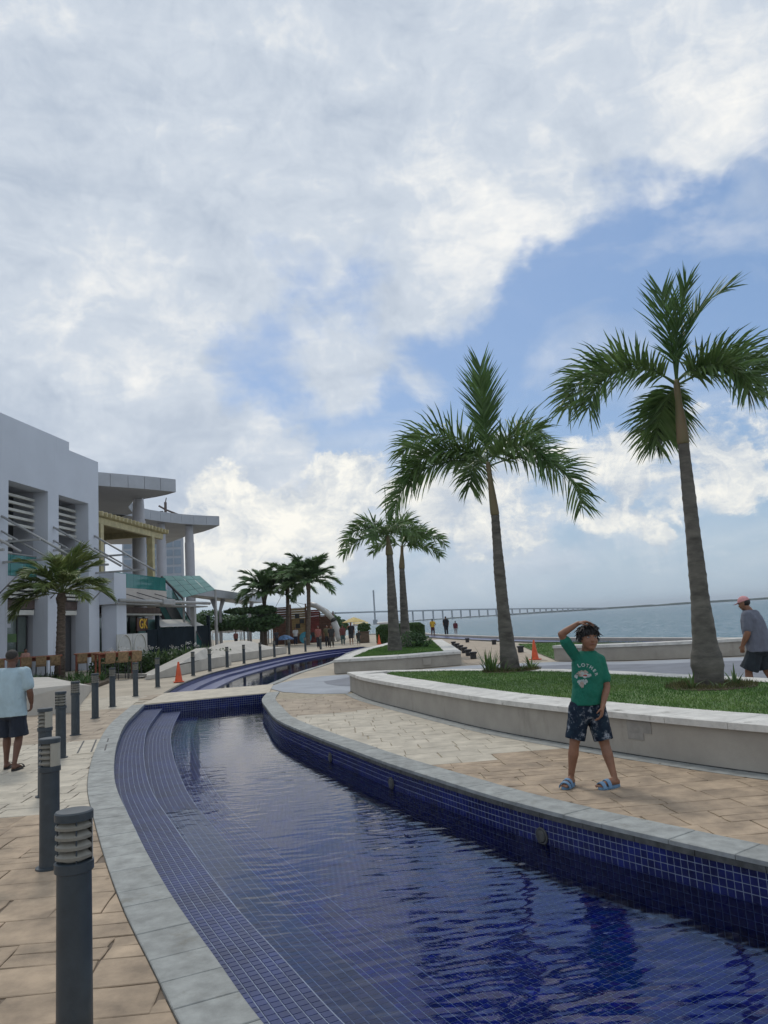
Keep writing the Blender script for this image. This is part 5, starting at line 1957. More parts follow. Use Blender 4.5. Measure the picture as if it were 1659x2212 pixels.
f1 = seg_pts([(-26, 41.0), (-22.2, 45.0), (-18.33, 48.88), (-16.0, 51.0), (-14.43, 52.75)], 14)
f1b = seg_pts([(-14.43, 52.75), (-15.7, 53.9), (-17.34, 54.76)], 3)
roof(f1 + f1b[1:] + [(-18.5, 56.0), (-19.5, 58.0), (-20.2, 61.2), (-23, 64), (-32, 62), (-33, 46)], 11.5, 12.32, f1 + f1b[1:])
f2 = seg_pts([(-24.0, 57.0), (-21.3, 61.2), (-20.29, 63.99), (-19.8, 65.6), (-18.49, 68.16), (-17.0, 69.9), (-15.45, 71.12)], 13)
f2b = seg_pts([(-15.45, 71.12), (-17.3, 74.2), (-19.38, 76.57)], 3)
roof(f2 + f2b[1:] + [(-24.05, 83.59), (-31, 80), (-32, 64)], 11.5, 12.3, f2 + f2b[1:])
for (x, y, r_) in ((-17.75, 55.0, 0.47), (-19.96, 68.0, 0.42), (-18.07, 70.4, 0.43)):
    mb = MB(); mb.lathe([(0.001, 0), (r_, 0), (r_, 9.9), (r_ * 0.9, 9.95), (r_ * 0.9, 10.5), (r_ * 0.8, 11.49), (0.001, 11.49)], 24, c=(x, y, 0))
    P_(pv, mb).build('column', M['column'], pv, True, auto=40)
mb = MB(); mb.box(-30, -19.6, 56, 74, 4.2, 4.7); P_(pv, mb).build('upper_floor', M['slab'], pv)
mb = MB(); mb.box(-30, -22.5, 56.2, 73.8, 0, 4.199); P_(pv, mb).build('ground_storey', M['wallw'], pv)
for k in range(9):
    mb = MB(); mb.box(-19.55, -19.52, 56.2 + k * 1.9, 58.0 + k * 1.9, 4.72, 5.6); P_(pv, mb).build('balcony_glass', M['teal'], pv)

# escalator roof: teal glass panes in a steel frame
er = empty('escalator_canopy', (-15, 58, 0), 0, 'sloping teal glass roof over the escalator', 'canopy')
Q = [Vector((-17.05, 58, 6.10)), Vector((-14.75, 60.4, 6.10)), Vector((-13.29, 59.2, 4.86)), Vector((-15.17, 57.0, 4.30))]
q_ = lambda u, v: (Q[0].lerp(Q[1], u)).lerp(Q[3].lerp(Q[2], u), v)
for i in range(4):
    for j in range(4):
        u0, u1, v0, v1 = i / 4 + .01, (i + 1) / 4 - .01, j / 4 + .01, (j + 1) / 4 - .01
        pts = [q_(u0, v0), q_(u1, v0), q_(u1, v1), q_(u0, v1)]
        mb = MB()
        mb.add([tuple(p) for p in pts] + [tuple(p - Vector((0, 0, 0.03))) for p in pts], [(0, 1, 2, 3), (7, 6, 5, 4), (0, 4, 5, 1), (1, 5, 6, 2), (2, 6, 7, 3), (3, 7, 4, 0)])
        P_(er, mb).build('glass_pane', M['tealp'], er)
mb = MB(); mb.tube([Q[0] - Vector((0, 0, .1)), Q[3] - Vector((0, 0, .1))], 0.09, 8); P_(er, mb).build('edge_beam', M['frame'], er)
mb = MB(); mb.tube([Q[1] - Vector((0, 0, .1)), Q[2] - Vector((0, 0, .1))], 0.07, 8); P_(er, mb).build('edge_beam', M['steel'], er)
for u in (0, 1):
    mb = MB(); p = q_(u, 1); mb.tube([p, Vector((p.x, p.y, 0))], 0.08, 8); P_(er, mb).build('post', M['steel'], er)
es = empty('escalator', (-15.5, 57, 0), 0, 'dark escalator flight below the teal glass roof', 'escalator')
mb = MB()
mb.add([(-17.6, 58.3, 4.2), (-16.6, 59.2, 4.2), (-13.9, 56.8, 0.2), (-14.9, 55.9, 0.2), (-17.6, 58.3, 3.6), (-16.6, 59.2, 3.6), (-13.9, 56.8, -.05), (-14.9, 55.9, -.05)],
       [(0, 3, 2, 1), (4, 5, 6, 7), (0, 4, 7, 3), (1, 2, 6, 5), (0, 1, 5, 4), (3, 7, 6, 2)])
P_(es, mb).build('flight', M['frame'], es)
for (a, b) in (((-17.6, 58.3), (-14.9, 55.9)), ((-16.6, 59.2), (-13.9, 56.8))):
    mb = MB(); mb.add([(*a, 4.2), (*b, 0.2), (*b, 1.1), (*a, 5.1)], [(0, 1, 2, 3)]); P_(es, mb).build('glass_side', M['teal'], es)
    mb = MB(); mb.tube([(*a, 5.13), (*b, 1.13)], 0.04, 6); P_(es, mb).build('handrail', M['frame'], es)

# covered walkway
cw = empty('covered_walkway', (-16, 70, 0), 0, 'long grey flat-roofed covered walkway leading towards the tents', 'walkway')
mb = MB(); mb.prism([(-16.4, 61.0), (-15.2, 60.6), (-14.2, 88.5), (-17.0, 89)], 4.62, 5.30); P_(cw, mb).build('roof', M['alu'], cw)
for (x, y) in ((-15.95, 71), (-15.75, 71.9), (-15.4, 85)):
    mb = MB(); mb.tube([(x, y, 0), (x, y, 3.6), (x + (0.3 if y != 71 else -0.3), y, 4.62)], [0.16, 0.15, 0.22], 10); P_(cw, mb).build('column', M['column'], cw, True)

# highrise with crane behind the pavilion
hr = empty('glass_highrise', (-94, 310, 0), R(14), 'distant blue-grey glass tower behind the round columns', 'building')
MB().box(-11.5, 11.5, -9, 9, 0, 46.5).build('body', M['towerp'], hr)
for f in range(13):
    for k in range(7):
        if f < 5: continue
        MB().box(-10.9 + k * 3.15, -8.2 + k * 3.15, -9.12, -9.02, 1.4 + f * 3.45, 3.9 + f * 3.45).build('window', M['tower'], hr)
MB().box(-6, 3, -6, 5, 46.5, 48.5).build('roof_box', M['towerp'], hr)
cr = empty('tower_crane', (-87.0, 303, 46.5), R(20), 'small tower crane standing on the distant tower roof', 'crane')
MB().box(-0.5, 0.5, -0.5, 0.5, 0, 7.6).build('mast', M['brown'], cr)
MB().tube([(-2.6, 0, 6.2), (0, 0, 4.6), (5.2, 0, 2.4)], 0.38, 6).build('jib', M['brown'], cr)
MB().box(-2.2, -0.9, -0.6, 0.6, 2.4, 4.0).build('cab', M['frame'], cr)
MB().tube([(0, 0, 7.4), (0.4, 0, 9.4)], 0.2, 6).build('tip', M['brown'], cr)

# ================================================================== far end of the promenade
def umbrella_tree(loc, label):
    root = empty('almond_tree', loc, 0, label, 'tree')
    rr = random.Random(21)
    trunk_mb((0, 0, -.1), (0.1, 0, 3.6), [(0, .27), (.2, .2), (.7, .14), (1, .08)], 10, 20, ridge=0.0).build('trunk', M['bark'], root, True)
    for (dx, dz) in ((-3.2, 1.9), (-2.0, 2.3), (1.2, 2.0), (-1.2, 3.2), (0.8, 2.9)):
        MB().tube([(0, 0, dz - 0.5), (dx * .5, rr.uniform(-.5, .5), dz - .15), (dx, rr.uniform(-.7, .7), dz)], [.09, .06, .03], 6).build('limb', M['bark'], root, True)
    mb = MB()
    leaf_cloud(mb, [((-2.6, 0, 2.05), (2.0, 1.3, 0.42)), ((-0.6, 0, 2.2), (1.9, 1.4, 0.55)), ((0.9, 0, 2.3), (1.2, 1.2, 0.6)), ((-1.6, 0, 3.35), (1.9, 1.1, 0.28)), ((0.2, 0, 3.3), (1.3, 1.1, 0.4)), ((-.3, 0, 1.75), (1.7, 1.1, 0.35)), ((-3.6, 0, 1.9), (.9, .8, .25))], 8200, 0.17, rr, aspect=0.6)
    mb.build('crown', M['leafd'], root, kind='stuff')
    return root


umbrella_tree((-12.0, 72.0, 0.1), 'dark tree with flat layered crown left of the coconut palms')
th = empty('young_tree', (-13.1, 71.0, 0), 0, 'thin-stemmed young tree under the layered crown', 'tree')
MB().tube([(0, 0, 0), (0.02, 0, 1.6), (-.1, 0, 2.6)], [0.08, 0.06, 0.03], 6).build('trunk', M['bark'], th)
mb = MB(); leaf_cloud(mb, [((0, 0, 2.3), (.7, .6, .4))], 500, 0.14); mb.build('crown', M['leafd'], th, kind='stuff')
bt = empty('round_tree', (-8.3, 92, 0), 0, 'dark rounded tree behind the slide', 'tree')
trunk_mb((0, 0, 0), (0, 0, 1.6), [(0, .16), (1, .1)], 8, 8, ridge=0).build('trunk', M['bark'], bt)
mb = MB(); leaf_cloud(mb, [((2.0, 0, 1.9), (1.3, 1.3, 1.0)), ((3.0, 0, 1.5), (1.0, 1.0, .8))], 2600, 0.17); mb.build('crown', M['leafd'], bt, kind='stuff')
bt.location = (-8.9, 90, 0)
# trees behind the tents
lt = empty('tree_clump', (-21.5, 92, 0), 0, 'dark bushy tree behind the white tents', 'tree')
trunk_mb((0, 0, 0), (0, 0, 2.5), [(0, .25), (1, .15)], 8, 8, ridge=0).build('trunk', M['bark'], lt)
mb = MB(); leaf_cloud(mb, [((0, 0, 3.0), (2.2, 2, 1.3)), ((2.5, 0, 2.6), (2.0, 2, 1.1)), ((-2, 0, 2.7), (1.6, 1.6, 1.2)), ((5.2, 0, 2.8), (2.2, 1.8, 1.3))], 5200, 0.2); mb.build('crown', M['leafd'], lt, kind='stuff')

# market tents
def make_tent():
    r = empty('canopy_tent')
    s = 1.5
    for sx in (-s, s):
        for sy in (-s, s):
            MB().box(sx - .04, sx + .04, sy - .04, sy + .04, 0, 1.75).build('pole', M['steel'], r)
    vs = [(-s - .1, -s - .1, 1.8), (s + .1, -s - .1, 1.8), (s + .1, s + .1, 1.8), (-s - .1, s + .1, 1.8), (0, 0, 2.75), (-s * .45, -s * .45, 2.13), (s * .45, -s * .45, 2.13), (s * .45, s * .45, 2.13), (-s * .45, s * .45, 2.13)]
    fs = [(0, 1, 6, 5), (1, 2, 7, 6), (2, 3, 8, 7), (3, 0, 5, 8), (5, 6, 4), (6, 7, 4), (7, 8, 4), (8, 5, 4)]
    MB().add(vs, fs).build('roof', M['tent'], r)
    mb = MB()
    k = s + .11
    mb.add([(-k, -k, 1.8), (k, -k, 1.8), (k, k, 1.8), (-k, k, 1.8), (-k, -k, 1.5), (k, -k, 1.5), (k, k, 1.5), (-k, k, 1.5)], [(0, 4, 5, 1), (1, 5, 6, 2), (2, 6, 7, 3), (3, 7, 4, 0)])
    mb.build('valance', M['tent'], r)
    return r


tt = make_tent()
for i, (x, y, rz, lb) in enumerate(((-17.8, 85, 20, 'white pyramid tent, leftmost of the three by the walkway'), (-15.0, 86.5, 15, 'white pyramid tent, middle one partly behind the layered tree'), (-12.4, 88, 10, 'white pyramid tent, rightmost one beside the wooden ship'))):
    o = tt if i == 0 else copy_tree(tt)
    o.location = (x, y, 0); o.rotation_euler = (0, 0, R(rz))
    tag(o, lb, 'tent', 'white tents beside the walkway')
mc = empty('menu_board', (-18.4, 77, 0), R(-8), 'round-topped white menu board with dark pictures left of the tents', 'sign')
mb = MB(); mb.tube([(0, -.02, 0), (0, .02, 0)], 0.001, 3)
pr = [(-0.6, 0.0), (0.6, 0.0), (0.62, 1.05), (0.4, 1.4), (0, 1.5), (-0.4, 1.4), (-0.62, 1.05)]
mb = MB(); mb.add([(x, -.03, z + .25) for x, z in pr] + [(x, .03, z + .25) for x, z in pr], [tuple(range(7)), tuple(range(13, 6, -1))] + [(i, i + 7, (i + 1) % 7 + 7, (i + 1) % 7) for i in range(7)]); mb.build('board', M['whitep'], mc)
for (x, z) in ((-0.25, 1.3), (0.22, 1.35), (-0.25, 0.85), (0.22, 0.9), (0.2, 0.5), (-.25, .45)):
    MB().box(x - .16, x + .16, -.04, -.031, z - .13, z + .15).build('picture', M['signb'], mc)
MB().box(-0.05, 0.05, -0.02, 0.02, 0, 0.25).build('foot', M['frame'], mc)

# wooden playground ship
ship = empty('playground_ship', (-8.9, 79, 0), R(0), 'weathered wooden playground ship with red and ochre panels', 'playground ship')
rr = random.Random(31)
def planks(x0, x1, z0, z1, y, m, nm='plank', h=0.24, slant=0.0):
    z = z0
    while z < z1 - 0.02:
        zt = min(z + h, z1)
        o_ = rr.uniform(-.02, .02)
        MB().bevbox(x0 + slant * (z - z0) + o_, x1 + slant * (z - z0) + o_, y + rr.uniform(-.015, .015), y + 0.08, z, zt - 0.02, 0.012).build(nm, M[m], ship)
        z = zt
planks(-3.0, -1.2, 0, 3.75, -0.1, 'woodd')
planks(-1.19, 0.35, 0.9, 3.6, -0.25, 'shipyel')
planks(0.36, 1.75, 0.0, 3.3, -0.15, 'shipred')
planks(1.76, 3.1, 0.2, 2.7, -0.1, 'woodd')
planks(-1.19, 0.35, 0.0, 0.9, -0.18, 'woodd')
MB().box(-3.0, 3.0, 0.0, 2.2, 0, 2.4).build('hull', M['woodd'], ship)
for (x, z) in ((-0.55, 2.75), (-0.5, 1.75), (-0.1, 2.2), (1.0, 0.8)):
    MB().box(x - .22, x + .22, -0.30, -0.27, z - .22, z + .22).build('window', M['dark'], ship)
for x in (-3.0, -1.2, 0.35, 1.75, 3.1):
    MB().box(x - .07, x + .07, -0.36, -0.27, 0, 3.95 if x < 1 else 3.0).build('post', M['woodd'], ship)
rf = [(0.2, 3.55), (0.9, 3.9), (1.7, 3.75), (2.5, 3.2), (3.1, 2.5)]
for a, b in zip(rf, rf[1:]):
    MB().add([(a[0], -.4, a[1]), (b[0], -.4, b[1]), (b[0], 1.2, b[1]), (a[0], 1.2, a[1]), (a[0], -.4, a[1] - .12), (b[0], -.4, b[1] - .12), (b[0], 1.2, b[1] - .12), (a[0], 1.2, a[1] - .12)],
             [(0, 1, 2, 3), (7, 6, 5, 4), (0, 4, 5, 1), (3, 2, 6, 7)]).build('curved_roof', M['shipyel'], ship)
MB().tube([(-1.6, 0.8, 2.4), (-1.6, 0.8, 6.2)], 0.06, 6).build('mast', M['woodd'], ship)
for s in range(4):
    MB().tube([(-1.6, 0.8, 5.9 - s * .5), (-3.0 + s * 1.4, 0.8, 3.6)], 0.02, 4).build('rigging', M['frame'], ship)
sl = empty('tube_slide', (-7.2, 78, 0), 0, 'pale curved tube slide beside the wooden ship', 'slide')
tb_ = smooth_curve([Vector((0, 3.9)), Vector((0.6, 3.75)), Vector((1.2, 3.2)), Vector((1.8, 2.5)), Vector((2.2, 2.0))], 1)
pts = [(-0.9, 0.2, 3.85), (-0.2, 0, 3.65), (0.45, -.2, 3.2), (1.05, -.4, 2.65), (1.45, -.5, 2.2)]
MB().tube(pts, 0.27, 12).build('tube', M['slide'], sl, True)
MB().tube([(1.42, -.5, 2.22), (1.62, -.55, 2.0)], [0.28, 0.29], 12).build('mouth', M['dark'], sl, True)
MB().tube([(1.55, -.6, 1.9), (1.8, -.8, 1.2), (1.95, -1.0, 0.5), (2.1, -1.2, 0.12)], [(0.33, 0.2), (0.33, 0.15), (0.33, 0.12), (0.33, .1)], 10).build('chute', M['slide'], sl, True)
MB().tube([(1.5, 0, 0), (1.3, -.2, 2.2)], 0.05, 6).build('support', M['steel'], sl)
MB().tube([(2.6, 0, 0.1), (1.7, -.4, 2.1)], 0.05, 6).build('support', M['steel'], sl)

# clipped hedge, pot plant, parasol
hg = empty('clipped_hedge', (0.7, 60, 0), 0, 'clipped rounded green hedge behind the far planter', 'hedge')
mb = MB()
rr = random.Random(77)
for _ in range(9000):
    x, z = rr.uniform(-1.85, 1.85), rr.uniform(0.05, 1.42)
    yy = rr.choice((-1, 1)) * rr.uniform(0.55, 0.7)
    if rr.random() < 0.3: z = 1.42 + rr.uniform(-.08, .04); yy = rr.uniform(-.65, .65)
    if rr.random() < 0.15: x = rr.choice((-1.85, 1.85)); yy = rr.uniform(-.6, .6)
    zmax = 1.42 - 0.25 * max(0, abs(x) - 1.5) / 0.35
    z = min(z, zmax)
    a = Vector((rr.uniform(-1, 1), rr.uniform(-1, 1), rr.uniform(-1, 1))).normalized() * 0.06
    b = a.orthogonal().normalized() * 0.035
    p = Vector((x, yy, z))
    k = len(mb.v)
    mb.v += [tuple(p - a), tuple(p + b), tuple(p + a), tuple(p - b)]
    mb.f.append((k, k + 1, k + 2, k + 3))
mb.build('leaves', M['hedge'], hg, kind='stuff')
MB().bevbox(-1.78, 1.78, -.55, .55, 0, 1.34, 0.15).build('inner_growth', M['leafd'], hg)
pp = empty('potted_shrub', (-2.3, 65.5, 0), 0, 'round green shrub in a square clay pot left of the hedge', 'potted plant')
MB().prism([(-.42, -.42), (.42, -.42), (.42, .42), (-.42, .42)], 0, 0.85).build('pot', M['terracotta'], pp)
MB().bevbox(-.48, .48, -.48, .48, 0.8505, 0.94, 0.02).build('pot_rim', M['terracotta'], pp)
mb = MB(); leaf_cloud(mb, [((0, 0, 1.25), (0.55, 0.5, 0.42))], 900, 0.09); mb.build('leaves', M['hedge'], pp, kind='stuff')
um = empty('parasol', (-3.5, 74, 0), 0, 'pale yellow parasol near the sea edge', 'parasol')
MB().tube([(0, 0, 0), (0, 0, 2.0)], 0.03, 6).build('pole', M['steel'], um)
MB().lathe([(1.15, 1.75), (1.13, 1.80), (0.5, 2.08), (0.02, 2.25)], 8).build('canopy', M['umby'], um)
# low sea-edge parapet and dark strip pool in front of the three onlookers
se = empty('sea_parapet', (0, 0, 0), 0, 'low beige parapet along the sea edge where three people stand', 'wall')
pe = catmull([(-2.5, 104), (3.2, 92), (4.3, 78), (6.7, 60), (9.3, 46), (12.0, 37.5), (16.1, 24.5)], 1.0)
cin = offset(pe, -0.5)
mb = MB(); mb.sheet([[tuple(p) for p in pe] + [tuple(p) for p in cin[::-1]]], 0.16); band(mb, cin, cin, 0.16, -0.02); band(mb, pe, pe, -0.02, 0.16)
mb.build('wall', M['white_conc'], se)
stp = offset(pe, -1.9); stp2 = offset(pe, -0.55)
mb = MB(); mb.sheet([[tuple(p) for p in stp2[8:]] + [tuple(p) for p in stp[8:][::-1]]], 0.02)
mb.build('edge_pool_water', M['pool_plain'], kind='structure')
kb = empty('edge_pool_kerb', (0, 0, 0), 0, 'dark kerb of the narrow blue pool along the sea', 'kerb')
st3 = offset(pe, -2.15)
mb = MB(); band(mb, st3[8:], stp[8:], 0.05, 0.05); band(mb, st3[8:], st3[8:], 0.05, -0.02); mb.v = mb.v; mb.build('kerb_stone', M['copedge'], kb)

# little play area clutter: teal disc and blue umbrella
td = empty('teal_disc', (-7.9, 71.5, 0.0), 0, 'turquoise round play disc at the foot of the rightmost coconut palm', 'play disc')
MB().lathe([(0.001, -.05), (0.55, -.05), (0.55, .05), (0.001, .05)], 20, M=Matrix.Translation((0, 0, 0.62)) @ Matrix.Rotation(R(80), 4, 'X')).build('disc', mat('turquoise_plastic', (0.04, 0.25, 0.33), 0.5), td, True, auto=40)
MB().box(-.05, .05, -.05, .05, 0, .2).build('foot', M['frame'], td)
bu = empty('blue_parasol', (-9.9, 72.2, 0), 0, 'light blue patterned low parasol beside the wooden ship', 'parasol')
MB().lathe([(0.85, 0.55), (0.83, 0.62), (0.45, 0.88), (0.02, 1.0)], 8).build('canopy', mat('pale_blue_fabric', (0.16, 0.28, 0.50), 0.7, 0.3, 5), bu)
MB().tube([(0, 0, 0), (0, 0, 0.9)], 0.03, 6).build('pole', M['steel'], bu)

# ================================================================== bridge and far shore
br = empty('sea_bridge', (-95, 1300, 0), 0, 'long low concrete bridge on many piers with one tall pylon', 'bridge')
deck = [Vector((-230, 1240, 23.5)), Vector((-95.24, 1300, 20.9)), Vector((-27.3, 1400, 20.3)), Vector((154.9, 1650, 16.9)), Vector((340, 1880, 11.5)), Vector((562.6, 2200, 4.6)), Vector((640, 2300, 1.5))]
pts = []
for a, b in zip(deck, deck[1:]):
    for i in range(10): pts.append(a.lerp(b, i / 10))
pts.append(deck[-1])
mb = MB(); mb.tube(pts, [(8.0, 1.15)] * len(pts), 4) if 0 else None
for a, b in zip(pts, pts[1:]):
    k = len(mb.v)
    t = (b - a).normalized(); sd_ = Vector((t.y, -t.x, 0)).normalized() * 6
    mb.v += [tuple(a - sd_ + Vector((0, 0, -1.3))), tuple(a + sd_ + Vector((0, 0, -1.3))), tuple(a + sd_ + Vector((0, 0, 1.0))), tuple(a - sd_ + Vector((0, 0, 1.0)))]
    mb.v += [tuple(b - sd_ + Vector((0, 0, -1.3))), tuple(b + sd_ + Vector((0, 0, -1.3))), tuple(b + sd_ + Vector((0, 0, 1.0))), tuple(b - sd_ + Vector((0, 0, 1.0)))]
    mb.f += [(k, k + 1, k + 5, k + 4), (k + 1, k + 2, k + 6, k + 5), (k + 2, k + 3, k + 7, k + 6), (k + 3, k, k + 4, k + 7)]
P_(br, mb).build('deck', M['brug'], br)
# piers at even spacing from just right of the pylon
from itertools import accumulate
def along(d):
    for a, b in zip(pts, pts[1:]):
        L_ = (b - a).length
        if d <= L_: return a.lerp(b, d / L_)
        d -= L_
    return pts[-1]
Lt = sum((b - a).length for a, b in zip(pts, pts[1:]))
d0_ = (deck[1] - deck[0]).length + (deck[2] - deck[1]).length
ds = [d0_ + 120 + 36 * k for k in range(60) if d0_ + 120 + 36 * k < Lt - 15]
for d in ds:
    p = along(d)
    if p.z < 3: continue
    mb = MB(); mb.box(p.x - 1.5, p.x + 1.5, p.y - 1.5, p.y + 1.5, -2.3, p.z - 1.31); mb.box(p.x - 2.6, p.x + 2.6, p.y - 1.6, p.y + 1.6, p.z - 2.6, p.z - 1.32) if 0 else None
    P_(br, mb).build('pier', M['brug'], br)
mb = MB(); mb.box(-29.2, -26.4, 1392, 1396, -2.3, 59.0); P_(br, mb).build('pylon', M['brug'], br)
mb = MB(); mb.box(-31.5, -23.5, 1390, 1398, -2.3, 6.0); P_(br, mb).build('pylon_foot', M['brug'], br)

fs_ = empty('far_shore', (600, 2500, 0), 0, kind='structure')
mb = MB()
rr = random.Random(41)
def shore(x0, y0, x1, y1, n, h0, h1):
    k = len(mb.v)
    for i in range(n + 1):
        t = i / n
        x, y = x0 + (x1 - x0) * t, y0 + (y1 - y0) * t
        h = h0 + (h1 - h0) * t + 1.8 * noise.noise(Vector((t * n * 0.11, x0 * .01, 0))) + 1.4 * rr.random()
        mb.v.extend([(x - 600, y - 2500, -2.3), (x - 600, y - 2500, -2.2 + max(1.2, h)), (x - 600, y + 120 - 2500, -2.2 + max(1.2, h)), ])
    for i in range(n):
        a = k + 3 * i
        mb.f.extend([(a, a + 3, a + 4, a + 1), (a + 1, a + 4, a + 5, a + 2)])
shore(330, 2400, 2600, 2550, 420, 3.2, 9.5)
shore(20, 2300, 560, 2420, 160, 1.6, 3.5)
mb.build('shore_trees', M['far'], fs_, kind='stuff')
mb = MB(); mb.sheet([[(330 - 600, -105), (2600 - 600, 45), (2600 - 600, 400), (330 - 600, 300)]], -2.1); mb.build('shore_land', M['far'], fs_)
# pale beach buildings on the spit below the bridge
for (x, y, w_, h_, lb) in ((-45, 1150, 22, 4.2, 'low pale building on the spit left of the bridge pylon'), (-12, 1160, 16, 3.4, 'low pale building on the spit right of the bridge pylon'), (-88, 1140, 14, 5.0, 'small pale building on the spit seen beside the parasol')):
    o = empty('shore_building', (x, y, -2.2), 0, lb, 'building', 'pale buildings on the far spit')
    MB().box(-w_ / 2, w_ / 2, -4, 4, 0, h_ * .7).build('wall', M['slab'], o)
    MB().add([(-w_ / 2 - 1, -5, h_ * .7), (w_ / 2 + 1, -5, h_ * .7), (w_ / 2 + 1, 5, h_ * .7), (-w_ / 2 - 1, 5, h_ * .7), (-w_ / 2, 0, h_ * 1.2), (w_ / 2, 0, h_ * 1.2)], [(0, 1, 5, 4), (2, 3, 4, 5), (0, 4, 3), (1, 2, 5)]).build('roof', M['umby'] if x == -45 else M['whitep'], o)
MB().sheet([[(-130, 1120), (30, 1135), (40, 1200), (-140, 1190)]], -2.0).build('sand_spit', M['slab'], kind='structure')

# the hazy sea air
hz = MB().box(-9100, 9100, -1000, 14100, -7.4, 72).build('haze', None, kind='stuff')
hm = bpy.data.materials.new('sea_haze'); hm.use_nodes = True
hm.node_tree.nodes.clear()
pv_ = hm.node_tree.nodes.new('ShaderNodeVolumePrincipled')
pv_.inputs['Color'].default_value = (0.80, 0.88, 0.96, 1)
pv_.inputs['Density'].default_value = 0.00013
pv_.inputs['Anisotropy'].default_value = 0.2
ho_ = hm.node_tree.nodes.new('ShaderNodeOutputMaterial')
hm.node_tree.links.new(pv_.outputs[0], ho_.inputs['Volume'])
hz.data.materials.append(hm)


# ================================================================== people
SKIN = mat('brown_skin', (0.235, 0.115, 0.068), 0.5, 0.10, 9, 0.15, 60, spec=0.4, obj_space=True)
SKIN2 = mat('deep_brown_skin', (0.13, 0.062, 0.040), 0.52, 0.10, 9, 0.15, 60, spec=0.4, obj_space=True)
HAIR = mat('black_hair', (0.012, 0.011, 0.012), 0.5, 0.3, 30, 0.6, 90, obj_space=True, stretch=(1, 1, 0.2))
HAIR2 = mat('short_grizzled_hair', (0.030, 0.026, 0.023), 0.75, 0.3, 60, 0.6, 160, obj_space=True)


def cloth(name, c, var=0.12, c2=None, scale=6, bump=0.9, bscale=5.0, rough=0.85):
    return mat(name, c, rough, var, scale, bump, bscale, c2=c2, obj_space=True, stretch=(1.6, 1.6, 0.8), bdist=0.03)


def frame_of(d, ref):
    d = d.normalized()
    s = d.cross(ref)
    if s.length < 1e-3: s = d.cross(Vector((1, 0, 0)))
    s.normalize()
    n = s.cross(d).normalized()
    return d, s, n


def hand(mb, W, d, palm_n, thumb_side, size=0.165, curl=0.35, spread=0.12, fr=0.0082):
    """W wrist, d direction to the finger tips, palm_n the way the palm faces, thumb_side a vector to the thumb side"""
    d = d.normalized()
    s = (thumb_side - d * thumb_side.dot(d)).normalized()
    n = (palm_n - d * palm_n.dot(d) - s * palm_n.dot(s)).normalized()
    pl = size * 0.50
    Mx = Matrix((s, d, n)).transposed()
    mb.ell(W + d * pl * 0.52, (size * 0.235, pl * 0.62, size * 0.10), 12, 8, Mx)
    mb.ell(W + d * 0.004, (size * 0.17, size * 0.17, size * 0.12), 10, 7, Mx)
    lens = (0.40, 0.46, 0.43, 0.33)
    for i in range(4):
        f = (1.5 - i) / 1.5
        b = W + d * pl * (0.92 - 0.05 * abs(f)) + s * f * size * 0.175
        dd = (d + s * f * spread).normalized()
        L_ = lens[i] * size
        c1 = curl * (1 + 0.18 * i)
        p = [b - dd * 0.018, b]
        ang_ = 0.0
        for j, part in enumerate((0.45, 0.32, 0.23)):
            ang_ += c1 * (0.8, 1.0, 0.7)[j]
            p.append(p[-1] + (dd * cos(ang_) + n * sin(ang_)) * L_ * part)
        mb.limb(p, [fr * 1.1, fr * 1.1, fr * 1.0, fr * 0.92, fr * 0.8], 8)
    # thumb from the side near the base
    b = W + d * pl * 0.22 + s * size * 0.16 + n * size * 0.02
    t1 = b + (d * 0.62 + s * 0.62 + n * 0.35).normalized() * size * 0.24
    t2 = t1 + (d * 0.85 + s * 0.18 + n * 0.45).normalized() * size * 0.19
    mb.limb([b - s * 0.012, b, t1, t2], [fr * 1.4, fr * 1.45, fr * 1.15, fr * 0.9], 8)


def head_parts(mb, c, hh, yaw=0.0, tilt=0.0, roll=0.0):
    """c centre of the skull, hh head height; the face looks to -Y before yaw"""
    Mx = (Matrix.Rotation(yaw, 3, 'Z') @ Matrix.Rotation(roll, 3, 'Y') @ Matrix.Rotation(tilt, 3, 'X'))
    w, dp = hh * 0.352, hh * 0.41
    P = lambda x, y, z: Vector(c) + Mx @ Vector((x * hh, y * hh, z * hh))
    mb.ell(P(0, 0.05, 0.12), (w, dp * 0.98, hh * 0.38), 18, 12, Mx)
    mb.ell(P(0, -0.07, -0.12), (w * 0.86, dp * 0.74, hh * 0.36), 16, 10, Mx)      # face and jaw
    mb.ell(P(0, -0.20, -0.36), (w * 0.46, hh * 0.13, hh * 0.11), 12, 8, Mx)       # chin
    mb.ell(P(0.17, -0.21, -0.12), (hh * 0.12, hh * 0.12, hh * 0.14), 10, 7, Mx)   # cheeks
    mb.ell(P(-0.17, -0.21, -0.12), (hh * 0.12, hh * 0.12, hh * 0.14), 10, 7, Mx)
    mb.ell(P(0, -0.30, 0.10), (hh * 0.22, hh * 0.055, hh * 0.045), 10, 7, Mx)     # brow
    mb.tube([P(0, -0.325, 0.06), P(0, -0.39, -0.06), P(0, -0.425, -0.115)], [hh * 0.035, hh * 0.042, hh * 0.05], 8)
    mb.ell(P(0, -0.40, -0.125), (hh * 0.078, hh * 0.045, hh * 0.040), 10, 7, Mx)
    mb.ell(P(0, -0.335, -0.225), (hh * 0.12, hh * 0.035, hh * 0.028), 10, 7, Mx)
    mb.ell(P(0, -0.33, -0.265), (hh * 0.10, hh * 0.035, hh * 0.028), 10, 7, Mx)
    for s in (-1, 1):
        mb.ell(P(s * 0.335, 0.06, -0.04), (hh * 0.035, hh * 0.07, hh * 0.12), 10, 7, Mx @ Matrix.Rotation(R(12 * s), 3, 'Z'))
    return P, Mx


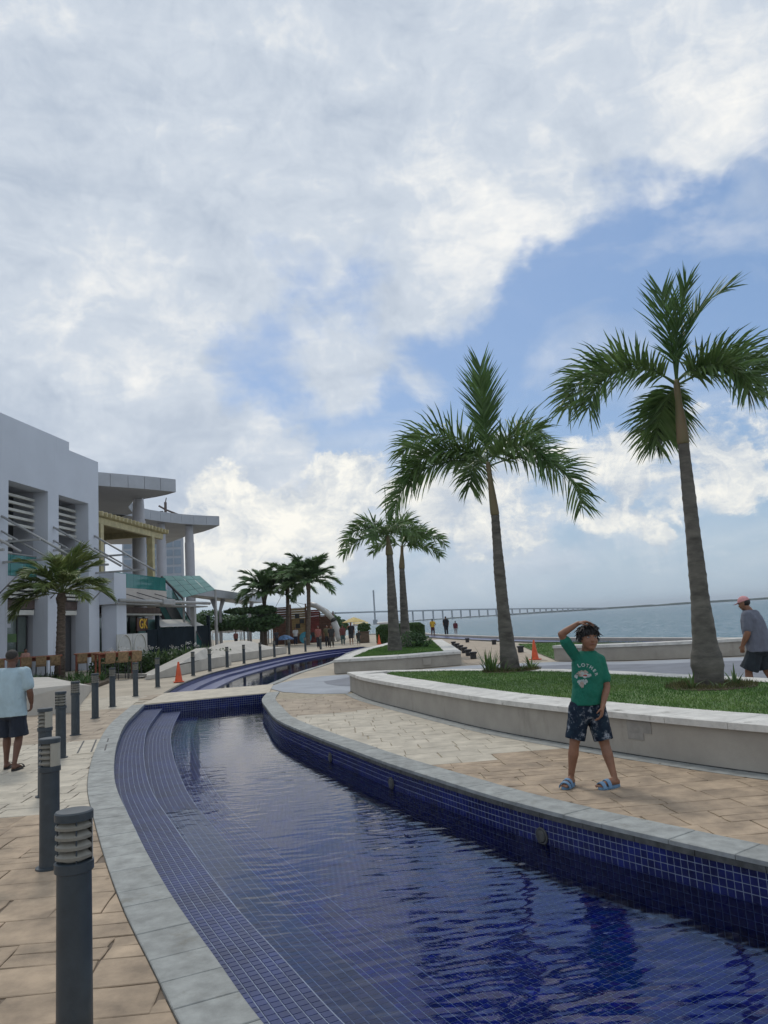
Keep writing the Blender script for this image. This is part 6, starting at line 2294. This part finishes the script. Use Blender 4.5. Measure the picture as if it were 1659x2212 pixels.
def face_details(root, P, Mx, hh):
    for s in (-1, 1):
        MB().ell(P(s * 0.135, -0.318, 0.025), (hh * 0.058, hh * 0.030, hh * 0.024), 10, 7, Mx).build('eye', M['petal'], root, True)
        MB().ell(P(s * 0.135, -0.340, 0.025), (hh * 0.026, hh * 0.012, hh * 0.024), 10, 7, Mx).build('iris', M['dark'], root, True)
        MB().tube([P(s * 0.065, -0.352, 0.105), P(s * 0.135, -0.35, 0.122), P(s * 0.21, -0.31, 0.10)], [hh * 0.010, hh * 0.014, hh * 0.007], 6).build('eyebrow', HAIR, root, True)
        MB().tube([P(s * 0.075, -0.345, 0.045), P(s * 0.135, -0.352, 0.056), P(s * 0.20, -0.315, 0.035)], [hh * 0.007, hh * 0.010, hh * 0.006], 6).build('eyelid', SKIN2, root, True)
    LIP = bpy.data.materials.get('lips') or mat('lips', (0.20, 0.07, 0.055), 0.45, 0.1, 8)
    MB().tube([P(-0.105, -0.335, -0.243), P(0, -0.372, -0.238), P(0.105, -0.335, -0.243)], [hh * 0.010, hh * 0.022, hh * 0.010], 8).build('lips', LIP, root, True)


def folds(o, s, size):
    tx = bpy.data.textures.new('cloth_folds', 'CLOUDS')
    tx.noise_scale = size
    tx.noise_depth = 2
    m = o.modifiers.new('folds', 'DISPLACE')
    m.texture = tx
    m.texture_coords = 'LOCAL'
    m.strength = s
    m.mid_level = 0.5


def shirt_mesh(J, w, hem_z, sleeve, extra=0.012):
    mb = MB()
    pel, ch, nk = J['pelvis'], J['chest'], J['neck']
    sl, sr = J['shL'], J['shR']
    half = (sl - sr).length / 2
    ctr = lambda z: pel.lerp(nk, max(-0.3, min(1, (z - pel.z) / (nk.z - pel.z))))
    z0 = hem_z
    zs = [z0, z0 + (nk.z - z0) * .12, z0 + (nk.z - z0) * .35, z0 + (nk.z - z0) * .6, z0 + (nk.z - z0) * .8, z0 + (nk.z - z0) * .93, nk.z + 0.012]
    fx = [1.04, 1.02, 0.98, 1.02, 1.04, 0.80, 0.44]
    fy = [0.80, 0.80, 0.80, 0.76, 0.66, 0.52, 0.36]
    yw = atan2(sl.y - sr.y, sl.x - sr.x)
    rings = []
    mid = (sl + sr) / 2
    for z, a, b in zip(zs, fx, fy):
        c = ctr(z)
        t = (z - z0) / (nk.z - z0)
        c = Vector((c.x * (1 - t * .6) + mid.x * t * .6, c.y, z))
        rings.append((c, half * a * w + extra, half * b * w + extra, yw))
    mb.loft(rings, 24)
    for S, E in (('shL', 'elL'), ('shR', 'elR')):
        s, e = J[S], J[E]
        p = s.lerp(e, sleeve)
        r0 = half * 0.36 + extra
        inw = (mid - s) * 0.35
        mb.limb([s + inw, s, s.lerp(e, sleeve * .5), p], [r0 * 1.0, r0 * 1.02, r0 * 1.0, r0 * 1.02], 14)
        # flat open-looking cuff
    return mb


def shorts_mesh(J, w, top_z, len_frac, flare=1.18, extra=0.012, tr=0.075):
    mb = MB()
    pel = J['pelvis']
    half = (J['shL'] - J['shR']).length / 2
    hx = half * 0.92 * w + extra
    yw = atan2(J['hipL'].y - J['hipR'].y, J['hipL'].x - J['hipR'].x)
    mb.loft([(Vector((pel.x, pel.y, pel.z - 0.15)), hx * .45, hx * .5, yw), (Vector((pel.x, pel.y, pel.z - 0.10)), hx * .95, hx * .74, yw), (Vector((pel.x, pel.y, pel.z)), hx, hx * .78, yw), (Vector((pel.x, pel.y, top_z)), hx * .95, hx * .76, yw)], 22)
    for Hn, Kn, An in (('hipL', 'knL', 'anL'), ('hipR', 'knR', 'anR')):
        h, k, a = J[Hn], J[Kn], J[An]
        if len_frac <= 1: e = h.lerp(k, len_frac)
        else: e = k.lerp(a, len_frac - 1)
        pts = [h + Vector((0, 0, 0.02)), h.lerp(k, .35)]
        rr_ = [tr * 1.28, tr * 1.22]
        if len_frac > 1:
            pts += [k, e]; rr_ += [tr * .85 * flare / 1.1, tr * .72 * flare / 1.1]
        else:
            pts += [e]; rr_ += [tr * flare]
        mb.tube(pts, rr_, 16)
        mb.ell(pts[0], (tr * 1.25,) * 3, 14, 9)
    return mb


def person(label, loc, rz, J, st, name='person', group=None):
    """J joints in local space, figure looking to -Y; st: style"""
    root = empty(name, loc, rz, label, 'person', group)
    J = {k: Vector(v) for k, v in J.items()}
    vx = st.get('voxel', 0.012)
    k = st.get('k', 1.0)       # limb thickness factor
    hh = st['hh']
    half = (J['shL'] - J['shR']).length / 2
    mb = MB()
    P, Mx = head_parts(mb, J['head'], hh, st.get('yaw', 0), st.get('tilt', 0), st.get('roll', 0))
    hb_ = Vector(J['head']) + Mx @ Vector((0, 0.05 * hh, -0.25 * hh))
    mb.limb([J['neck'] - Vector((0, 0, 0.04)), J['neck'], hb_], [hh * .27, hh * .25, hh * .24], 12)
    nk, pel, ch = J['neck'], J['pelvis'], J['chest']
    w = st.get('w', 1.0)
    mid = (J['shL'] + J['shR']) / 2
    yw = atan2(J['shL'].y - J['shR'].y, J['shL'].x - J['shR'].x)
    rings = [(Vector((pel.x, pel.y, pel.z - .08)), half * .72 * w, half * .58 * w, yw), (pel, half * .86 * w, half * .66 * w, yw), (pel.lerp(ch, .5), half * .80 * w, half * .62 * w, yw),
             (ch, half * .88 * w, half * .62 * w, yw), (mid.lerp(nk, .1), half * .92, half * .46, yw), (nk, half * .42, half * .34, yw)]
    mb.loft(rings, 22)
    for s in 'LR':
        sh_, el, wr = J['sh' + s], J['el' + s], J['wr' + s]
        ra = half * .27 * k
        mb.limb([mid.lerp(sh_, .75), sh_, sh_.lerp(el, .5), el], [ra * 1.1, ra * 1.12, ra * 1.0, ra * .82], 12)
        mb.limb([el, el.lerp(wr, .3), el.lerp(wr, .75), wr], [ra * .82, ra * .86, ra * .66, ra * .52], 12)
        hd = st.get('hand' + s)
        if hd:
            d, n, ts, curl = hd
            hand(mb, wr, Vector(d), Vector(n), Vector(ts), hh * .74, curl, fr=st.get('fr', 0.0085))
        hp, kn, an = J['hip' + s], J['kn' + s], J['an' + s]
        tr = st.get('tr', half * .42) * k
        mb.limb([hp, hp.lerp(kn, .4), kn], [tr, tr * .88, tr * .62], 14)
        mb.limb([kn, kn.lerp(an, .28), kn.lerp(an, .7), an], [tr * .60, tr * .66, tr * .45, tr * .36], 12)
        toe = J['toe' + s]
        fd = (toe - an); fd.z = 0
        fd.normalize()
        base = Vector((an.x, an.y, toe.z))
        heel = base - fd * 0.018 * (hh / .22) + Vector((0, 0, .012))
        FL = (toe - base).length
        mb.limb([heel, base + fd * FL * .3 + Vector((0, 0, .022)), base + fd * FL * .8 + Vector((0, 0, .004))], [hh * .13, hh * .15, hh * .10], 10)
        mb.limb([an, base + fd * FL * .25 + Vector((0, 0, .02))], [tr * .38, tr * .38], 10)
        sd_ = Vector((-fd.y, fd.x, 0))
        if vx < 0.009:
            for i in range(5):
                f = (2 - i) / 2
                sgn = -1 if s == 'L' else 1
                b = base + fd * FL * .78 + sd_ * f * hh * .12 * sgn + Vector((0, 0, 0.0))
                mb.limb([b, b + fd * FL * (.26 - .03 * i)], [hh * (.052 if i == 0 else .036)] * 2, 8)
    body = mb.build('body', st['skin'], root, True)
    remesh(body, vx, 5 if vx < 0.009 else 3)
    if st.get('face', True): face_details(root, P, Mx, hh)
    # clothes
    sm = shirt_mesh(J, w, st['hem'], st.get('sleeve', .55)).build('shirt', st['shirt'], root, True)
    remesh(sm, vx, 6)
    if vx < 0.0095: folds(sm, 0.016, 0.085)
    so = shorts_mesh(J, w, st['waist'], st['legs'], st.get('flare', 1.25), tr=st.get('tr', half * .42) * k * 1.05).build(st.get('low', 'shorts'), st['pants'], root, True)
    remesh(so, vx, 4)
    if vx < 0.0095: folds(so, 0.014, 0.075)
    # hair
    rr = random.Random(len(label))
    hs = st.get('hair', 'short')
    if hs == 'short':
        mb = MB()
        mb.ell(P(0, 0.085, 0.16), (hh * .345, hh * .405, hh * .355), 20, 14, Mx)
        hbx = MB()
        hbx.v, hbx.f = [], []
        keep = mb.build('hair', st.get('hairmat', HAIR), root, True)
    elif hs == 'mop':
        mb = MB()
        mb.ell(P(0, 0.07, 0.17), (hh * .375, hh * .43, hh * .385), 20, 14, Mx)
        inv = Mx
        for i in range(420):
            th = rr.uniform(0, 2 * pi); ph = rr.uniform(0.05, 1.0) * pi / 2 * 1.25
            d = Vector((sin(ph) * cos(th), sin(ph) * sin(th), cos(ph)))
            if d.y < -0.35 and d.z < 0.30: continue
            q = P(d.x * .36, 0.07 + d.y * .42, 0.16 + d.z * .37)
            tang = Vector((d.x * .6 + 0.25, -0.35 + d.y * .5, -0.75 - (0 if d.z > .6 else .4)))
            tang = (tang - d * tang.dot(d) * 0.8).normalized()
            tang = Mx @ (tang + Vector((rr.uniform(-.45, .45), rr.uniform(-.4, .4), rr.uniform(-.3, .5)))).normalized()
            L_ = hh * rr.uniform(.14, .30)
            dd = Mx @ d
            mb.tube([q, q + tang * L_ * .5 + dd * hh * .035, q + tang * L_ + dd * hh * .02], [hh * .030, hh * .022, hh * .004], 5)
        # fringe swept over the brow
        for i in range(46):
            x = -0.27 + 0.56 * i / 45
            q = P(x, -0.27 + 0.3 * x * x, 0.34 + rr.uniform(-.03, .03))
            L_ = hh * rr.uniform(.15, .27) * (1.25 if x < 0.02 else .8)
            t = Mx @ Vector((-0.28 + rr.uniform(-.25, .2), -0.30, -0.9)).normalized()
            mb.tube([q, q + t * L_ * .55 + Mx @ Vector((0, -.02 * hh, 0)), q + t * L_ + Mx @ Vector((0, .045 * hh, 0))], [hh * .036, hh * .028, hh * .004], 5)
        mb.build('hair', HAIR, root, True)
    elif hs == 'long':
        mb = MB()
        mb.ell(P(0, 0.08, 0.15), (hh * .38, hh * .43, hh * .38), 16, 12, Mx)
        mb.tube([P(0, .22, .1), P(0, .30, -.4), P(0, .26, -.95)], [hh * .32, hh * .26, hh * .12], 10)
        mb.build('hair', HAIR, root, True)
    elif hs == 'cap':
        mb = MB()
        mb.ell(P(0, 0.10, 0.05), (hh * .335, hh * .40, hh * .34), 18, 12, Mx)
        mb.build('hair', HAIR, root, True)
    return root, J, P, Mx


# ---- the boy in the green shirt
GREEN = cloth('green_jersey', (0.003, 0.13, 0.082), 0.12, scale=3, bscale=4.5)
CAMO = mat('navy_white_print', (0.006, 0.010, 0.024), 0.8, 0.2, 11, 0.4, 7, obj_space=True, c2=(0.016, 0.032, 0.050), stain=((0.34, 0.37, 0.41), 14, 0.51, 0.95, (1, 1, 1)), spec=0.15)
BX, BY = 1.79, 7.60
JB = dict(pelvis=(0.045, 0.0, 0.73), chest=(0.085, 0, 1.03), neck=(0.105, 0.01, 1.240), head=(0.118, -0.015, 1.370),
          shR=(-0.015, 0.0, 1.195), elR=(-0.150, -0.045, 1.425), wrR=(0.015, -0.075, 1.520),
          shL=(0.215, 0.0, 1.155), elL=(0.245, -0.035, 0.905), wrL=(0.150, -0.165, 0.735),
          hipR=(-0.030, 0, 0.70), knR=(-0.115, -0.02, 0.385), anR=(-0.165, 0.03, 0.075), toeR=(-0.275, -0.135, 0.032),
          hipL=(0.118, 0, 0.70), knL=(0.168, -0.045, 0.365), anL=(0.205, -0.14, 0.075), toeL=(0.03, -0.225, 0.032))
boy, BJ, BP, BM = person('boy in a green printed shirt and patterned shorts, one hand on his head', (BX, BY, 0), 0, JB,
                         dict(hh=0.246, voxel=0.0062, skin=SKIN, shirt=GREEN, pants=CAMO, hem=0.745, sleeve=0.70, waist=0.80, legs=0.86, flare=1.14, hair='mop', w=1.22, k=1.30,
                              tr=0.060, yaw=R(10), tilt=R(-4), roll=R(4), fr=0.0080,
                              handR=((0.85, -0.15, 0.10), (0.15, -0.1, -1), (0.1, -1, .1), 0.42), handL=((-0.30, -0.22, -1), (-0.65, 0.35, 0.1), (-0.4, -1, 0.1), 0.42)))
# sandals: thick moulded sole, two straps each
SAND = mat('light_blue_sandal', (0.13, 0.235, 0.36), 0.6, 0.10, 10, obj_space=True)


def sandals(root, J, m, hh, L_=0.245, two=True, name='sandal', w_=0.046):
    for s in 'LR':
        an, toe = J['an' + s], J['toe' + s]
        fd = toe - an; fd.z = 0; fd.normalize()
        sd_ = Vector((-fd.y, fd.x, 0))
        base = Vector((an.x, an.y, 0))
        c = base + fd * (L_ * 0.30)
        zo = toe.z - 0.032
        outl = []
        for i in range(24):
            a = 2 * pi * i / 24
            t = cos(a)
            wd = w_ * (1.0 + 0.16 * t) * abs(sin(a)) ** 0.75 * (1 if sin(a) > 0 else -1)
            outl.append(c + fd * t * L_ * .5 + sd_ * wd)
        sr_ = empty(name, (0, 0, 0)); sr_.parent = root
        mb = MB(); mb.prism([(p.x, p.y) for p in outl], zo + 0.001, zo + 0.026); o = mb.build('sole', m, sr_)
        for f0 in ((0.40, 0.66) if two else (0.62,)):
            mb = MB()
            for j in range(9):
                a = pi * j / 8
                q = base + fd * (L_ * (f0 - .05)) + sd_ * cos(a) * w_ * 1.10 + Vector((0, 0, zo + 0.018 + sin(a) * (0.064 if f0 < .5 else .048)))
                q2 = q + fd * 0.036 + Vector((0, 0, -.006))
                up_ = Vector((sd_.x * cos(a), sd_.y * cos(a), sin(a))) * 0.006
                mb.v += [tuple(q - up_ * .2), tuple(q2 - up_ * .2), tuple(q2 + up_), tuple(q + up_)]
            for j in range(8):
                a0, b0_ = 4 * j, 4 * j + 4
                for e in range(4):
                    e2 = (e + 1) % 4
                    mb.f.append((a0 + e, a0 + e2, b0_ + e2, b0_ + e))
            mb.build('strap', m, sr_, True, auto=50)


sandals(boy, BJ, SAND, 0.228)

# printed chest: arched letters, a plain animal-like patch and pale splashes, laid on the cloth
bpy.context.view_layer.update()
dg = bpy.context.evaluated_depsgraph_get()
shirt_o = [c for c in boy.children if c.name.startswith('shirt')][0]
ev = shirt_o.evaluated_get(dg)
bm_ = bmesh.new(); bm_.from_mesh(ev.to_mesh()); bvh = BVHTree.FromBMesh(bm_)
PRN = mat('white_print', (0.36, 0.42, 0.40), 0.8, 0.15, 40, obj_space=True)
PRB = mat('brown_print', (0.24, 0.17, 0.13), 0.8, 0.5, 45, obj_space=True, c2=(0.42, 0.38, 0.33))
PRR = mat('red_print', (0.32, 0.06, 0.05), 0.8, 0.2, 40, obj_space=True)


def lay_on(mesh_o, place, off=0.004):
    me = mesh_o.data
    for v in me.vertices:
        x, z = place(v.co.x, v.co.y)
        hit = bvh.ray_cast(Vector((x, -0.8, z)), Vector((0, 1, 0)))
        y = hit[0].y if hit[0] is not None else -0.08
        v.co = Vector((x, y - off, z))


def decal(poly, m, name='print'):
    mb = MB(); mb.sheet([poly], 0)
    bmx = bmesh.new()
    me = mb.mesh(name); me.materials.append(m)
    bmx.from_mesh(me)
    bmesh.ops.subdivide_edges(bmx, edges=bmx.edges[:], cuts=2, use_grid_fill=False)
    bmesh.ops.triangulate(bmx, faces=bmx.faces[:])
    bmx.to_mesh(me); bmx.free()
    o = bpy.data.objects.new(name, me); col.objects.link(o); o.parent = boy
    return o


word = 'LOTHER'
for i, ch_ in enumerate(word):
    a = R(106 - i * 18.5)
    cx, cz = 0.018, 1.005
    Rr = 0.118
    px, pz = cx + Rr * cos(a) * 1.0, cz + Rr * sin(a) * 1.0
    o = text_mesh(ch_, 0.043, PRN, boy, 'letter', depth=0.0, bold=0.0014)
    rot = a - pi / 2
    lay_on(o, lambda x, y: (px + x * cos(rot) - y * sin(rot), pz + x * sin(rot) + y * cos(rot)), 0.0045)


def blob_poly(cx, cz, rx_, rz_, n=18, wob=0.2, sd=0):
    r2 = random.Random(sd)
    return [(cx + cos(2 * pi * i / n) * rx_ * (1 + r2.uniform(-wob, wob)), cz + sin(2 * pi * i / n) * rz_ * (1 + r2.uniform(-wob, wob))) for i in range(n)]


for (cx, cz, a_, b_, m_, sd, of) in ((0.012, 1.045, 0.048, 0.034, PRB, 1, .0045), (0.035, 1.025, 0.036, 0.022, PRN, 2, .0052), (0.028, 1.028, 0.020, 0.008, PRR, 3, .006), (0.010, 1.052, 0.014, 0.010, PRN, 9, .006),
                                     (-0.005, 0.965, 0.034, 0.030, PRN, 4, .0045), (-0.010, 0.945, 0.018, 0.030, PRB, 5, .0052), (0.03, 0.972, 0.016, 0.018, PRN, 6, .0045), (-0.045, 1.02, 0.012, 0.020, PRN, 7, .0045), (0.075, 1.03, 0.012, 0.012, PRN, 8, .0045)):
    o = decal(blob_poly(cx, cz, a_, b_, wob=0.28, sd=sd), m_)
    lay_on(o, lambda x, y: (x, y), of)
bm_.free()

# ---- man walking away on the left
PALE = cloth('pale_blue_cotton', (0.36, 0.47, 0.52), 0.07, scale=4, bscale=4)
NAVY = cloth('navy_shorts_cloth', (0.010, 0.016, 0.030), 0.2, bscale=4)
JL = dict(pelvis=(0.0, 0.0, 0.80), chest=(0.0, 0, 1.12), neck=(0.0, 0.0, 1.325), head=(0.0, -0.03, 1.465),
          shR=(-0.185, 0.0, 1.265), elR=(-0.255, 0.02, 1.005), wrR=(-0.245, -0.06, 0.85), shL=(0.185, 0.0, 1.265), elL=(0.25, 0.0, 1.0), wrL=(0.25, -0.10, 0.83),
          hipR=(-0.085, 0, 0.78), knR=(-0.10, -0.02, 0.42), anR=(-0.085, 0.09, 0.09), toeR=(-0.10, -0.08, 0.035),
          hipL=(0.085, 0, 0.78), knL=(0.10, -0.12, 0.44), anL=(0.10, -0.10, 0.085), toeL=(0.12, -0.27, 0.035))
man, MJ, MP, MMx = person('man with shaved head in a pale blue T-shirt and dark shorts walking away', (-5.16, 10.55, 0), R(183), JL,
                          dict(hh=0.225, voxel=0.008, skin=SKIN2, shirt=PALE, pants=NAVY, hem=0.70, sleeve=0.66, waist=0.86, legs=0.95, flare=1.45, hair='short', hairmat=HAIR2, w=1.0, k=1.0, tr=0.082,
                               handR=((0.1, -0.15, -1), (1, 0.1, 0), (0, -1, 0), 0.5), handL=((-0.1, -0.15, -1), (-1, 0.1, 0), (0, -1, 0), 0.5)))
BLKS = mat('black_rubber', (0.02, 0.018, 0.018), 0.7)
sandals(man, MJ, BLKS, 0.225, 0.25, False, 'flip_flop')

# ---- man with the pink cap on the right: walks left and away, leaning forward
GREY = cloth('heather_grey_cotton', (0.135, 0.145, 0.185), 0.10, scale=6, bscale=4)
DKSH = cloth('dark_slate_shorts', (0.018, 0.026, 0.034), 0.2, bscale=4)
JR = dict(pelvis=(0.0, 0.02, 0.86), chest=(0.0, -0.05, 1.20), neck=(0.0, -0.06, 1.46), head=(0.0, -0.14, 1.585),
          shR=(-0.20, -0.045, 1.385), elR=(-0.265, -0.05, 1.10), wrR=(-0.235, -0.14, 0.88), shL=(0.20, -0.045, 1.385), elL=(0.27, -0.05, 1.10), wrL=(0.25, -0.16, 0.90),
          hipR=(-0.095, 0, 0.84), knR=(-0.11, 0.06, 0.45), anR=(-0.10, 0.26, 0.12), toeR=(-0.11, 0.12, 0.035),
          hipL=(0.095, 0, 0.84), knL=(0.11, -0.16, 0.47), anL=(0.11, -0.17, 0.09), toeL=(0.12, -0.34, 0.035))
man2, NJ, NP, NM = person('man in a pink cap, grey T-shirt and dark shorts leaning forward as he walks', (6.08, 13.05, 0), R(-132), JR,
                          dict(hh=0.23, voxel=0.009, skin=SKIN, shirt=GREY, pants=DKSH, hem=0.79, sleeve=0.70, waist=0.93, legs=0.92, flare=1.45, hair='cap', w=1.18, k=1.12, tr=0.088, tilt=R(18),
                               handR=((0.05, -0.2, -1), (1, 0.1, 0), (0, -1, 0), 0.4), handL=((-0.05, -0.2, -1), (-1, 0.1, 0), (0, -1, 0), 0.4)))
CAPM = mat('pink_cap_cloth', (0.62, 0.29, 0.30), 0.8, 0.1, 10, obj_space=True)
hh = 0.23
cap = empty('pink_cap', (0, 0, 0)); cap.parent = man2
mb = MB()
vs, fsx = [], []
for i in range(7):
    ph = pi / 2 * i / 6
    for k in range(20):
        th = 2 * pi * k / 20
        vs.append(tuple(NP(cos(ph) * cos(th) * .375, 0.06 + cos(ph) * sin(th) * .43, 0.13 + sin(ph) * .42)))
for i in range(6):
    for k in range(20):
        fsx.append((i * 20 + k, i * 20 + (k + 1) % 20, (i + 1) * 20 + (k + 1) % 20, (i + 1) * 20 + k))
mb.add(vs, fsx).build('crown', CAPM, cap, True)
mb = MB()
out1 = [NP(x, -0.34 - 0.34 * (1 - (x / .33) ** 2) ** .5, 0.13) for x in [-.33, -.25, -.12, 0, .12, .25, .33]]
in1 = [NP(x, -0.34 + .1, 0.15) for x in [-.33, -.25, -.12, 0, .12, .25, .33]]
n = 7
mb.v = [tuple(p) for p in out1] + [tuple(p) for p in in1] + [tuple(p + Vector((0, 0, .006))) for p in out1] + [tuple(p + Vector((0, 0, .006))) for p in in1]
for i in range(6):
    mb.f += [(i, i + n, i + n + 1, i + 1), (i + 2 * n, i + 2 * n + 1, i + 3 * n + 1, i + 3 * n), (i, i + 1, i + 2 * n + 1, i + 2 * n)]
mb.build('brim', CAPM, cap, True, auto=40)
w_ = NJ['wrR']
MB().tube([w_ + Vector((0.0, 0.0, 0.028)), w_ + Vector((0, 0.0, 0.045))], 0.030, 14).build('wrist_band', M['whitep'], man2, True, auto=40)
sandals(man2, NJ, BLKS, 0.23, 0.26, False, 'flip_flop')


# ---- people further off
def std_joints(H_, arm=0, stride=0.1, wide=1.0, arms=None):
    s = H_ / 1.7
    J = dict(pelvis=(0, 0, .92), chest=(0, 0, 1.25), neck=(0, 0, 1.45), head=(0, -0.02, 1.585), shR=(-.18, 0, 1.38), elR=(-.235, .03, 1.10), wrR=(-.225, -.08, .88),
             shL=(.18, 0, 1.38), elL=(.235, .03, 1.10), wrL=(.225, -.08, .88), hipR=(-.09, 0, .88), knR=(-.10, -stride, .48), anR=(-.10, -stride * .6, .08), toeR=(-.11, -stride * .6 - .16, .03),
             hipL=(.09, 0, .88), knL=(.10, stride * .3, .48), anL=(.10, stride * 1.6, .09), toeL=(.11, stride * 1.6 - .16, .03))
    if arms == 'up':
        J.update(elR=(-.28, -.12, 1.30), wrR=(-.14, -.22, 1.48))
    if arms == 'crossed':
        J.update(elR=(-.25, -.05, 1.12), wrR=(-.02, -.2, 1.14), elL=(.25, -.05, 1.12), wrL=(.02, -.2, 1.10))
    if arms == 'hips':
        J.update(elR=(-.34, .05, 1.12), wrR=(-.18, -.02, .98))
    return {k: tuple(c * s for c in v) for k, v in J.items()}


def far_person(label, x, y, rz, H_, shirt, pants, legs=1.85, hair='short', arms=None, stride=.08, skin=None, sleeve=.6, z=0, low='trousers'):
    s = H_ / 1.7
    J = std_joints(H_, stride=stride, arms=arms)
    c1 = cloth('cloth', shirt, 0.15, bump=0.3)
    c2 = cloth('cloth', pants, 0.15, bump=0.3)
    person(label, (x, y, z), R(rz), J, dict(hh=.225 * s, voxel=0.02, skin=skin or SKIN, shirt=c1, pants=c2, hem=.84 * s, sleeve=sleeve, waist=.95 * s, legs=legs, flare=1.2, hair=hair, w=1.05, k=1.05, tr=.08 * s,
                                           face=False, low=low, handR=((0, -.2, -1), (1, 0, 0), (0, -1, 0), .4), handL=((0, -.2, -1), (-1, 0, 0), (0, -1, 0), .4), fr=.012))


far_person('woman in a yellow top standing at the sea edge, leftmost of three', 4.0, 75.0, 160, 1.62, (0.55, 0.33, 0.03), (0.09, 0.03, 0.035), 1.8, hair='long', z=0.02, arms='hips')
far_person('tall person in black standing at the sea edge, middle of three', 5.05, 71.5, 185, 1.78, (0.015, 0.016, 0.02), (0.012, 0.014, 0.02), 1.95, z=0.02)
far_person('child in a dark red shirt at the sea edge, rightmost of three', 5.75, 69.5, 175, 1.30, (0.10, 0.02, 0.03), (0.35, 0.35, 0.36), 0.8, z=0.02, low='shorts')
far_person('person in a faded red top and dark trousers, leftmost walker by the far basin', -5.45, 57.9, 20, 1.62, (0.26, 0.09, 0.075), (0.02, 0.024, 0.035), 1.9, stride=.16)
far_person('person in an olive top and black trousers walking beside the red-topped one', -4.85, 58.6, 10, 1.64, (0.10, 0.09, 0.045), (0.015, 0.016, 0.022), 1.9, stride=.12)
far_person('person in black carrying a bag, second walker group by the far basin', -4.45, 57.6, -5, 1.60, (0.03, 0.03, 0.03), (0.06, 0.055, 0.05), 1.9, stride=.10)
far_person('woman in a maroon top and teal trousers beside the slide', -3.85, 61.5, 10, 1.60, (0.13, 0.04, 0.04), (0.035, 0.085, 0.09), 1.9, hair='long', stride=.05)
far_person('man in black T-shirt and shorts with raised arm near the potted shrub', -3.12, 60.2, 5, 1.76, (0.015, 0.016, 0.022), (0.03, 0.03, 0.035), 0.9, arms='up', stride=.12, low='shorts')
far_person('small child in dark clothes walking by the potted shrub', -2.45, 57.5, 0, 1.12, (0.03, 0.032, 0.03), (0.05, 0.06, 0.055), 1.5)
far_person('person in white shirt standing by the blue parasol', -8.75, 71.0, 10, 1.62, (0.50, 0.50, 0.50), (0.02, 0.025, 0.05), 1.9)
far_person('person in dark top beside the blue parasol', -10.5, 71.0, 30, 1.5, (0.04, 0.04, 0.05), (0.02, 0.02, 0.03), 1.9)
far_person('person in a pinkish top under the leftmost tent', -16.6, 83, 20, 1.6, (0.24, 0.10, 0.09), (0.03, 0.03, 0.04), 1.9)
far_person('shop visitor in an orange top on the terrace behind the tables', -16.3, 34.6, 60, 1.45, (0.45, 0.25, 0.20), (0.05, 0.05, 0.06), 1.9)
